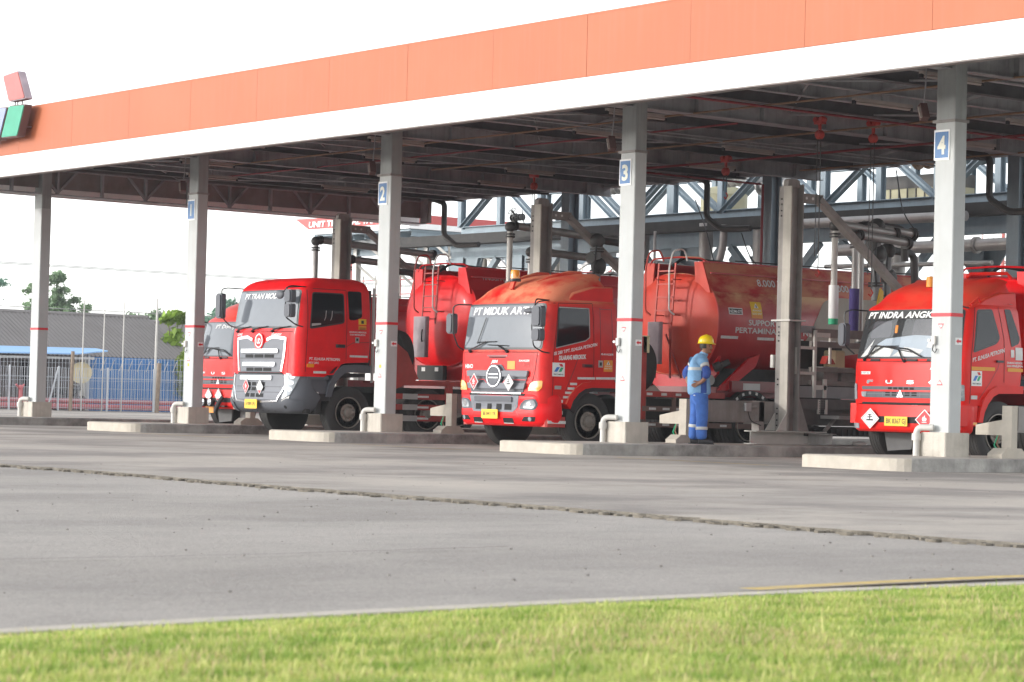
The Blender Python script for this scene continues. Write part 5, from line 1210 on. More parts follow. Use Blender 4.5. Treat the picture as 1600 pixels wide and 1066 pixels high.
    # windscreen: interior behind a real pane
    gl = M['glass_f'] if near else M['glass_ws']
    mb = MB(); mb.patch(rpoly([(-1.12,1.64),(1.12,1.64),(1.05,2.43),(-1.05,2.43)], .06), F, M['black'], .006, .006)
    if near:
        mb.patch(rpoly([(-1.09,1.665),(1.09,1.665),(1.02,2.41),(-1.02,2.41)], .05), F, M['cabin'], .008, .002)
        mb.patch([(-1.0,1.67),(-.86,1.67),(-.72,1.95)], F, M['paper'], .012, .002); mb.patch([(-.82,1.67),(.95,1.67),(1.0,1.98),(.2,2.02),(-.45,1.96),(-.62,1.88)], F, M['paper_b'], .010, .002)
        mb.patch([(-.85,1.68),(-.3,1.67),(-.22,1.80),(-.55,1.86),(-.75,1.78)], F, M['paper'], .014, .002); mb.patch([(-.25,1.68),(.3,1.68),(.4,1.78),(.0,1.83)], F, M['paper'], .015, .002); mb.patch([(.45,1.82),(.8,1.80),(.78,1.93),(.5,1.95)], F, M['paper'], .015, .002)
        mb.patch(rect(-.26,-.20,2.05,2.18,.02), F, M['orange_st'], .015, .002); mb.patch(rpoly([(.1,1.98),(.75,1.98),(.7,2.3),(.15,2.3)], .08), F, M['seat'], .0095, .001)
        mb.patch(rpoly([(-.85,1.97),(-.35,1.99),(-.35,2.25),(-.78,2.25)], .06), F, M['seat'], .0095, .001)
        mb.build('cab_interior', cab_, smooth=0); mb = MB()
    mb.patch(rpoly([(-1.09,1.665),(1.09,1.665),(1.02,2.41),(-1.02,2.41)], .05), F, gl, .03 if near else .010, .004)
    if near: mb.patch(rpoly([(-1.02,2.27),(1.02,2.27),(1.01,2.41),(-1.01,2.41)], .02), F, M['ink'], .033, .002); mb.text(ban, F, -.93, 2.29, .10, M['white'], .03, .25, off=.038, wd=1.75)
    else: mb.text(ban, F, -.45, 2.28, .085, M['white'], .01, .25, off=.017, wd=1.2)
    ws = mb.build('windscreen', cab_)
    wiper(ws, C_, -.88, 1.625, -.45, 1.84, bl=.65, ang=.0); wiper(ws, C_, .05, 1.60, -.1, 1.78, bl=.7, ang=-.14)
    mb = MB(); mb.tube([F(-.80,1.64,.05), F(-.62,1.84,.05), F(.1,1.79,.05), F(.42,1.66,.05)], .013, M['black'], 6)
    for a in (-.62,.2,.62): mb.patch(rect(a-.11,a+.11,1.60,1.63,.01), F, M['black'], .02, .018)
    mb.build('wiper', ws)
    mb = MB()
    for c_, u in zip('FUSO', (-.72,-.27,.19,.64)): mb.text(c_, F, u-.07, 1.245, .055, M['chrome'], .03, wd=.15, off=.012)
    mb.ribbon([(-1.08,1.60),(1.08,1.60)], F, .010, M['dark'], .004); mb.ribbon([(-1.08,.96),(-1.02,1.28),(-1.06,1.58)], F, .008, M['tank_dark'], .004); mb.ribbon([(1.02,.96),(1.0,1.28),(1.06,1.58)], F, .008, M['tank_dark'], .004)
    if near: mb.patch(rect(-.95,-.72,1.39,1.435), F, M['white'], .005, .003); mb.text('B 9367 IGL', F, -.94, 1.40, .025, M['ink'], .01, off=.009, wd=.2); mb.text('FIGHTER', F, .58, 1.47, .04, M['white'], .03, .3, wd=.34); mb.patch(rect(.64,.80,1.30,1.42), F, M['orange_st'], .005, .003)
    mb.build_split('front_lettering', cab_, smooth=0)
    for sd, mp in ((1, D), (-1, C_.sidel)):
        fl = (lambda P: P) if sd > 0 else (lambda P: [(-a, b) for a, b in P][::-1])
        mb = MB(); mb.patch(rpoly(fl([(.37,1.74),(.92,1.90),(1.01,1.99),(.87,2.45),(.52,2.43)]), .05), mp, M['black'], .005, .005)
        mb.patch(rpoly(fl([(.40,1.775),(.91,1.93),(.975,2.0),(.85,2.42),(.54,2.40)]), .04), mp, M['glass_dk'], .008, .003); mb.build('side_window', cab_)
        mb = MB(); mb.patch(rpoly(fl([(1.27,1.86),(1.44,1.92),(1.48,2.0),(1.30,2.46),(1.16,2.46)]), .03), mp, M['glass_dk'], .006, .005); mb.build('quarter_window', cab_)
        mb = MB(); mb.ribbon(fl([(.48,2.46),(.33,1.7),(.32,.95)]), mp, .010, M['dark']); mb.ribbon(fl([(1.02,2.48),(1.10,2.0),(1.10,1.30)]), mp, .010, M['dark']); mb.ribbon(fl([(.52,1.02),(.78,1.30),(.95,1.52),(.99,1.64)]), mp, .010, M['tank_dark'], .004)
        mb.build('door_seam', cab_)
        mb = MB(); mb.box(*((1.205,1.235) if sd > 0 else (-1.235,-1.205)), .90, 1.06, 1.61, 1.645, M['black'], .008); mb.build('door_handle', cab_)
    mb = MB()
    if near:
        mb.text('PT. ELNUSA PETROFIN', D, .36, 1.60, .065, M['white'], .02, wd=.74, slope=.24); mb.patch(rect(.34,.88,1.475,1.53), D, M['ystripe']); mb.patch(rect(1.18,1.54,1.475,1.53), D, M['ystripe'])
        oil_logo(mb, D, .34, 1.23, .24, .235); mb.patch(rect(.34,.48,1.02,1.08,.01), D, M['silver'], .012, .01)
        mb.text('DILARANG MEROKOK', D, 1.16, 1.60, .03, M['white'], .03, wd=.37); mb.text('DAN MENELEPON', D, 1.16, 1.55, .03, M['white'], .03, wd=.37); mb.patch(rect(1.36,1.53,1.66,1.86), D, M['silver']); mb.patch(rect(1.25,1.33,1.70,1.82), D, M['silver'])
        mb.patch(rect(1.02,1.08,1.16,1.19), D, M['retro'])
    else: mb.text('PT. ELNUSA PETROFIN', D, .36, 1.60, .065, M['white'], .02, wd=.74, slope=.24)
    mb.build_split('door_lettering', cab_, smooth=0)
    mb = MB(); mb.ball((1.13,.30,2.47), .06, M['silver'], 6, (1,1.6,.6)); mb.ball((1.12,1.32,2.58), .055, M['silver'], 6, (1,1.4,.7)); mb.tube([(1.1,.4,2.5),(1.12,.55,2.62),(1.10,.62,2.56)], .02, M['red_f'], 6); mb.build_split('marker_lamp', cab_)
    for sd in (1, -1):
        mb = MB(); O_ = [(.50,.66),(.54,.84),(.62,1.02),(.76,1.17),(.92,1.245),(1.54,1.25)]; I_ = [(.60,.66),(.64,.82),(.72,.95),(.84,1.07),(.96,1.12),(1.54,1.13)]
        mb.prism(O_+I_[::-1], .9, 1.225, M['red_f'], lambda a, b, o_: Vector((o_*sd, a, b)))
        mb.box(*((1.0,1.19) if sd > 0 else (-1.19,-1.0)), .10, .54, .60, .92, M['red_f'], .03); mb.patch(rect(.38,.5,.62,.66), (lambda a, b, o_=0: Vector((sd*(1.19+o_), a, b))), M['amber'], .006, .004, 9, 9)
        mb.build('wheel_arch', t, smooth=30)
    mirror(t, C_, 0, 0, 0, [(1.27,.0,1.05,1.50,.06)] if near else [(1.3,.2,2.0,2.35,.2)], [(1.05,.42,2.45),(1.2,.1,2.46),(1.26,.02,2.40),(1.25,.0,2.2)])
    mirror(t, C_, 0, 0, 0, [(1.31,.12,1.85,2.22,.16)], [(1.0,.45,2.42),(1.2,.12,2.44),(1.3,.05,2.40),(1.27,.05,1.85),(1.2,.2,1.72)], -1)
    for s_ in (1, -1):
        mb = MB(); mb.prism([(.16*s_,.46),(.80*s_,.46),(.72*s_,.16),(.20*s_,.20)][::s_], .52, .55, M['mud'], lambda a, b, o_: Vector((a, o_, b))); mb.build('mudflap', t, smooth=0)
        wheel(t, s_*1.05, 1.02, .50, .28, s_); wheel(t, s_*.96, 4.6, .5, .5, s_, False); wheel(t, s_*.96, 5.9, .5, .5, s_, False)
    chassis(t, 7.6)
    tk, sm = tank(t, 2.15, 7.6, .0, 1.17, 2.2, .82, M['red'], M['red_tank'], M['red'])
    coping(t, 2.15, 7.6, 0, 2.85, 3.12, .95, .75, M['red'], M['red_tank'])
    mb = MB(); mb.box(-1.1,1.1,2.2,7.5,.95,1.2,M['tank_dark']); mb.build('tank_cradle', t, smooth=0)
    side_guard(t, 1.2, 2.1, 3.8, (.75,.5), M['red_rail'], (2.2,3.6), topz=.95)
    if near:
        mb = MB(); mb.tube([(.55,.9,2.95),(.6,.95,3.02),(1.0,1.35,3.04),(1.05,1.4,2.96)], .03, M['red_f'], 8); mb.build('roof_bar', cab_)
        mb = MB(); mb.lathe([(.075,0),(.075,.16),(.0001,.18)], (.12,.55,2.80), (0,0,1), M['orange_st'], 14); mb.build('beacon', cab_)
    return t
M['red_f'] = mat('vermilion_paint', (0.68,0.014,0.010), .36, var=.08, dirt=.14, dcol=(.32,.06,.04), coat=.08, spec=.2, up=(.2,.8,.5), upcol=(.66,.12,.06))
M['cabin'] = mat('dark_cabin', (.03,.032,.035), .9, var=.3, scale=6)
M['seat'] = mat('grey_seat', (.07,.07,.08), .8, var=.2)
M['paper'] = mat('white_papers', (.62,.62,.60), .8, var=.1, scale=14)
M['paper_b'] = mat('pale_blue_sheet', (.30,.36,.42), .6, var=.1)
M['ystripe'] = mat('yellow_stripe', (.72,.32,.02), .5, var=.05)
M['mud'] = mat('grey_mudflap', (.10,.10,.10), .7, var=.15)
gf = bpy.data.materials.new('clear_windscreen'); gf.use_nodes = True; q = gf.node_tree; q.nodes.clear()
o_ = q.nodes.new('ShaderNodeOutputMaterial'); tr = q.nodes.new('ShaderNodeBsdfTransparent'); gl = q.nodes.new('ShaderNodeBsdfGlossy'); gl.inputs['Roughness'].default_value = .02
fr = q.nodes.new('ShaderNodeFresnel'); fr.inputs[0].default_value = 1.6; mx = q.nodes.new('ShaderNodeMixShader')
q.links.new(fr.outputs[0], mx.inputs[0]); q.links.new(tr.outputs[0], mx.inputs[1]); q.links.new(gl.outputs[0], mx.inputs[2]); q.links.new(mx.outputs[0], o_.inputs[0])
M['glass_f'] = gf
tanker_fuso((24.1, 2.72, 0), 'red tanker with papers behind its windscreen, half behind the column numbered 4', 'PT INDRA ANGKASA', True)
tanker_fuso((3.3, 2.75, 0), 'leftmost red tanker, three round lamps on its bumper, mostly hidden by another', 'PT Donny Jaya', False)
M['postpale'] = mat('pale_post_flange', (.44,.41,.36), .7, var=.12, dirt=.35, dcol=(.22,.19,.15), streak=.35)
M['prail'] = mat('dark_brown_rail', (.19,.165,.15), .7, var=.2, dirt=.3)
M['roof_d'] = mat('shaded_roof_flank', (.10,.09,.085), .9, var=.2, scale=.5)  # shade between corrugations, put into every other roof facet as darker colour
# ================================================================== LOADING POSTS ON THE ISLANDS
plab = ['grey steel loading post with diagonal arm above the cab of the grey-grilled tanker',
        'grey steel loading post with diagonal arm above the sun-faded tanker cab', 'grey steel loading post bolted to a beam foot, right of the man in blue']
def post(i, label):
    x = i*S; t = thing('loading_post', label, 'steel post', (x, 3.58, .18), 'steel loading posts on the islands', world=True)
    mb = MB()
    # two back-to-back channels with a web between
    mb.box(x-.15, x-.04, 3.44, 3.46, .42, 4.62, M['steel']); mb.box(x-.04, x+.15, 3.44, 3.46, .42, 4.62, M['postpale']); mb.box(x-.15, x+.15, 3.72, 3.74, .42, 4.66, M['steel']); mb.box(x-.02, x+.02, 3.46, 3.72, .42, 4.6, M['steel'])
    mb.box(x+.14, x+.155, 3.46, 3.50, .42, 4.6, M['steel'])
    mb.prism([(3.44,4.6),(3.74,4.6),(3.72,4.72),(3.66,4.75),(3.50,4.75),(3.46,4.72)], x-.06, x+.06, M['steel'], lambda a, b, o_: Vector((o_, a, b)))
    mb.box(x-.24, x+.22, 3.40, 3.78, 2.30, 2.325, M['pipe_w'])
    for z in (.6,.8,1.3,2.05,2.2,4.2,4.4): mb.lathe([(.014,0),(.014,.012)], (x-.08,3.44,z), (0,-1,0), M['dark'], 8); mb.lathe([(.014,0),(.014,.012)], (x-.08,3.44,z-.09), (0,-1,0), M['dark'], 8)
    mb.build('post', t, smooth=0)
    mb = MB()
    for dx in (-.14,.14):
        mb.prism([(3.22,.42),(3.44,.42),(3.44,.72)], x+dx-.01, x+dx+.01, M['pipe_w'], lambda a, b, o_: Vector((o_, a, b)))
        mb.prism([(3.74,.42),(3.98,.42),(3.74,.98)], x+dx-.01, x+dx+.01, M['steel'], lambda a, b, o_: Vector((o_, a, b)))
    mb.ibeam((x,2.74,.30),(x,4.42,.30), .30, .23, M['pipe_w'])
    mb.box(x-.15, x+.15, 4.15, 4.165, .19, .41, M['steel'])
    mb.ibeam((x-.6,4.1,.29),(x+.6,4.1,.29), .2, .2, M['steel'])
    mb.build('foot_beam', t, smooth=0)
    mb = MB()
    mb.box(x-.05, x+.05, 3.74, 4.30, 4.36, 4.52, M['steel']); mb.bar((x,4.22,4.45),(x,6.35,2.93), .10, .16, M['steel'], up=(1,0,0))
    for a in (3.9,4.05): mb.lathe([(.025,-.055),(.025,.055)], (x,a,4.44), (1,0,0), M['retro'], 10)
    mb.build('diagonal_arm', t, smooth=0)
    return t
for i in (1, 2, 3): post(i, plab[i-1])
mb = MB(); mb.box(20.42,20.50,3.40,3.46,1.50,1.72,M['pipe_w'],.01)
t = thing('junction_box', 'small white junction box fixed on the side of the loading post behind the man', 'box', (20.46,3.43,1.5), world=True); mb.build('box', t, smooth=0)
# loading arms (elbowed pipes)
def flange(mb, p, ax, r, mt, n=16): mb.lathe([(r,0),(r,.03)], p, ax, mt, n); mb.lathe([(r,.05),(r,.08)], p, ax, mt, n)
def arm(x, y, ztop, zbot, ylen, mtv, label, group='elbowed loading pipes', drop=.05, sock=None):
    t = thing('loading_pipe', label, 'pipe', (x, y, zbot), group, world=True)
    mb = MB(); mb.tube([(x,y,ztop-.12),(x,y,zbot)], .058, mtv, 14); mb.build('drop_pipe', t)
    mb = MB(); mb.ball((x,y,ztop-.03), .11, M['pipe_dk'], 8, (1,1,.95)); flange(mb, (x,y,ztop-.24), (0,0,1), .10, M['pipe_dk']); flange(mb, (x,y+.06,ztop), (0,1,0), .10, M['pipe_dk']); flange(mb, (x,y,zbot-.04), (0,0,1), .085, M['pipe_dk']); mb.build('swivel_joint', t)
    mb = MB(); mb.tube([(x,y+.1,ztop),(x,y+ylen,ztop-drop*ylen)], .075, M['pipe'], 14); flange(mb, (x,y+ylen-.1,ztop-drop*ylen), (0,1,0), .12, M['pipe_dk']); mb.build('top_pipe', t)
    if sock:
        mb = MB(); z0, z1, c0, c1 = sock; mb.lathe([(.085,0),(.088,(z1-z0)*.15)], (x,y,z0), (0,0,1), c1, 14); mb.lathe([(.088,(z1-z0)*.15+.001),(.09,z1-z0)], (x,y,z0), (0,0,1), c0, 14); mb.build('sleeve', t)
    return t
M['sleeve_p'] = mat('purple_sleeve', (.07,.05,.20), .8, var=.15)
arm(6.2, 3.38, 4.20, 3.20, 3.2, M['pipe'], 'pale upright loading pipe with an elbow, left of the loading post above the grey-grilled cab')
arm(6.6, 3.95, 3.80, 2.4, 2.6, M['pipe'], 'lower loading pipe running behind the post above the grey-grilled cab', drop=.04)
arm(13.1, 3.35, 4.24, 3.10, 3.4, M['pipe_w'], 'pale upright loading pipe with an elbow, left of the post above the faded cab')
arm(13.15, 3.84, 3.77, 2.9, 3.0, M['pipe'], 'short loading pipe close to the post above the faded cab', drop=.04)
arm(20.0, 5.33, 4.11, 2.95, 1.6, M['pipe_w'], 'loading pipe ending in a white and green sleeve over the faded tank', sock=(2.32,3.02,M['white'],M['sgreen']))
arm(20.05, 5.80, 3.95, 2.9, 1.4, M['pipe'], 'loading pipe ending in a dark purple sleeve', sock=(2.2,2.98,M['sleeve_p'],M['sleeve_p']))
arm(19.95, 6.05, 4.13, 2.0, 1.4, M['pipe'], 'long grey loading pipe with a clamp beside the tanker with the FUSO nose'.replace(' with the FUSO nose', ' with papers in its windscreen'))
# dark valve clusters
def valves(x, y, z0, z1, label):
    t = thing('valve_stack', label, 'valve', (x, y, z0), 'dark valve stacks behind the tankers', world=True)
    mb = MB(); mb.tube([(x,y,z0),(x,y,z1)], .08, M['rack_dk'], 12)
    k = 0; z = z0+.25
    while z < z1-.1: flange(mb, (x,y,z), (0,0,1), .14, M['pipe_dk']); z += .42
    mb.ball((x,y,z1), .15, M['pipe_dk'], 8); mb.ball((x,y+.05,z1-.5), .14, M['pipe_dk'], 8, (1,1.2,1.3)); mb.build('riser', t)
    mb = MB(); mb.tube([(x,y,z1+.02),(x,y+.7,z1-.02),(x,y+.75,z1-.6)], .07, M['pipe_dk'], 10, fillet=.15); mb.tube([(x+.1,y-.1,z1-.1),(x+.15,y-.2,z1-.7),(x+.12,y-.1,z1-1.1)], .02, M['black'], 6, fillet=.15)
    mb.lathe([(.11,-.01),(.12,0),(.11,.01)], (x+.05,y-.2,z1-.35), (.3,-1,0), M['pipe_dk'], 14); mb.build('valve', t)
valves(19.6, 7.1, 2.6, 3.75, 'dark valve stack beside the grey diagonal arm, left of the column numbered 4')
valves(19.9, 6.5, 2.8, 4.15, 'dark valve stack under the pipe truss above the white and green sleeve')
valves(7.3, 4.6, 1.0, 3.55, 'dark valve riser just right of the column numbered 2')
valves(13.9, 4.9, 1.0, 4.0, 'dark valve riser just left of the column numbered 3')
# flow pipes near column 3 to the right
mb = MB(); t = thing('hanging_cloth', 'yellow folded cloth hanging beside the tanker with papers in its windscreen', 'cloth', (20.3,6.3,2.1), world=True)
mb.prism([(6.0,2.2),(6.25,2.25),(6.28,2.95),(6.2,3.0)], 20.28, 20.31, M['yellow'], lambda a, b, o_: Vector((o_, a, b))); mb.build('cloth', t, smooth=0)

# service platform between the post and the right tanker
t = thing('service_platform', 'grey steel service platform with white ladder frame right of the loading post', 'platform', (20.67, 4.4, .18), world=True)
x = 20.67; mb = MB()
for z0, z1 in ((2.05,2.2),(1.88,1.98),(1.45,1.53),(1.22,1.30)): mb.box(x-.03, x+.03, 4.12, 6.2, z0, z1, M['prail'])
mb.box(x-.04, x+.04, 3.72, 6.2, 1.0, 1.2, M['rack_dk']); mb.box(x-.05, x+.05, 3.74, 6.2, .80, .98, M['rack_dk2'] if 'rack_dk2' in M else M['deck'])
mb.box(x-.03, x+.03, 3.72, 4.2, 2.12, 2.24, M['rack_dk']); mb.build('rail', t, smooth=0)
mb = MB(); mb.box(x-.9, x-.02, 3.8, 6.4, .52, .80, M['deck']); mb.box(x-.8, x+.02, 4.0, 6.2, .34, .5, M['chassis'])
for k in range(14): mb.box(x+.02, x+.04, 4.2+k*.14, 4.26+k*.14, .34, .46, M['black'])
mb.box(x-.9, x-.5, 4.2, 5.4, .8, 2.0, M['chassis'])
for a, z in ((3.9,1.5),(4.55,1.55),(5.0,1.5)): mb.box(x-.4, x-.1, a, a+.35, 1.22, z, M['steel'])
mb.build('step_base', t, smooth=0)
mb = MB()
for a in (3.74,4.17): mb.bar((x+.06,a,1.0 if a > 4 else 1.4),(x+.06,a,2.17 if a > 4 else 1.86), .05, .05, M['pipe_w'])
for z in (1.86,1.42): mb.box(x+.03, x+.09, 3.74, 4.17, z-.025, z+.025, M['pipe_w'])
mb.bar((x-.02,3.80,.9),(x-.02,3.80,2.1), .04, .04, M['pipe_w']); mb.bar((x-.02,4.62,1.6),(x-.02,4.62,2.12), .04, .04, M['pipe_w'])
mb.box(x+.03, x+.08, 4.2, 4.52, 2.05, 2.13, M['pipe_w']); mb.box(x+.03, x+.07, 4.2, 4.48, 1.14, 1.22, M['pipe_w']); mb.box(x+.03, x+.07, 4.40, 4.47, 1.0, 1.33, M['pipe_w'])
for a in (3.78,4.28,4.46): mb.box(x+.03, x+.06, a, a+.05, .72, .97, M['pipe_w'])
for k in range(6):
    for a in (3.80,4.31,4.37,4.42): mb.box(x+.062, x+.066, a-.008, a+.008, .74+k*.038, .755+k*.038, M['dark'])
mb.build('ladder_frame', t, smooth=0)
mb = MB(); mb.box(x+.05, x+.5, 4.35, 4.90, .64, .70, M['pipe']); mb.bar((x+.1,4.65,.64),(x+.1,4.40,.42), .05, .05, M['steel']); mb.build('folding_step', t, smooth=0)
t = thing('sacks', 'cream sack pile with an orange cloth on the service platform', 'sack', (20.2,5.0,1.3), world=True)
mb = MB(); mb.box(20.0,20.4,4.95,5.3,1.25,1.85,M['wood_y'],.06); mb.box(20.1,20.45,5.0,5.5,1.25,1.55,M['wood_w'],.06); mb.build('sack', t, smooth=0, bevel=.04)
mb = MB(); mb.prism([(4.62,1.60),(4.86,1.60),(4.80,1.68),(4.68,1.74)], 20.40, 20.55, M['hoist'], lambda a, b, o_: Vector((o_, a, b))); mb.build('orange_cloth', t, smooth=0)
t = thing('metal_pan', 'small pale pan lying on the island beside the right tanker bumper', 'pan', (20.9,5.15,.18), world=True)
mb = MB(); mb.lathe([(.09,0),(.13,.02),(.13,.05),(.10,.07),(.0001,.09)], (20.9,5.15,.18), (0,0,1), M['pipe_w'], 18); mb.build('pan', t)

# low crash barriers on the islands
bl = ['low grey crash barrier with white post just behind the man in blue', 'low grey crash barrier with white post between the grey-grilled and the sun-faded tanker',
      'low grey crash barrier with white post at the right edge beside the rightmost tanker wheel', 'low grey crash barrier with white post left of the grey-grilled tanker']
for (x, y), lb in zip(((20.45,1.45),(14.35,1.1),(28.1,.75),(7.35,1.1)), bl):
    t = thing('crash_barrier', lb, 'barrier', (x, y, .18), 'crash barriers on the islands', world=True)
    L_ = 2.05 if lb is bl[0] else 3.6; mb = MB(); mb.ibeam((x-.04,y+.10,.73),(x-.04,y+L_,.73), .16, .37, M['steel']); mb.box(x-.02, x+.05, y+.12, y+L_, .57, .9, M['steel'])
    mb.build('rail', t, smooth=0)
    mb = MB(); mb.box(x-.13, x+.05, y-.02, y+.10, .22, .92, M['conc_front']); mb.build('upright', t, smooth=0); mb = MB(); mb.box(x-.13, x+.05, y+L_-.4, y+L_-.28, .22, .92, M['steel']); mb.build('upright', t, smooth=0)
    mb = MB(); mb.prism([(x-.62,.50),(x-.13,.50),(x-.13,.72),(x-.62,.64)], y-.02, y+.06, M['conc_front'], lambda a, b, o_: Vector((a, o_, b))); mb.build('end_wedge', t, smooth=0)
    mb = MB(); mb.prism([(y-.28,.18),(y+.24,.18),(y+.24,.24),(y+.14,.32),(y-.16,.32),(y-.28,.24)], x-.16, x+.10, M['conc_front'], lambda a, b, o_: Vector((o_, a, b))); mb.build('base_block', t, smooth=0)
    if lb is not bl[3]: mb = MB(); mb.tube([(x-.2,y,.50),(x-.22,y-.02,.38),(x-.12,y-.05,.28)], .012, M['orpipe'], 6); mb.tube([(x-.22,y,.50),(x-.25,y-.04,.36),(x-.14,y-.07,.26)], .010, M['sgreen'], 6); mb.build('cable', t)
# boxes on the middle barrier
t = thing('valve_box', 'small grey valve box mounted on the crash barrier right of the man', 'box', (20.53,2.8,.7), world=True)
mb = MB(); mb.box(20.51,20.57,2.72,2.86,.74,.88,M['silver'],.01); mb.tube([(20.54,2.86,.82),(20.54,3.0,.82)], .02, M['steel'], 8); mb.tube([(20.54,2.8,.74),(20.55,2.85,.58),(20.55,3.1,.50)], .008, M['black'], 6, fillet=.1); mb.build('box', t)

# ================================================================== PIPE RACK TRUSSES
def truss(y, xa, k, z0, z1, mt, name, label, phase=0, wd=.16):
    t = thing(name, label, 'truss', (xa, y, 0), 'pipe rack trusses behind the canopy', world=True); d = 1.755
    mb = MB(); mb.ibeam((xa,y,z0),(xa+d*k,y,z0), wd*1.3, .22, mt); mb.build('bottom_chord', t, smooth=0)
    mb = MB(); mb.ibeam((xa,y,z1),(xa+d*k,y,z1), wd*1.3, .24, mt); mb.build('top_chord', t, smooth=0)
    for i in range(k+1):
        mb = MB(); mb.ibeam((xa+d*i,y,z0+.1),(xa+d*i,y,z1-.1), wd, wd*1.1, mt, up=(0,1,0)); mb.build('vertical', t, smooth=0)
        if i < k:
            mb = MB(); a, b = ((z0+.1, z1-.12) if (i+phase) % 2 == 0 else (z1-.12, z0+.1))
            mb.bar((xa+d*i+.08,y,a),(xa+d*(i+1)-.08,y,b), wd*.8, wd, mt, up=(0,1,0)); mb.bar((xa+d*i+.08,y-.06,a+.0),(xa+d*(i+1)-.08,y-.06,b+.0), .012, wd*1.35, mt, up=(0,1,0)); mb.build('diagonal', t, smooth=0)
truss(14.6, -3.60, 17, 5.45, 6.80, M['rack'], 'pipe_rack_truss', 'blue-grey steel pipe rack truss just behind the canopy')
truss(17.6, -3.60, 17, 5.45, 6.80, M['rack'], 'pipe_rack_truss', 'second blue-grey steel truss seen through the nearer one', 0)
t = thing('pipe_rack', 'blue-grey steel pipe rack carrying decks and big beams behind the tankers', 'pipe rack', (-3.6,14.6,0), world=True)
mb = MB(); mb.box(-5.6, 27, 14.2, 14.9, 5.22, 5.33, M['chassis']); mb.box(-5.6, 27, 13.9, 14.0, 5.12, 5.30, M['chassis']); mb.box(-5.6,27,14.9,17.5,5.26,5.30,M['deck']); mb.build('deck', t, smooth=0)
mb = MB(); mb.ibeam((-3.9,14.5,4.92),(27,14.5,4.92), .24, .50, M['rack']); 
for i in range(5): mb.ibeam((-3.4+i*7,14.0,5.10),(-3.4+i*7,18.0,5.10), .2, .2, M['rack'])
mb.build('main_beam', t, smooth=0)
for xx in (-3.3, 3.7-4.6+.2, 5.6, 8.9, 12.6, 19.6):
    for yy in ((14.5, 17.6) if xx in (5.6, 12.6) else (14.5,)):
        mb = MB(); mb.ibeam((xx,yy,0),(xx,yy,4.7), .34, .34, M['rack'])
        mb.prism([(-.85,4.68),(-.17,3.75),(.17,3.75),(.85,4.68)], -.02, .02, M['rack'], lambda a, b, o_: Vector((xx+a, yy+o_, b)))
        mb.bar((xx-1.5,yy,4.66),(xx-.1,yy,3.3), .16, .16, M['rack'], up=(0,1,0)) if xx > 0 else mb.prism([(-.35,4.68),(-.35,4.0),(.35,3.5),(.75,4.68)], -.1, .1, M['rack'], lambda a, b, o_: Vector((xx+a, yy+o_, b)))
        mb.bar((xx+1.5,yy,4.66),(xx+.1,yy,3.3), .16, .16, M['rack'], up=(0,1,0)); mb.build('rack_column', t, smooth=0)
for z, y_, mm, r_ in ((5.45,15.4,'pipe_y',.10),(5.5,16.1,'pipe_w',.12),(5.45,16.8,'pipe_y',.09)):
    mb = MB(); mb.tube([(-2.2,y_,z),(26,y_,z)], r_, M[mm], 12)
    for k in range(9): mb.lathe([(r_*1.25,0),(r_*1.25,.05)], (-1+k*3.3,y_,z), (1,0,0), M[mm], 14)
    tt_ = thing('rack_pipe', ['', '', ''][0] or ('long cream pipe lying on the rack deck, front one' if y_ < 15.5 else 'long whitish pipe lying in the middle of the rack deck' if y_ < 16.5 else 'long cream pipe at the back of the rack deck'), 'pipe', (0,y_,z), 'pipes on the rack', world=True); mb.build('pipe', tt_)
# big process pipes dropping from the rack
pp = [([(5.0,13.6,4.30),(7.2,13.6,4.05),(7.9,13.6,4.05),(8.1,13.6,4.6),(8.1,13.6,5.1)], .09,'aluminium pipe dropping in an elbow, crossing behind the column numbered 3'),
      ([(2.0,13.9,3.95),(4.4,13.9,3.95),(4.9,13.9,4.3),(4.9,13.9,5.1)], .13,'thick aluminium pipe with a bend under the rack left of the column numbered 3'),
      ([(1.0,13.2,3.45),(5.9,13.2,3.45),(6.1,13.2,3.7),(6.1,13.2,5.0)], .035,'thin pipe running low under the rack'),
      ([(7.05,14.0,0),(7.05,14.0,5.2)], .17,'first pale upright pipe above the faded tank'), ([(8.65,14.3,0),(8.65,14.3,5.2)], .20,'second pale upright pipe above the faded tank'),
      ([(10.2,13.2,0),(10.2,13.2,4.85),(10.5,13.2,4.98),(16,13.2,4.95)], .11,'grey pipe rising and bending right over the faded tank'),
      ([(13.9,13.4,0),(13.9,13.4,4.3),(13.6,13.4,4.75),(12.0,13.4,4.78)], .17,'thick grey pipe bending left beside the loading post'),
      ([(14.7,13.4,0),(14.7,13.4,3.2),(14.5,13.4,3.6),(12.0,13.4,3.62)], .15,'lower thick grey pipe bending left beside the loading post'),
      ([(12.4,13.0,4.32),(18.2,13.0,4.30)], .13,'horizontal grey pipe upper of two behind the loading arms'), ([(12.4,13.0,3.35),(18.2,13.0,3.35)], .15,'horizontal grey pipe lower of two behind the loading arms'),
      ([(12.4,12.7,3.95),(17.2,12.7,3.90)], .05,'thin horizontal pipe between two thick ones'),
      ([(15.0,12.8,0),(15.0,12.8,4.0),(15.0,12.8,4.1)], .06,'thin upright pipe behind the loading arms'),
      ([(19.2,12.5,0),(19.2,12.5,4.7),(19.5,12.5,4.9),(24,12.5,4.9)], .12,'brownish pipe bending right over the rightmost tanker'), 
      ([(18.4,14.0,5.1),(18.4,14.0,4.5),(18.1,14.0,4.15),(17.0,14.0,4.1)], .11,'short pale elbow under the rack right of the column numbered 4')]
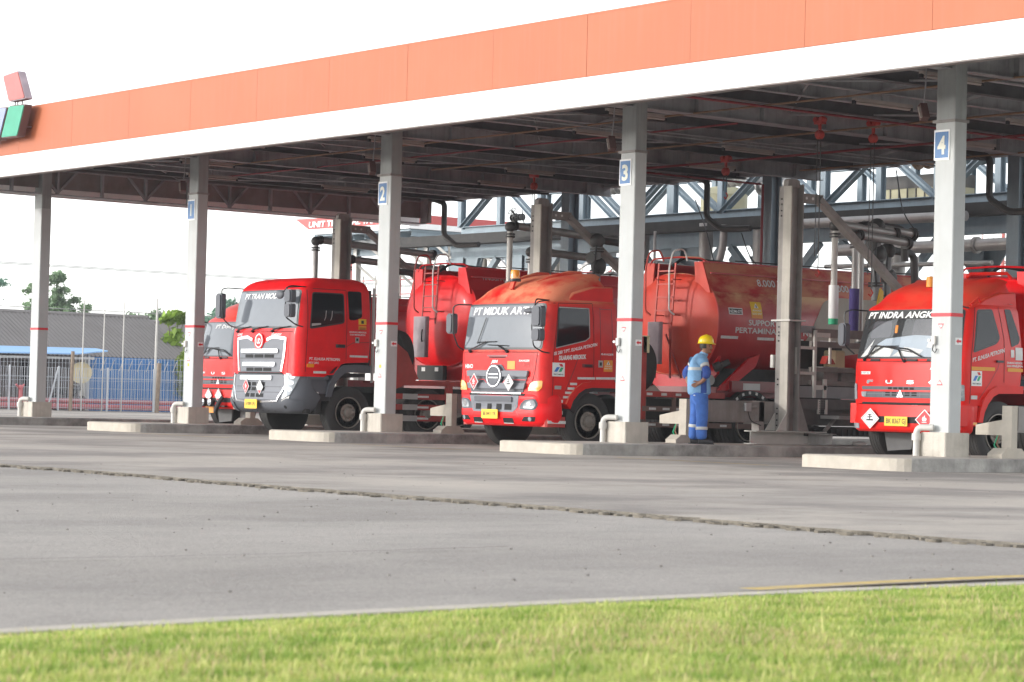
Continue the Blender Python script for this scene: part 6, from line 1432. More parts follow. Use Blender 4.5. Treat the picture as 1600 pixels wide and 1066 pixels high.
for P, r_, lb in pp:
    t = thing('process_pipe', lb, 'pipe', P[0], 'process pipes below the rack', world=True)
    mb = MB(); mb.tube(P, r_, M['pipe'] if r_ > .1 else M['pipe'], 14, fillet=.35); mb.build('pipe', t)
    mb = MB(); a = Vector(P[0]); b = Vector(P[1]); d = (b-a).normalized()
    for q in (.35,.7): flange(mb, tuple(a.lerp(b, q)), tuple(d), r_*1.35, M['pipe']); 
    mb.build('flange', t)
# valves with hand wheels on top of the rack
def gate_valve(x, y, z, s_, label, mt):
    t = thing('gate_valve', label, 'valve', (x,y,z), 'gate valves on the rack', world=True)
    mb = MB(); mb.ball((x,y,z), .18*s_, mt, 8, (1,1,1.1)); mb.tube([(x-.5*s_,y,z),(x+.5*s_,y,z)], .12*s_, mt, 12)
    for q in (-.45,-.2,.2,.45): mb.lathe([(.20*s_,0),(.20*s_,.04*s_)], (x+q*s_,y,z), (1,0,0), mt, 14)
    mb.lathe([(.15*s_,.15*s_),(.15*s_,.2*s_),(.06*s_,.22*s_),(.05*s_,.55*s_)], (x,y,z), (0,-.7,.6), mt, 12); mb.build('valve_body', t)
    mb = MB(); c = Vector((x,y,z))+Vector((0,-.7,.6)).normalized()*.5*s_; n_ = Vector((0,-.7,.6)).normalized(); a = Vector((1,0,0)); b = n_.cross(a)
    pts = [c+(a*math.cos(q)+b*math.sin(q))*.24*s_ for q in np.linspace(0, 2*math.pi, 19)]; mb.tube(pts, .02*s_, M['pipe_dk'], 6, cap=False)
    for q in np.linspace(0, math.pi, 4)[:-1]: mb.tube([c-(a*math.cos(q)+b*math.sin(q))*.24*s_, c+(a*math.cos(q)+b*math.sin(q))*.24*s_], .014*s_, M['pipe_dk'], 5)
    mb.build('hand_wheel', t)
gate_valve(12.9, 15.6, 6.55, 1.2, 'rusty gate valve with hand wheel on the rack, left of a larger one', M['orpipe']); gate_valve(14.1, 15.8, 6.65, 1.6, 'big gate valve with hand wheel on the rack next to the column numbered 4', M['rack'])
gate_valve(7.3, 16.0, 6.25, 1.1, 'pale gate valve seen through the truss right of the column numbered 3', M['pipe']); gate_valve(5.5, 16.3, 6.5, .9, 'small gate valve close to the column numbered 3 behind the truss', M['pipe_w'])
gate_valve(-2.4, 15.6, 5.85, .5, 'small dark valve with bent pipe standing on the rack far left', M['pipe_dk']); gate_valve(1.2, 16.0, 6.5, .9, 'gate valve above the post of the faded cab', M['pipe'])
t = thing('cream_tank', 'olive and cream rectangular tank behind the truss left of the column numbered 4', 'tank', (11.2,16.6,5.5), world=True)
mb = MB(); mb.box(10.4,12.6,16.4,17.3,5.42,6.0,M['pipe_y'],.03); mb.box(10.4,12.6,16.38,17.32,6.0,6.3,M['deck'],.03)
for k in range(8): mb.box(10.5+k*.27,10.53+k*.27,16.38,16.4,5.44,6.0,M['deck'])
mb.build('tank_body', t, smooth=0)
t = thing('cream_tank', 'small olive tank behind the truss right of the column numbered 3', 'tank', (4.4,16.9,5.5), world=True)
mb = MB(); mb.lathe([(.4,0),(.6,.25),(.6,.8),(.35,1.0)], (4.4,17.0,5.42), (0,0,1), M['pipe_y'], 20); mb.build('tank_body', t)
# hanging cables
t = thing('hanging_cable', 'thin dark cables drooping from the rack above the faded tank', 'cable', (8.6,13.9,5), world=True)
mb = MB()
for P in ([(8.5,13.8,4.9),(8.8,13.8,4.3),(9.4,13.8,3.9),(9.5,13.8,3.4)], [(8.3,12.5,5.6),(8.7,12.5,4.9),(9.3,12.5,3.3)], [(2.4,12,5.6),(2.5,12,5.2),(2.9,12,4.95),(3.3,12,5.0)], [(15.6,11.5,5.8),(15.8,11.5,4.9),(16.3,11.5,4.4)]): mb.tube(P, .014, M['black'], 5, fillet=.3)
mb.build('cable', t)
t = thing('cable_tray', 'dark ladder tray hugging the rack deck behind the tankers', 'cable tray', (0,13.6,5.1), world=True)
mb = MB(); mb.box(-5.0,26,13.5,13.85,4.98,5.04,M['chassis']); mb.box(-5.0,26,13.45,13.49,4.98,5.08,M['chassis']); mb.build('tray', t, smooth=0)

# ================================================================== BEHIND: far canopy, fence, house, poles, trees
FB = Vector((-36.88, 17.41, 0)); E1 = Vector((0, 1, 0)); N1 = Vector((-1, 0, 0))   # N1 points away from the camera
def W(s_, t_, z): return FB+E1*s_+N1*t_+Vector((0,0,z))
# fence (white welded mesh) with posts
t = thing('mesh_fence', 'long grey welded wire mesh fence in front of the blue sheets and the tiled roof', 'fence', tuple(FB))
t['_'] = 0
wl = lambda s_, t_, z: W(s_, t_, z)-FB
mb = MB(); mb.recalc = False
def vwire(s_, t_, z0, z1, r_): mb.bar(wl(s_,t_,z0), wl(s_,t_,z1), r_, r_, M['mesh'])
s_ = -5.0
while s_ < 13: vwire(s_, 0, .05, 1.68, .011); s_ += .10
for z in (.12,.42,.45,.9,1.3,1.33,1.68): mb.bar(wl(-5,0,z), wl(13,0,z), .012, .012, M['mesh'])
mb.build('mesh_panel', t, smooth=0)
for s_ in (-3.9,-1.8,.34,2.45,4.6,6.7,8.8,10.9):
    mb = MB(); mb.bar(wl(s_,-.05,0), wl(s_,-.05,1.74), .06, .06, M['mesh']); mb.build('fence_post', t, smooth=0)
mb = MB(); mb.bar(wl(1.95,-.1,0), wl(2.4,-.1,1.7), .05, .05, M['mesh']); mb.build('fence_brace', t, smooth=0)
t = thing('mesh_fence', 'taller white wire mesh fence a step behind the grey one', 'fence', tuple(FB))
mb = MB(); mb.recalc = False; s_ = -5.0
while s_ < 13: vwire(s_, 1.2, .05, 2.08+.012*s_, .012); s_ += .15
for z in (.5,1.2,1.9,2.1): mb.bar(wl(-5,1.2,z-.1), wl(13,1.2,z+.1), .012, .012, M['mesh'])
mb.build('mesh_panel', t, smooth=0)
for k, (a, hh, r_, mm, lb) in enumerate(((2.64,2.33,.07,'wood','short brown wooden post in front of the mesh fence'),(6.5,1.98,.085,'wood','stout wooden lower pole near the column numbered 1'))):
    t = thing('wooden_post', lb, 'post', tuple(W(a,-.8,0)), world=True); MB().tube([W(a-.05,-.8,0), W(a,-.8,hh)], r_, M[mm], 10).build('post', t)
for a, hh, lb in ((3.7,4.45,'first thin white pole from the left behind the fence'),(4.62,4.54,'second thin white pole from the left behind the fence'),(5.5,4.53,'third thin white pole from the left behind the fence'),(7.01,4.62,'thickest white pole, beside the column numbered 1')):
    t = thing('thin_pole', lb, 'pole', tuple(W(a,.4,0)), 'thin white poles by the fence', world=True)
    mb = MB(); r_ = .055 if a > 6 else .03; mb.tube([W(a,.4,0), W(a+.02,.4,hh)], [r_*1.2, r_*.7], M['pipe_w'], 8); mb.build('pole', t)
# red-painted pipes along the fence foot
t = thing('red_pipeline', 'faded red pipeline running low along the mesh fence', 'pipe', tuple(W(0,.5,.3)), world=True)
mb = MB(); mb.tube([W(-8,.6,.18), W(13,.6,.16)], .11, M['redwall'], 10); mb.tube([W(-8,.75,.40), W(13,.75,.38)], .09, M['redwall'], 10); mb.build('pipe', t)
t = thing('fire_hydrant', 'red fire hydrant standing before the fence beside the leftmost column', 'hydrant', tuple(W(.55,-.6,0)), world=True)
mb = MB(); b = W(.55,-.6,0); mb.tube([b, b+Vector((0,0,.85))], .08, M['redwall'], 10); mb.tube([b+Vector((-.25,.25,.98)), b+Vector((0,0,.78)), b+Vector((.2,-.3,.98))], .04, M['redwall'], 8); mb.lathe([(.10,0),(.10,.06),(.03,.12)], tuple(b+Vector((0,0,.85))), (0,0,1), M['redwall'], 12); mb.build('hydrant_body', t)
# blue corrugated wall
t = thing('sheet_wall', 'blue corrugated sheet wall behind the mesh fence', 'wall', tuple(W(10,3,0)), world=True)
mb = MB(); V = []; F = []; k = 0; s_ = 5.4
while s_ < 13: V += [W(s_, 3+.05*(k % 2), 0), W(s_, 3+.05*(k % 2), 2.2)]; k += 1; s_ += .10
mb.recalc = False; mb.add(V, [(2*i, 2*i+2, 2*i+3, 2*i+1) for i in range(k-1)], M['bluefence']); mb.build('sheet', t, smooth=0)
mb = MB(); 
for a in np.arange(5.5, 13, .42): mb.bar(W(a,2.9,1.65), W(a+.10,2.75,2.10), .035, .03, M['mesh'])
mb.bar(W(5.35,2.95,0), W(5.35,2.95,2.3), .12, .1, M['mesh']); mb.build('wall_bracket', t, smooth=0)
# house with long roof
def house(s0, s1, t0, t1, zr, ze, label, hip=1.5):
    t = thing('house', label, 'house', tuple(W(s0,t0,0)), world=True)
    mb = MB(); mb.add([W(s0+.3,t0,ze-.15), W(s0+.3,t1,ze-.15), W(s0+.3,(t0+t1)/2,zr-.05)], [(0,1,2)], M['wall']); mb.add([W(s1-.3,t0,ze-.15), W(s1-.3,t1,ze-.15), W(s1-.3,(t0+t1)/2,zr-.05)], [(0,1,2)], M['wall']); mb.build('gable', t, smooth=0)
    tm = (t0+t1)/2; mb = MB(); mb.recalc = False; n_ = int((s1-s0)/.10); V = []; F = []
    # corrugated roof slope facing the camera
    for i in range(n_+1):
        q = s0+(s1-s0)*i/n_; dz = .06*(i % 2); top = min(1, (s1-q)/hip) if hip else 1
        V += [W(q, t0-.4, ze+dz-.1), W(q, t0-.4+(tm-t0+.4)*top, ze-.1+(zr-ze+.1)*top+dz)]
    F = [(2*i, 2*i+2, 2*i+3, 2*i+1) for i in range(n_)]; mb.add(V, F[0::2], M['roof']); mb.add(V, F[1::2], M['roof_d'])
    mb.add([W(s0,t1+.4,ze-.1), W(s1,t1+.4,ze-.1), W(s1-hip,tm,zr), W(s0,tm,zr)], [(0,1,2,3)], M['roof']); mb.add([W(s1,t0-.4,ze-.1), W(s1,t1+.4,ze-.1), W(s1-hip,tm,zr)], [(0,1,2)], M['roof'])
    mb.tube([W(s0,tm,zr+.03), W(s1-hip,tm,zr+.03)], .10, M['roof'], 8); mb.build('roof', t, smooth=0)
    mb = MB(); P = [W(s0,t0,0), W(s1,t0,0), W(s1,t1,0), W(s0,t1,0)]; mb.add(P+[p+Vector((0,0,ze)) for p in P], [(0,1,5,4),(1,2,6,5),(2,3,7,6),(3,0,4,7)], M['wall']); mb.build('wall', t, smooth=0)
    return t
h_ = house(-8, 12.0, 6, 13.5, 4.10, 2.32, 'long low house with weathered grey corrugated roof behind the fence', .1)
for a, b in ((-2,-1.2),(1.4,2.2),(3.8,4.6)): MB().add([W(a,5.97,.9), W(b,5.97,.9), W(b,5.97,2.0), W(a,5.97,2.0)], [(0,1,2,3)], M['glass_dk']).build('window', h_, smooth=0)
house(9, 26, 13, 21, 4.16, 2.4, 'second grey roofed house farther right behind the long one', 1.2)
AW = [W(-6,1.8,2.16), W(4.2,1.8,2.30), W(6.26,3.0,2.48), W(7.0,5.4,2.60), W(-6,5.4,2.50)]
t = thing('awning', 'light blue sheet awning in front of the long low house', 'awning', tuple(W(0,3,2.3)), world=True)
mb = MB(); mb.add([*AW]+[v-Vector((0,0,.05)) for v in AW], [(0,1,2,3,4),(9,8,7,6,5),(0,5,6,1),(1,6,7,2),(2,7,8,3),(3,8,9,4),(4,9,5,0)], M['awn']); mb.build('sheet', t, smooth=0)
mb = MB(); 
for a in (-5,-2,.6,2.8,5.0): mb.tube([W(a,2.6,0), W(a,2.6,2.2)], .06, M['pipe_w'], 8)
mb.bar(W(-6,2.0,2.0), W(5.2,2.2,2.12), .06, .10, M['silver']); mb.build('awning_frame', t)
t = thing('satellite_dish', 'big cream satellite dish standing under the end of the awning', 'satellite dish', tuple(W(4.55,2.0,0)), world=True)
mb = MB(); c = W(4.55,2.0,1.50); d = (Vector((.79,-.55,.12))).normalized(); mb.lathe([(.0001,0),(.22,.03),(.36,.10),(.43,.17),(.44,.19),(.35,.11),(.0001,.04)], tuple(c), tuple(d), M['wood_y'], 26); mb.build('dish', t)
mb = MB(); mb.tube([c, c-Vector((0,0,1.4))], .05, M['silver'], 8); mb.tube([c+d*.2-Vector((0,0,.6)), c+d*.8], .02, M['silver'], 6); mb.build('stand', t)
t = thing('motorcycle', 'dark motorcycle parked under the awning beneath the dish', 'motorcycle', tuple(W(3.9,1.9,0)), world=True)
b = W(3.9,1.9,0); a1 = E1
def P_(u, z, v=0): return b+E1*u+N1*v+Vector((0,0,z))
for u, nm in ((-.55,'wheel'),(.6,'wheel')):
    mb = MB(); pts = [P_(u+.26*math.cos(q), .3+.26*math.sin(q)) for q in np.linspace(0, 2*math.pi, 19)]; mb.tube(pts, .05, M['tyre'], 8, cap=False)
    for q in np.linspace(0, math.pi, 5)[:-1]: mb.tube([P_(u-.22*math.cos(q), .3-.22*math.sin(q)), P_(u+.22*math.cos(q), .3+.22*math.sin(q))], .012, M['silver'], 5)
    mb.build(nm, t)
mb = MB(); mb.tube([P_(-.55,.3), P_(-.1,.45), P_(.3,.75), P_(.45,.95)], [.05,.14,.12,.05], M['black'], 10); mb.tube([P_(.6,.3), P_(.45,.95), P_(.38,1.05)], .03, M['silver'], 8); mb.tube([P_(-.1,.7), P_(-.6,.78)], [.12,.10], M['black'], 10); mb.ball(tuple(P_(.5,.9)), .11, M['black'], 6); mb.build('motorcycle_body', t)
mb = MB(); mb.tube([P_(.4,1.05,-.3), P_(.42,1.02,0), P_(.4,1.05,.3)], .02, M['silver'], 6); mb.build('handlebar', t)
# overhead wires
t = thing('power_line', 'thin power lines crossing the sky above the far roof', 'power line', (-57,35,0), world=True)
mb = MB()
for z, y_ in ((7.35,0),(7.45,.5),(5.2,1)): mb.tube([W(-30,20+y_,z*.92+.2), W(-5,20+y_,z*.92), W(25,20+y_,z*.92-.05), W(60,20+y_,z*.92+.2)], .02, M['pipe'], 4)
mb.build('wire', t)
for a in (-30, 60): MB().tube([W(a,20,0), W(a,20,8)], .12, M['pipe'], 8).build('pole', t)

# far canopy with red fascia and lettering
t = thing('far_canopy', 'distant canopy with red fascia lettered in white seen between the columns', 'canopy', (-50,40,0), world=True)
xl, xc, yf, yb = -34.6, -27.68, 30.0, 42.0
mb = MB()
mb.add([(xl-1.2,yf,8.12),(xl-.2,yf,7.66),(xc,yf,7.66),(xc,yf,8.0)], [(0,1,2,3)], M['farred']); mb.add([(xc,yf,7.66),(xc,yb,7.66),(xc,yb,8.0),(xc,yf,8.0)], [(0,1,2,3)], M['farred'])
mb.box(xl, xc-.02, yf+.02, yb, 7.67, 7.95, M['farred']); mb.text('UNIT TERMINAL TANKI', plane((xl-.2,yf,0),(1,0,0),(0,0,1)), .05, 7.74, .23, M['white'], .04, .1, off=.03, wd=5.4); mb.build('red_fascia', t, smooth=0)
mb = MB(); mb.box(xl-.1, xc+.005, yf-.005, yb, 7.44, 7.655, M['fasc_wh']); mb.build('white_fascia', t, smooth=0)
mb = MB(); mb.box(xl+.1, xc-.1, yf+.1, yb-.1, 7.35, 7.435, M['rack']); mb.box(xl+.8, xc-.5, yf+.8, yb-1, 6.9, 7.34, M['rack_dk'])
for k in range(9): mb.ibeam((xl+.4+k*.8,yf+.2,7.25),(xl+.4+k*.8,yb-.2,7.25), .12, .2, M['rack'])
mb.ibeam((xl-.0,31.5,6.75),(xc+1.5,31.5,6.75), .2, .3, M['rack']); mb.ibeam((xc,31,6.7),(xc,45,6.7), .2, .4, M['rack']); mb.build('underside_beam', t, smooth=0)
for xx in (xl+1.2, xl+4, xc-.8):
    for yy in (31.5, 38):
        mb = MB(); mb.ibeam((xx,yy,0),(xx,yy,7.3), .24, .24, M['pipe_w']); mb.build('far_column', t, smooth=0)
mb = MB()
for k in range(6):
    a = -34+k*2.2
    mb.bar((a,31,6.9),(a+3.2,33.5,3.6), .10, .10, M['pipe_w']); mb.bar((a+3.2,31,6.9),(a,33.5,3.6), .08, .08, M['pipe_w'])
for k in range(4): mb.bar((-28+k*2,32.5,6.9),(-24.5+k*2,32.5,4.4), .14, .14, M['silver']); mb.bar((-28+k*2,33,4.6),(-23.5+k*2,33,6.4), .10, .10, M['silver'])
for z in (3.9,4.5,5.1,5.7): mb.bar((-36,33,z),(-19,33,z), .05, .05, M['redwall'] if z > 5 else M['silver'])
for k in range(20): mb.bar((-36+k*.9,33,3.4),(-36+k*.9,33,5.9 if k % 3 else 6.6), .045, .045, M['ltower'] if k % 4 == 0 else M['pipe_w'])
mb.build('scaffold', t, smooth=0)
# red and white lookout tower and tank railing far right
t = thing('lattice_tower', 'pale red and white lattice tower with a cage platform at the right edge', 'tower', (-41.5,81,0), world=True)
mb = MB(); b = Vector((-41.5,81,0)); rt = Vector((.614,.789,0))
for d in (-.45,.0,.45): mb.tube([b+rt*d, b+rt*d+Vector((0,0,12.5))], .10, M['ltower'] if d else M['pipe_w'], 6)
for z in np.arange(1, 12.2, .9): mb.bar(b-rt*.45+Vector((0,0,z)), b+rt*.45+Vector((0,0,z+.7)), .06, .06, M['ltower']); mb.bar(b+rt*.45+Vector((0,0,z)), b-rt*.45+Vector((0,0,z+.7)), .06, .06, M['pipe_w'])
mb.build('mast', t, smooth=0)
mb = MB()
for z in (9.3,9.9,10.5,11.1): mb.bar(b-rt*1.6+Vector((0,0,z)), b+rt*2+Vector((0,0,z)), .07, .07, M['ltower'])
for k in range(13): mb.bar(b+rt*(-1.6+k*.3)+Vector((0,0,9.3)), b+rt*(-1.6+k*.3)+Vector((0,0,11.1)), .035, .035, M['ltower'] if k % 4 == 0 else M['pipe_w'])
mb.bar(b-rt*1.55+Vector((0,0,9.2)), b-rt*.2+Vector((0,0,7.6)), .09, .09, M['ltower']); mb.bar(b+rt*.3+Vector((0,0,11.3)), b-rt*.4+Vector((0,0,12.2)), .1, .1, M['ltower']); mb.build('cage', t, smooth=0)
t = thing('storage_tank', 'low red rimmed storage tank with a thin railing far behind the rightmost cab', 'storage tank', (-24,70,0), world=True)
mb = MB(); mb.lathe([(9,0),(9,6.3),(8.6,6.45),(.001,7.0)], (-24,72,0), (0,0,1), M['pipe_w'], 64); mb.lathe([(9.05,6.2),(9.1,6.25),(9.1,6.42),(9.05,6.45)], (-24,72,0), (0,0,1), M['farred'], 64); mb.build('tank_wall', t)
mb = MB()
for z in (6.95,7.4): mb.tube([Vector((-24+8.9*math.cos(q),72+8.9*math.sin(q),z)) for q in np.linspace(0, 2*math.pi, 65)], .04, M['ltower'], 5, cap=False)
for q in np.linspace(0, 2*math.pi, 49)[:-1]: mb.tube([(-24+8.9*math.cos(q),72+8.9*math.sin(q),6.4),(-24+8.9*math.cos(q),72+8.9*math.sin(q),7.4)], .03, M['ltower'], 4)
mb.build('railing', t)
# ------------------------------------------------------------------ trees
leafm = {}
def leafmat(nm, c):
    mt = bpy.data.materials.new(nm); mt.use_nodes = True; n = mt.node_tree; b = n.nodes['Principled BSDF']; b.inputs['Roughness'].default_value = .7
    at = n.nodes.new('ShaderNodeTexNoise'); at.inputs['Scale'].default_value = 1.1; at.inputs['Detail'].default_value = 5
    rp = n.nodes.new('ShaderNodeMix'); rp.data_type = 'RGBA'; rp.inputs[6].default_value = (*[v*.55 for v in c], 1); rp.inputs[7].default_value = (*[min(1, v*1.5) for v in c], 1)
    tc = n.nodes.new('ShaderNodeTexCoord'); n.links.new(tc.outputs['Object'], at.inputs['Vector'])
    mr = n.nodes.new('ShaderNodeMapRange'); mr.inputs[1].default_value = .35; mr.inputs[2].default_value = .65; n.links.new(at.outputs['Fac'], mr.inputs[0])
    n.links.new(mr.outputs[0], rp.inputs[0]); n.links.new(rp.outputs[2], b.inputs['Base Color'])
    tr = n.nodes.new('ShaderNodeBsdfTranslucent'); n.links.new(rp.outputs[2], tr.inputs['Color']); ms = n.nodes.new('ShaderNodeMixShader'); ms.inputs[0].default_value = .3
    n.links.new(b.outputs[0], ms.inputs[1]); n.links.new(tr.outputs[0], ms.inputs[2]); n.links.new(ms.outputs[0], n.nodes['Material Output'].inputs[0]); return mt
L1 = leafmat('tree_leaves', (.22,.32,.18)); L2 = leafmat('yellow_green_leaves', (.24,.36,.05)); L3 = leafmat('cedar_leaves', (.26,.36,.05)); L4 = leafmat('flat_tree_leaves', (.17,.31,.22))
def tree(name, label, base, clumps, n, leaf, lm, trunk_r, seed, group=None):
    rg = np.random.default_rng(seed); t = thing(name, label, 'tree', base, group)
    mb = MB(); b = Vector((0,0,0)); top = max(c[2] for c in clumps)
    mb.tube([b, b+Vector((.1,.05,top*.4)), b+Vector((-.1,0,top*.8))], [trunk_r, trunk_r*.7, trunk_r*.3], M['bark'], 8)
    for (x, y, z, r_, fz) in clumps:
        mb.tube([b+Vector((0,0,top*.3+z*.15)), Vector((x*.5,y*.5,z*.75)), Vector((x,y,z))], [trunk_r*.45, trunk_r*.25, trunk_r*.08], M['bark'], 5)
    mb.build('trunk', t)
    tot = sum(c[3]**2 for c in clumps); VV = []; 
    for (x, y, z, r_, fz) in clumps:
        k = int(n*r_**2/tot); sub = max(14, int(r_*12)); cs = rg.normal(0, 1, (sub, 3)); cs /= np.linalg.norm(cs, axis=1)[:, None]; cs *= (r_*rg.uniform(.35, .95, sub))[:, None]; cs[:, 2] *= fz
        p = cs[rg.integers(0, sub, k)]+rg.normal(0, r_*.20, (k, 3))*np.array([1,1,fz]); VV.append(p+np.array([x, y, z]))
    P = np.concatenate(VV); k = len(P); a = rg.normal(0, 1, (k, 3)); a /= np.linalg.norm(a, axis=1)[:, None]; b_ = rg.normal(0, 1, (k, 3)); b_ -= (b_*a).sum(1)[:, None]*a; b_ /= np.linalg.norm(b_, axis=1)[:, None]
    s_ = leaf*rg.uniform(.6, 1.3, k)[:, None]
    V = np.stack([P-a*s_, P+b_*s_*.5, P+a*s_, P-b_*s_*.5], 1).reshape(-1, 3)
    me = bpy.data.meshes.new('crown'); me.vertices.add(4*k); me.vertices.foreach_set('co', V.ravel()); me.loops.add(4*k); me.loops.foreach_set('vertex_index', np.arange(4*k, dtype=np.int32)); me.polygons.add(k); me.polygons.foreach_set('loop_start', (np.arange(k)*4).astype(np.int32)); me.update(calc_edges=True); me.materials.append(lm)
    o = bpy.data.objects.new('crown', me); COL.objects.link(o); o.parent = t
    return t
rx = (.614, .789)
def cl(u, z, r_, fz=1.0, v=0): return (rx[0]*u-.789*v, rx[1]*u+.614*v, z, r_, fz)
tree('flat_crowned_tree', 'tree with flat tiered foliage at the left edge of the picture', (-86.4,39.9,0), [cl(.2,7.5,1.5,.28),cl(1.2,7.1,1.0,.25),cl(.4,6.2,1.3,.3),cl(.9,5.6,.8,.3),cl(0,4.9,1.0,.35),cl(.6,4.7,.7,.3),cl(-1.5,7.2,1.6,.3),cl(-1.2,5.6,1.6,.4)], 7000, .10, L4, .2, 1)
tree('open_crowned_tree', 'loose open tree rising highest over the long grey roof', (-74,39.3,0), [cl(-.4,7.0,.4,.5),cl(-.2,7.1,.55,.8),cl(-.9,6.7,.5,.6),cl(.1,6.3,.5,.7),cl(-.6,5.6,.9,.7),cl(.0,5.3,.8,.8),cl(-1.3,5.2,.8,.8),cl(.8,5.8,.4,.6),cl(1.4,5.4,.4,.7),cl(1.5,4.6,.8,.6),cl(2.2,4.3,.6,.5),cl(.2,4.3,1.1,.7),cl(-1.2,4.3,1.1,.7),cl(-1.6,6.3,.5,.7)], 8000, .12, L1, .22, 2)
tree('low_tree', 'low tree just showing over the roof between the thin poles', (-79.9,48.2,0), [cl(-.6,4.9,.9,.6),cl(.5,5.0,1.0,.6),cl(1.6,4.7,.7,.5),cl(-1.6,4.5,.8,.5),cl(2.6,4.4,.6,.5),cl(3.3,4.5,.7,.5)], 5000, .12, L1, .2, 3)
tree('broad_tree', 'broad tree behind the leftmost tanker right of the column numbered 1', (-68.6,46.5,0), [cl(.3,5.5,1.0,.5),cl(1.2,5.2,.9,.5),cl(-.6,4.9,.9,.6),cl(-1.6,4.4,1.0,.6),cl(.5,4.5,1.3,.6),cl(-.8,3.6,1.4,.7),cl(1.4,3.9,1.1,.7),cl(-2.4,3.8,.8,.6)], 8000, .11, L4, .22, 4)
tree('banana_plant', 'bright green broad-leaved plant over the roof end left of the column numbered 1', (-44.1,29.2,0), [cl(.2,4.2,.4,.5),cl(-.25,4.0,.35,.6),cl(.45,4.1,.35,.6),cl(0,3.2,.4,1)], 420, .22, L2, .12, 5)
tree('conifer_shrub', 'rounded yellow-green conifer left of the column numbered 1', (-39.6,27.3,0), [cl(.1,.8,.42,1.3),cl(.1,1.3,.5,1.3),cl(.1,1.9,.5,1.2),cl(.12,2.4,.45,1.1),cl(.15,2.9,.36,1.1),cl(.0,1.6,.5,1)], 12000, .07, L3, .15, 6, 'rounded conifers')
tree('conifer_shrub', 'rounded yellow-green conifer between the column numbered 1 and the leftmost tanker', (-40.2,29.8,0), [cl(0,1.4,.7,1.1),cl(0,2.4,.75,1.0),cl(.2,3.1,.6,.9),cl(.35,3.4,.5,.8),cl(-.1,1.9,.7,1)], 14000, .07, L3, .15, 7, 'rounded conifers')

# ================================================================== MAN
M['navy2'] = mat('blue_trouser_cotton', (.05,.14,.44), .85, var=.18, scale=8, dirt=.25, dcol=(.03,.08,.26), dscale=5, bump=1.0, bscale=12)
def skin_mesh(name, nodes, edges, mt, parent, sub=2, root=0, label=None, k=1.2):
    """nodes: (x,y,z,rx,ry)"""
    me = bpy.data.meshes.new(name); me.from_pydata([n[:3] for n in nodes], edges, []); me.update()
    o = bpy.data.objects.new(name, me); COL.objects.link(o)
    sk = o.modifiers.new('skin', 'SKIN'); sk.use_smooth_shade = True
    if not me.skin_vertices: me.skin_vertices.new() if hasattr(me.skin_vertices, 'new') else None
    sv = me.skin_vertices[0].data
    for i, n in enumerate(nodes): sv[i].radius = (n[3]*k, (n[4] if len(n) > 4 else n[3])*k); sv[i].use_root = (i == root)
    ss = o.modifiers.new('sub', 'SUBSURF'); ss.levels = sub; ss.render_levels = sub
    dg = bpy.context.evaluated_depsgraph_get(); dg.update(); m2 = bpy.data.meshes.new_from_object(o.evaluated_get(dg))
    bpy.data.objects.remove(o); bpy.data.meshes.remove(me); m2.name = name; m2.materials.clear(); m2.materials.append(mt)
    m2.polygons.foreach_set('use_smooth', [True]*len(m2.polygons))
    o = bpy.data.objects.new(name, m2); COL.objects.link(o); o.parent = parent
    if label: o['label'] = label
    return o
man = thing('person', 'man in blue work clothes and yellow hard hat, hands on his hips, looking right', 'person', (21.0, 1.28, .18))
man.rotation_euler.z = math.atan2(.789, .614)
# local axes: +x = to the right of the picture (he faces there), +y = away from the camera (his left), z up
N_ = [ # 0 pelvis
 (-.02,0,.90,.11,.09), (-.03,0,1.05,.11,.09), (-.035,0,1.22,.11,.10), (-.005,0,1.36,.09,.10), (.035,0,1.45,.07,.07), (.055,0,1.50,.055,.055), (.075,-.005,1.56,.075,.072), (.082,-.005,1.635,.094,.082), (.075,-.005,1.69,.085,.075),
 (-.00,-.17,1.39,.062,.062), (.07,-.31,1.22,.045,.045), (.085,-.345,1.17,.042,.042), (.03,-.255,1.05,.033,.035), (-.03,-.185,1.005,.028,.034),      # right arm 9..13
 (-.03,.17,1.39,.062,.062), (-.19,.27,1.24,.046,.046), (-.22,.29,1.19,.042,.042), (-.20,.20,1.06,.034,.034), (-.19,.13,1.01,.028,.034),          # left arm 14..18
 (.0,-.09,.80,.06,.06), (.035,-.11,.50,.062,.062), (.02,-.11,.40,.058,.058), (.03,-.12,.10,.04,.04), (.05,-.12,.05,.04,.04),       # right leg 19..23
 (-.05,.09,.80,.06,.06), (-.06,.10,.50,.062,.062), (-.075,.10,.40,.058,.058), (-.09,.11,.10,.04,.04), (-.075,.11,.05,.04,.04)]      # left leg
E_ = [(0,1),(1,2),(2,3),(3,4),(4,5),(5,6),(6,7),(7,8),(3,9),(9,10),(10,11),(11,12),(12,13),(3,14),(14,15),(15,16),(16,17),(17,18),(0,19),(19,20),(20,21),(21,22),(22,23),(0,24),(24,25),(25,26),(26,27),(27,28)]
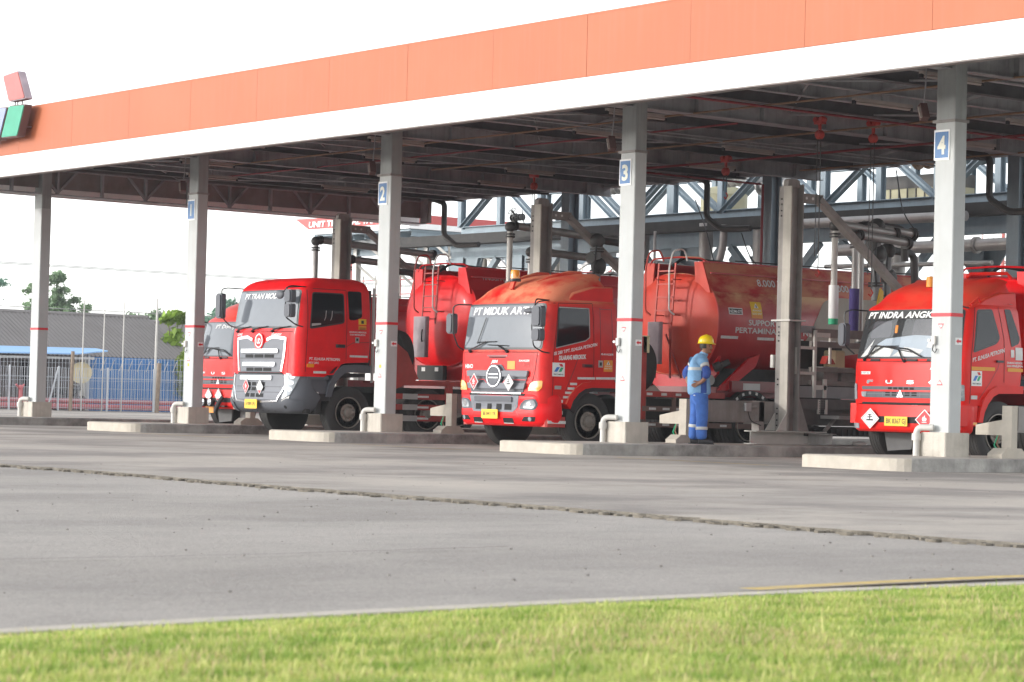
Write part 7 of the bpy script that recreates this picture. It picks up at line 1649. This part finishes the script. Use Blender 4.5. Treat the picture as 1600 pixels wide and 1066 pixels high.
def hand(N, E, root, p, d, up, side):
    """five bent fingers rooted in the palm; d = finger direction, up = across the knuckles (towards the thumb)"""
    p = Vector(p); d = Vector(d).normalized(); up = Vector(up); up = (up-d*up.dot(d)).normalized(); nn = d.cross(up).normalized()*side
    k = len(N); N.append((*(p+d*.045), .020, .036)); E.append((root, k)); 
    for j, (o, l) in enumerate(((.028,.070),(.010,.078),(-.010,.072),(-.028,.056))):
        q0 = p+d*.075+up*o; q1 = q0+d*l*.5+nn*.004; q2 = q1+d*l*.42+nn*.022; a = len(N)
        N += [(*q0,.0095,.0095),(*q1,.009,.009),(*q2,.0075,.0075)]; E += [(k,a),(a,a+1),(a+1,a+2)]
    a = len(N); q0 = p+d*.03+up*.036; q1 = q0+d*.025+up*.024+nn*.004; q2 = q1+d*.03+up*.010
    N += [(*q0,.012,.012),(*q1,.010,.010),(*q2,.0085,.0085)]; E += [(k,a),(a,a+1),(a+1,a+2)]
hand(N_, E_, 13, (-.03,-.185,1.005), (-.85,.25,-.42), (-.3,-.1,.9), 1)
hand(N_, E_, 18, (-.19,.13,1.01), (.35,-.5,-.25), (.1,.1,.9), -1)
body = skin_mesh('body', N_, E_, M['skin'], man, 2, k=1.08)
fw = Vector((.96,-.28,0)).normalized(); lf = Vector((.28,.96,0)).normalized(); hc = Vector((.080,-.005,1.63))     # face turned a little towards the camera
def H(a, b, c): return hc+fw*a+lf*b+Vector((0,0,c))
mb = MB()
mb.ball(tuple(H(.080,0,-.035)), .022, M['skin'], 6, (1,.8,1.3)); mb.ball(tuple(H(.092,0,-.048)), .016, M['skin'], 6, (1.2,1.2,.8))
for s_ in (-1, 1): mb.ball(tuple(H(.066,.033*s_,-.045)), .028, M['skin'], 6, (.7,.8,.8))
mb.ball(tuple(H(.058,0,-.105)), .034, M['skin'], 6, (1,1.1,.75)); mb.build('face', body, smooth=60)
for s_ in (-1, 1): MB().ball(tuple(H(.0,.086*s_,-.03)), .028, M['skin'], 6, (.75,.35,1.15)).build('ear', body)
mb = MB()
for s_ in (-1, 1): mb.ball(tuple(H(.083,.032*s_,-.008)), .011, M['white'], 6, (.5,1.3,.7)); mb.ball(tuple(H(.088,.032*s_,-.008)), .006, M['ink'], 5); mb.tube([H(.088,.014*s_,.012), H(.086,.034*s_,.018), H(.072,.052*s_,.010)], .0055, M['hair'], 5)
mb.tube([H(.084,-.024,-.078), H(.092,0,-.076), H(.084,.024,-.078)], .006, M['mouth'] if 'mouth' in M else M['rust'], 5); mb.build('facial_features', body)
mb = MB(); P = [(.0001,.105),(.05,.10),(.088,.065),(.100,.02),(.100,-.02),(.096,-.05)]; k = len(mb.v); mb.lathe([(r_, z) for r_, z in P], tuple(H(-.012,0,.0)), (0,0,1), M['hair'], 20)
for i in range(k, len(mb.v)):
    v = Vector(mb.v[i]); u = (v-hc).dot(fw)
    if v.z < hc.z+.02 and u > .02: mb.v[i] = tuple(v-fw*(u-.02)*.9)
mb.ball(tuple(H(-.045,0,-.06)), .062, M['hair'], 8, (.75,1,.8)); mb.build('hair', body)
# hard hat with brim and ridge
mb = MB(); P = [(.148,.016),(.150,.022),(.132,.030),(.130,.055),(.122,.095),(.095,.132),(.055,.152),(.0001,.160)]; mb.lathe(P, tuple(H(-.005,0,.012)), (0,0,1), M['helmet'], 28)
for i, v in enumerate(mb.v):
    v = Vector(v); d = v-H(-.005,0,.012); a = d.dot(fw); b = d.dot(lf); z = d.z
    kx = 1.0 if z > .028 else (1.12 if a > 0 else .96); ky = .90 if z > .028 else .86
    mb.v[i] = tuple(H(-.005,0,.012)+fw*a*kx+lf*b*ky+Vector((0,0,z-(.012*max(0, a/.15) if z < .028 else 0))))
mb.tube([H(-.12,0,.09), H(-.08,0,.145), H(0,0,.175), H(.08,0,.150), H(.118,0,.09)], .010, M['helmet'], 6); mb.build('hard_hat', man, smooth=60)
# jacket : torso + sleeves
J = [(-.015,0,.79,.170,.145),(-.015,0,.86,.178,.150),(-.03,0,1.0,.172,.150),(-.035,0,1.15,.168,.150),(-.03,0,1.28,.160,.155),(-.005,0,1.39,.120,.145),(.03,0,1.455,.078,.078),(.045,0,1.475,.07,.07),
     (-.00,-.175,1.385,.082,.082),(.045,-.26,1.29,.070,.070),(-.03,.175,1.385,.082,.082),(-.13,.24,1.30,.070,.070)]
jk = skin_mesh('jacket', J, [(0,1),(1,2),(2,3),(3,4),(4,5),(5,6),(6,7),(5,8),(8,9),(5,10),(10,11)], M['shirt'], man, 2, 0)
for nm, P in (('sleeve', [(.045,-.262,1.288,.066,.066),(.080,-.335,1.18,.064,.064),(.075,-.325,1.145,.060,.060),(.045,-.275,1.085,.050,.050)]), ('sleeve', [(-.13,.242,1.298,.066,.066),(-.22,.295,1.19,.064,.064),(-.225,.27,1.14,.058,.058),(-.205,.21,1.075,.048,.048)])):
    skin_mesh(nm, P, [(0,1),(1,2),(2,3)], M['navy'], jk, 2)
# dark side panel below the arm, collar, bands
mb = MB()
def ell(cx0, z, a, b, q, off=0): return Vector((cx0+(a+off)*math.cos(q), (b+off)*math.sin(q), z))
def shell(z0, z1, q0, q1, mt, off, n_=14, m_=6):
    V = []
    for j in range(m_+1):
        z = z0+(z1-z0)*j/m_; i_ = min(range(len(JT)-1), key=lambda k: 0 if JT[k][0] <= z <= JT[k+1][0] else 9); t = (z-JT[i_][0])/(JT[i_+1][0]-JT[i_][0])
        c, a, b = [JT[i_][k]+(JT[i_+1][k]-JT[i_][k])*t for k in (1, 2, 3)]
        V += [ell(c, z, a, b, q0+(q1-q0)*i/n_, off) for i in range(n_+1)]
    mb.add(V, [(j*(n_+1)+i, j*(n_+1)+i+1, (j+1)*(n_+1)+i+1, (j+1)*(n_+1)+i) for j in range(m_) for i in range(n_)], mt)
mb.recalc = False
# measure the real jacket surface so that bands lie on it
bmj = bmesh.new(); bmj.from_mesh(jk.data)
from mathutils.bvhtree import BVHTree
bj = BVHTree.FromBMesh(bmj)
def onj(q, z, cx0=-.03):
    d = Vector((math.cos(q), math.sin(q), 0)); h = bj.ray_cast(Vector((cx0, 0, z))+d*.6, -d)
    return (h[0]+d*.004) if h[0] is not None else Vector((cx0, 0, z))+d*.16
def wrap(z0, z1, q0, q1, mt, n_=40, m_=2):
    V = [onj(q0+(q1-q0)*i/n_, z0+(z1-z0)*j/m_) for j in range(m_+1) for i in range(n_+1)]
    mb.add(V, [(j*(n_+1)+i, j*(n_+1)+i+1, (j+1)*(n_+1)+i+1, (j+1)*(n_+1)+i) for j in range(m_) for i in range(n_)], mt)
wrap(.84, 1.20, R(-82), R(-48), M['navy'], 8, 10); wrap(.84, 1.20, R(48), R(82), M['navy'], 8, 10); mb.build('side_panel', jk, smooth=60)
mb = MB(); mb.recalc = False; V0 = len(mb.v); wrap(1.215, 1.265, 0, 2*math.pi, M['band'], 60, 2); mb.build('reflective_band', jk, smooth=60)
def cuffband(p, q, r_, w_, mt, par, nm):
    p = Vector(p); q = Vector(q); d = (q-p).normalized(); mb = MB(); mb.lathe([(r_*.98,-w_/2),(r_,-w_/2+.002),(r_,w_/2-.002),(r_*.98,w_/2)], tuple(p), tuple(d), mt, 20); mb.build(nm, par, smooth=60)
cuffband((.045,-.262,1.290), (.080,-.335,1.18), .074, .045, M['band'], jk, 'reflective_band'); cuffband((-.13,.242,1.300), (-.22,.295,1.19), .074, .045, M['band'], jk, 'reflective_band')
mb = MB(); mb.lathe([(.066,-.02),(.072,.015),(.060,.04),(.058,.01)], (.042,0,1.475), (.25,0,1), M['shirt'], 20); mb.build('collar', jk)
# trousers
T = [(-.02,0,.92,.140,.125),(-.02,0,.87,.155,.135),(-.02,0,.80,.165,.145),(.01,-.085,.74,.105,.105),(.035,-.105,.50,.088,.088),(.025,-.11,.28,.082,.082),(.035,-.12,.06,.078,.078),(-.045,.085,.74,.105,.105),(-.055,.10,.50,.088,.088),(-.075,.10,.28,.082,.082),(-.085,.11,.06,.078,.078)]
tr_ = skin_mesh('trousers', T, [(0,1),(1,2),(2,3),(3,4),(4,5),(5,6),(2,7),(7,8),(8,9),(9,10)], M['navy2'], man, 2, 2)
for p, q in (((.028,-.11,.26),(.03,-.115,.15)), ((-.078,.102,.30),(-.082,.106,.19))): cuffband(p, q, .100, .05, M['band'], tr_, 'reflective_band')
mb = MB(); mb.ball((-.10,-.145,.80), .02, M['white'], 5, (1.2,.5,.6)); mb.build('pocket_tissue', tr_)
for s_, x, y in (('', .05, -.12), ('', -.07, .11)):
    mb = MB(); mb.tube([(x-.07,y,.045),(x,y,.055),(x+.09,y-.005,.045),(x+.175,y-.01,.032)], [.042,.048,.043,.028], M['boot'], 12); mb.box(x-.10,x+.19,y-.042,y+.042,.0,.018,M['ink'],.03); mb.build('shoe', man, smooth=60)
# ================================================================== thin haze over the whole site
hz = bpy.data.materials.new('haze'); hz.use_nodes = True; n = hz.node_tree; n.nodes.clear()
ou = n.nodes.new('ShaderNodeOutputMaterial'); pv = n.nodes.new('ShaderNodeVolumePrincipled'); pv.inputs['Color'].default_value = (.93, .95, 1, 1); pv.inputs['Density'].default_value = .0004; pv.inputs['Anisotropy'].default_value = .25
n.links.new(pv.outputs[0], ou.inputs['Volume'])
mb = MB(); mb.box(-130, 66, -60, 130, -1.1, 14.0, hz); o = mb.build('haze', None, smooth=0, kind='stuff')
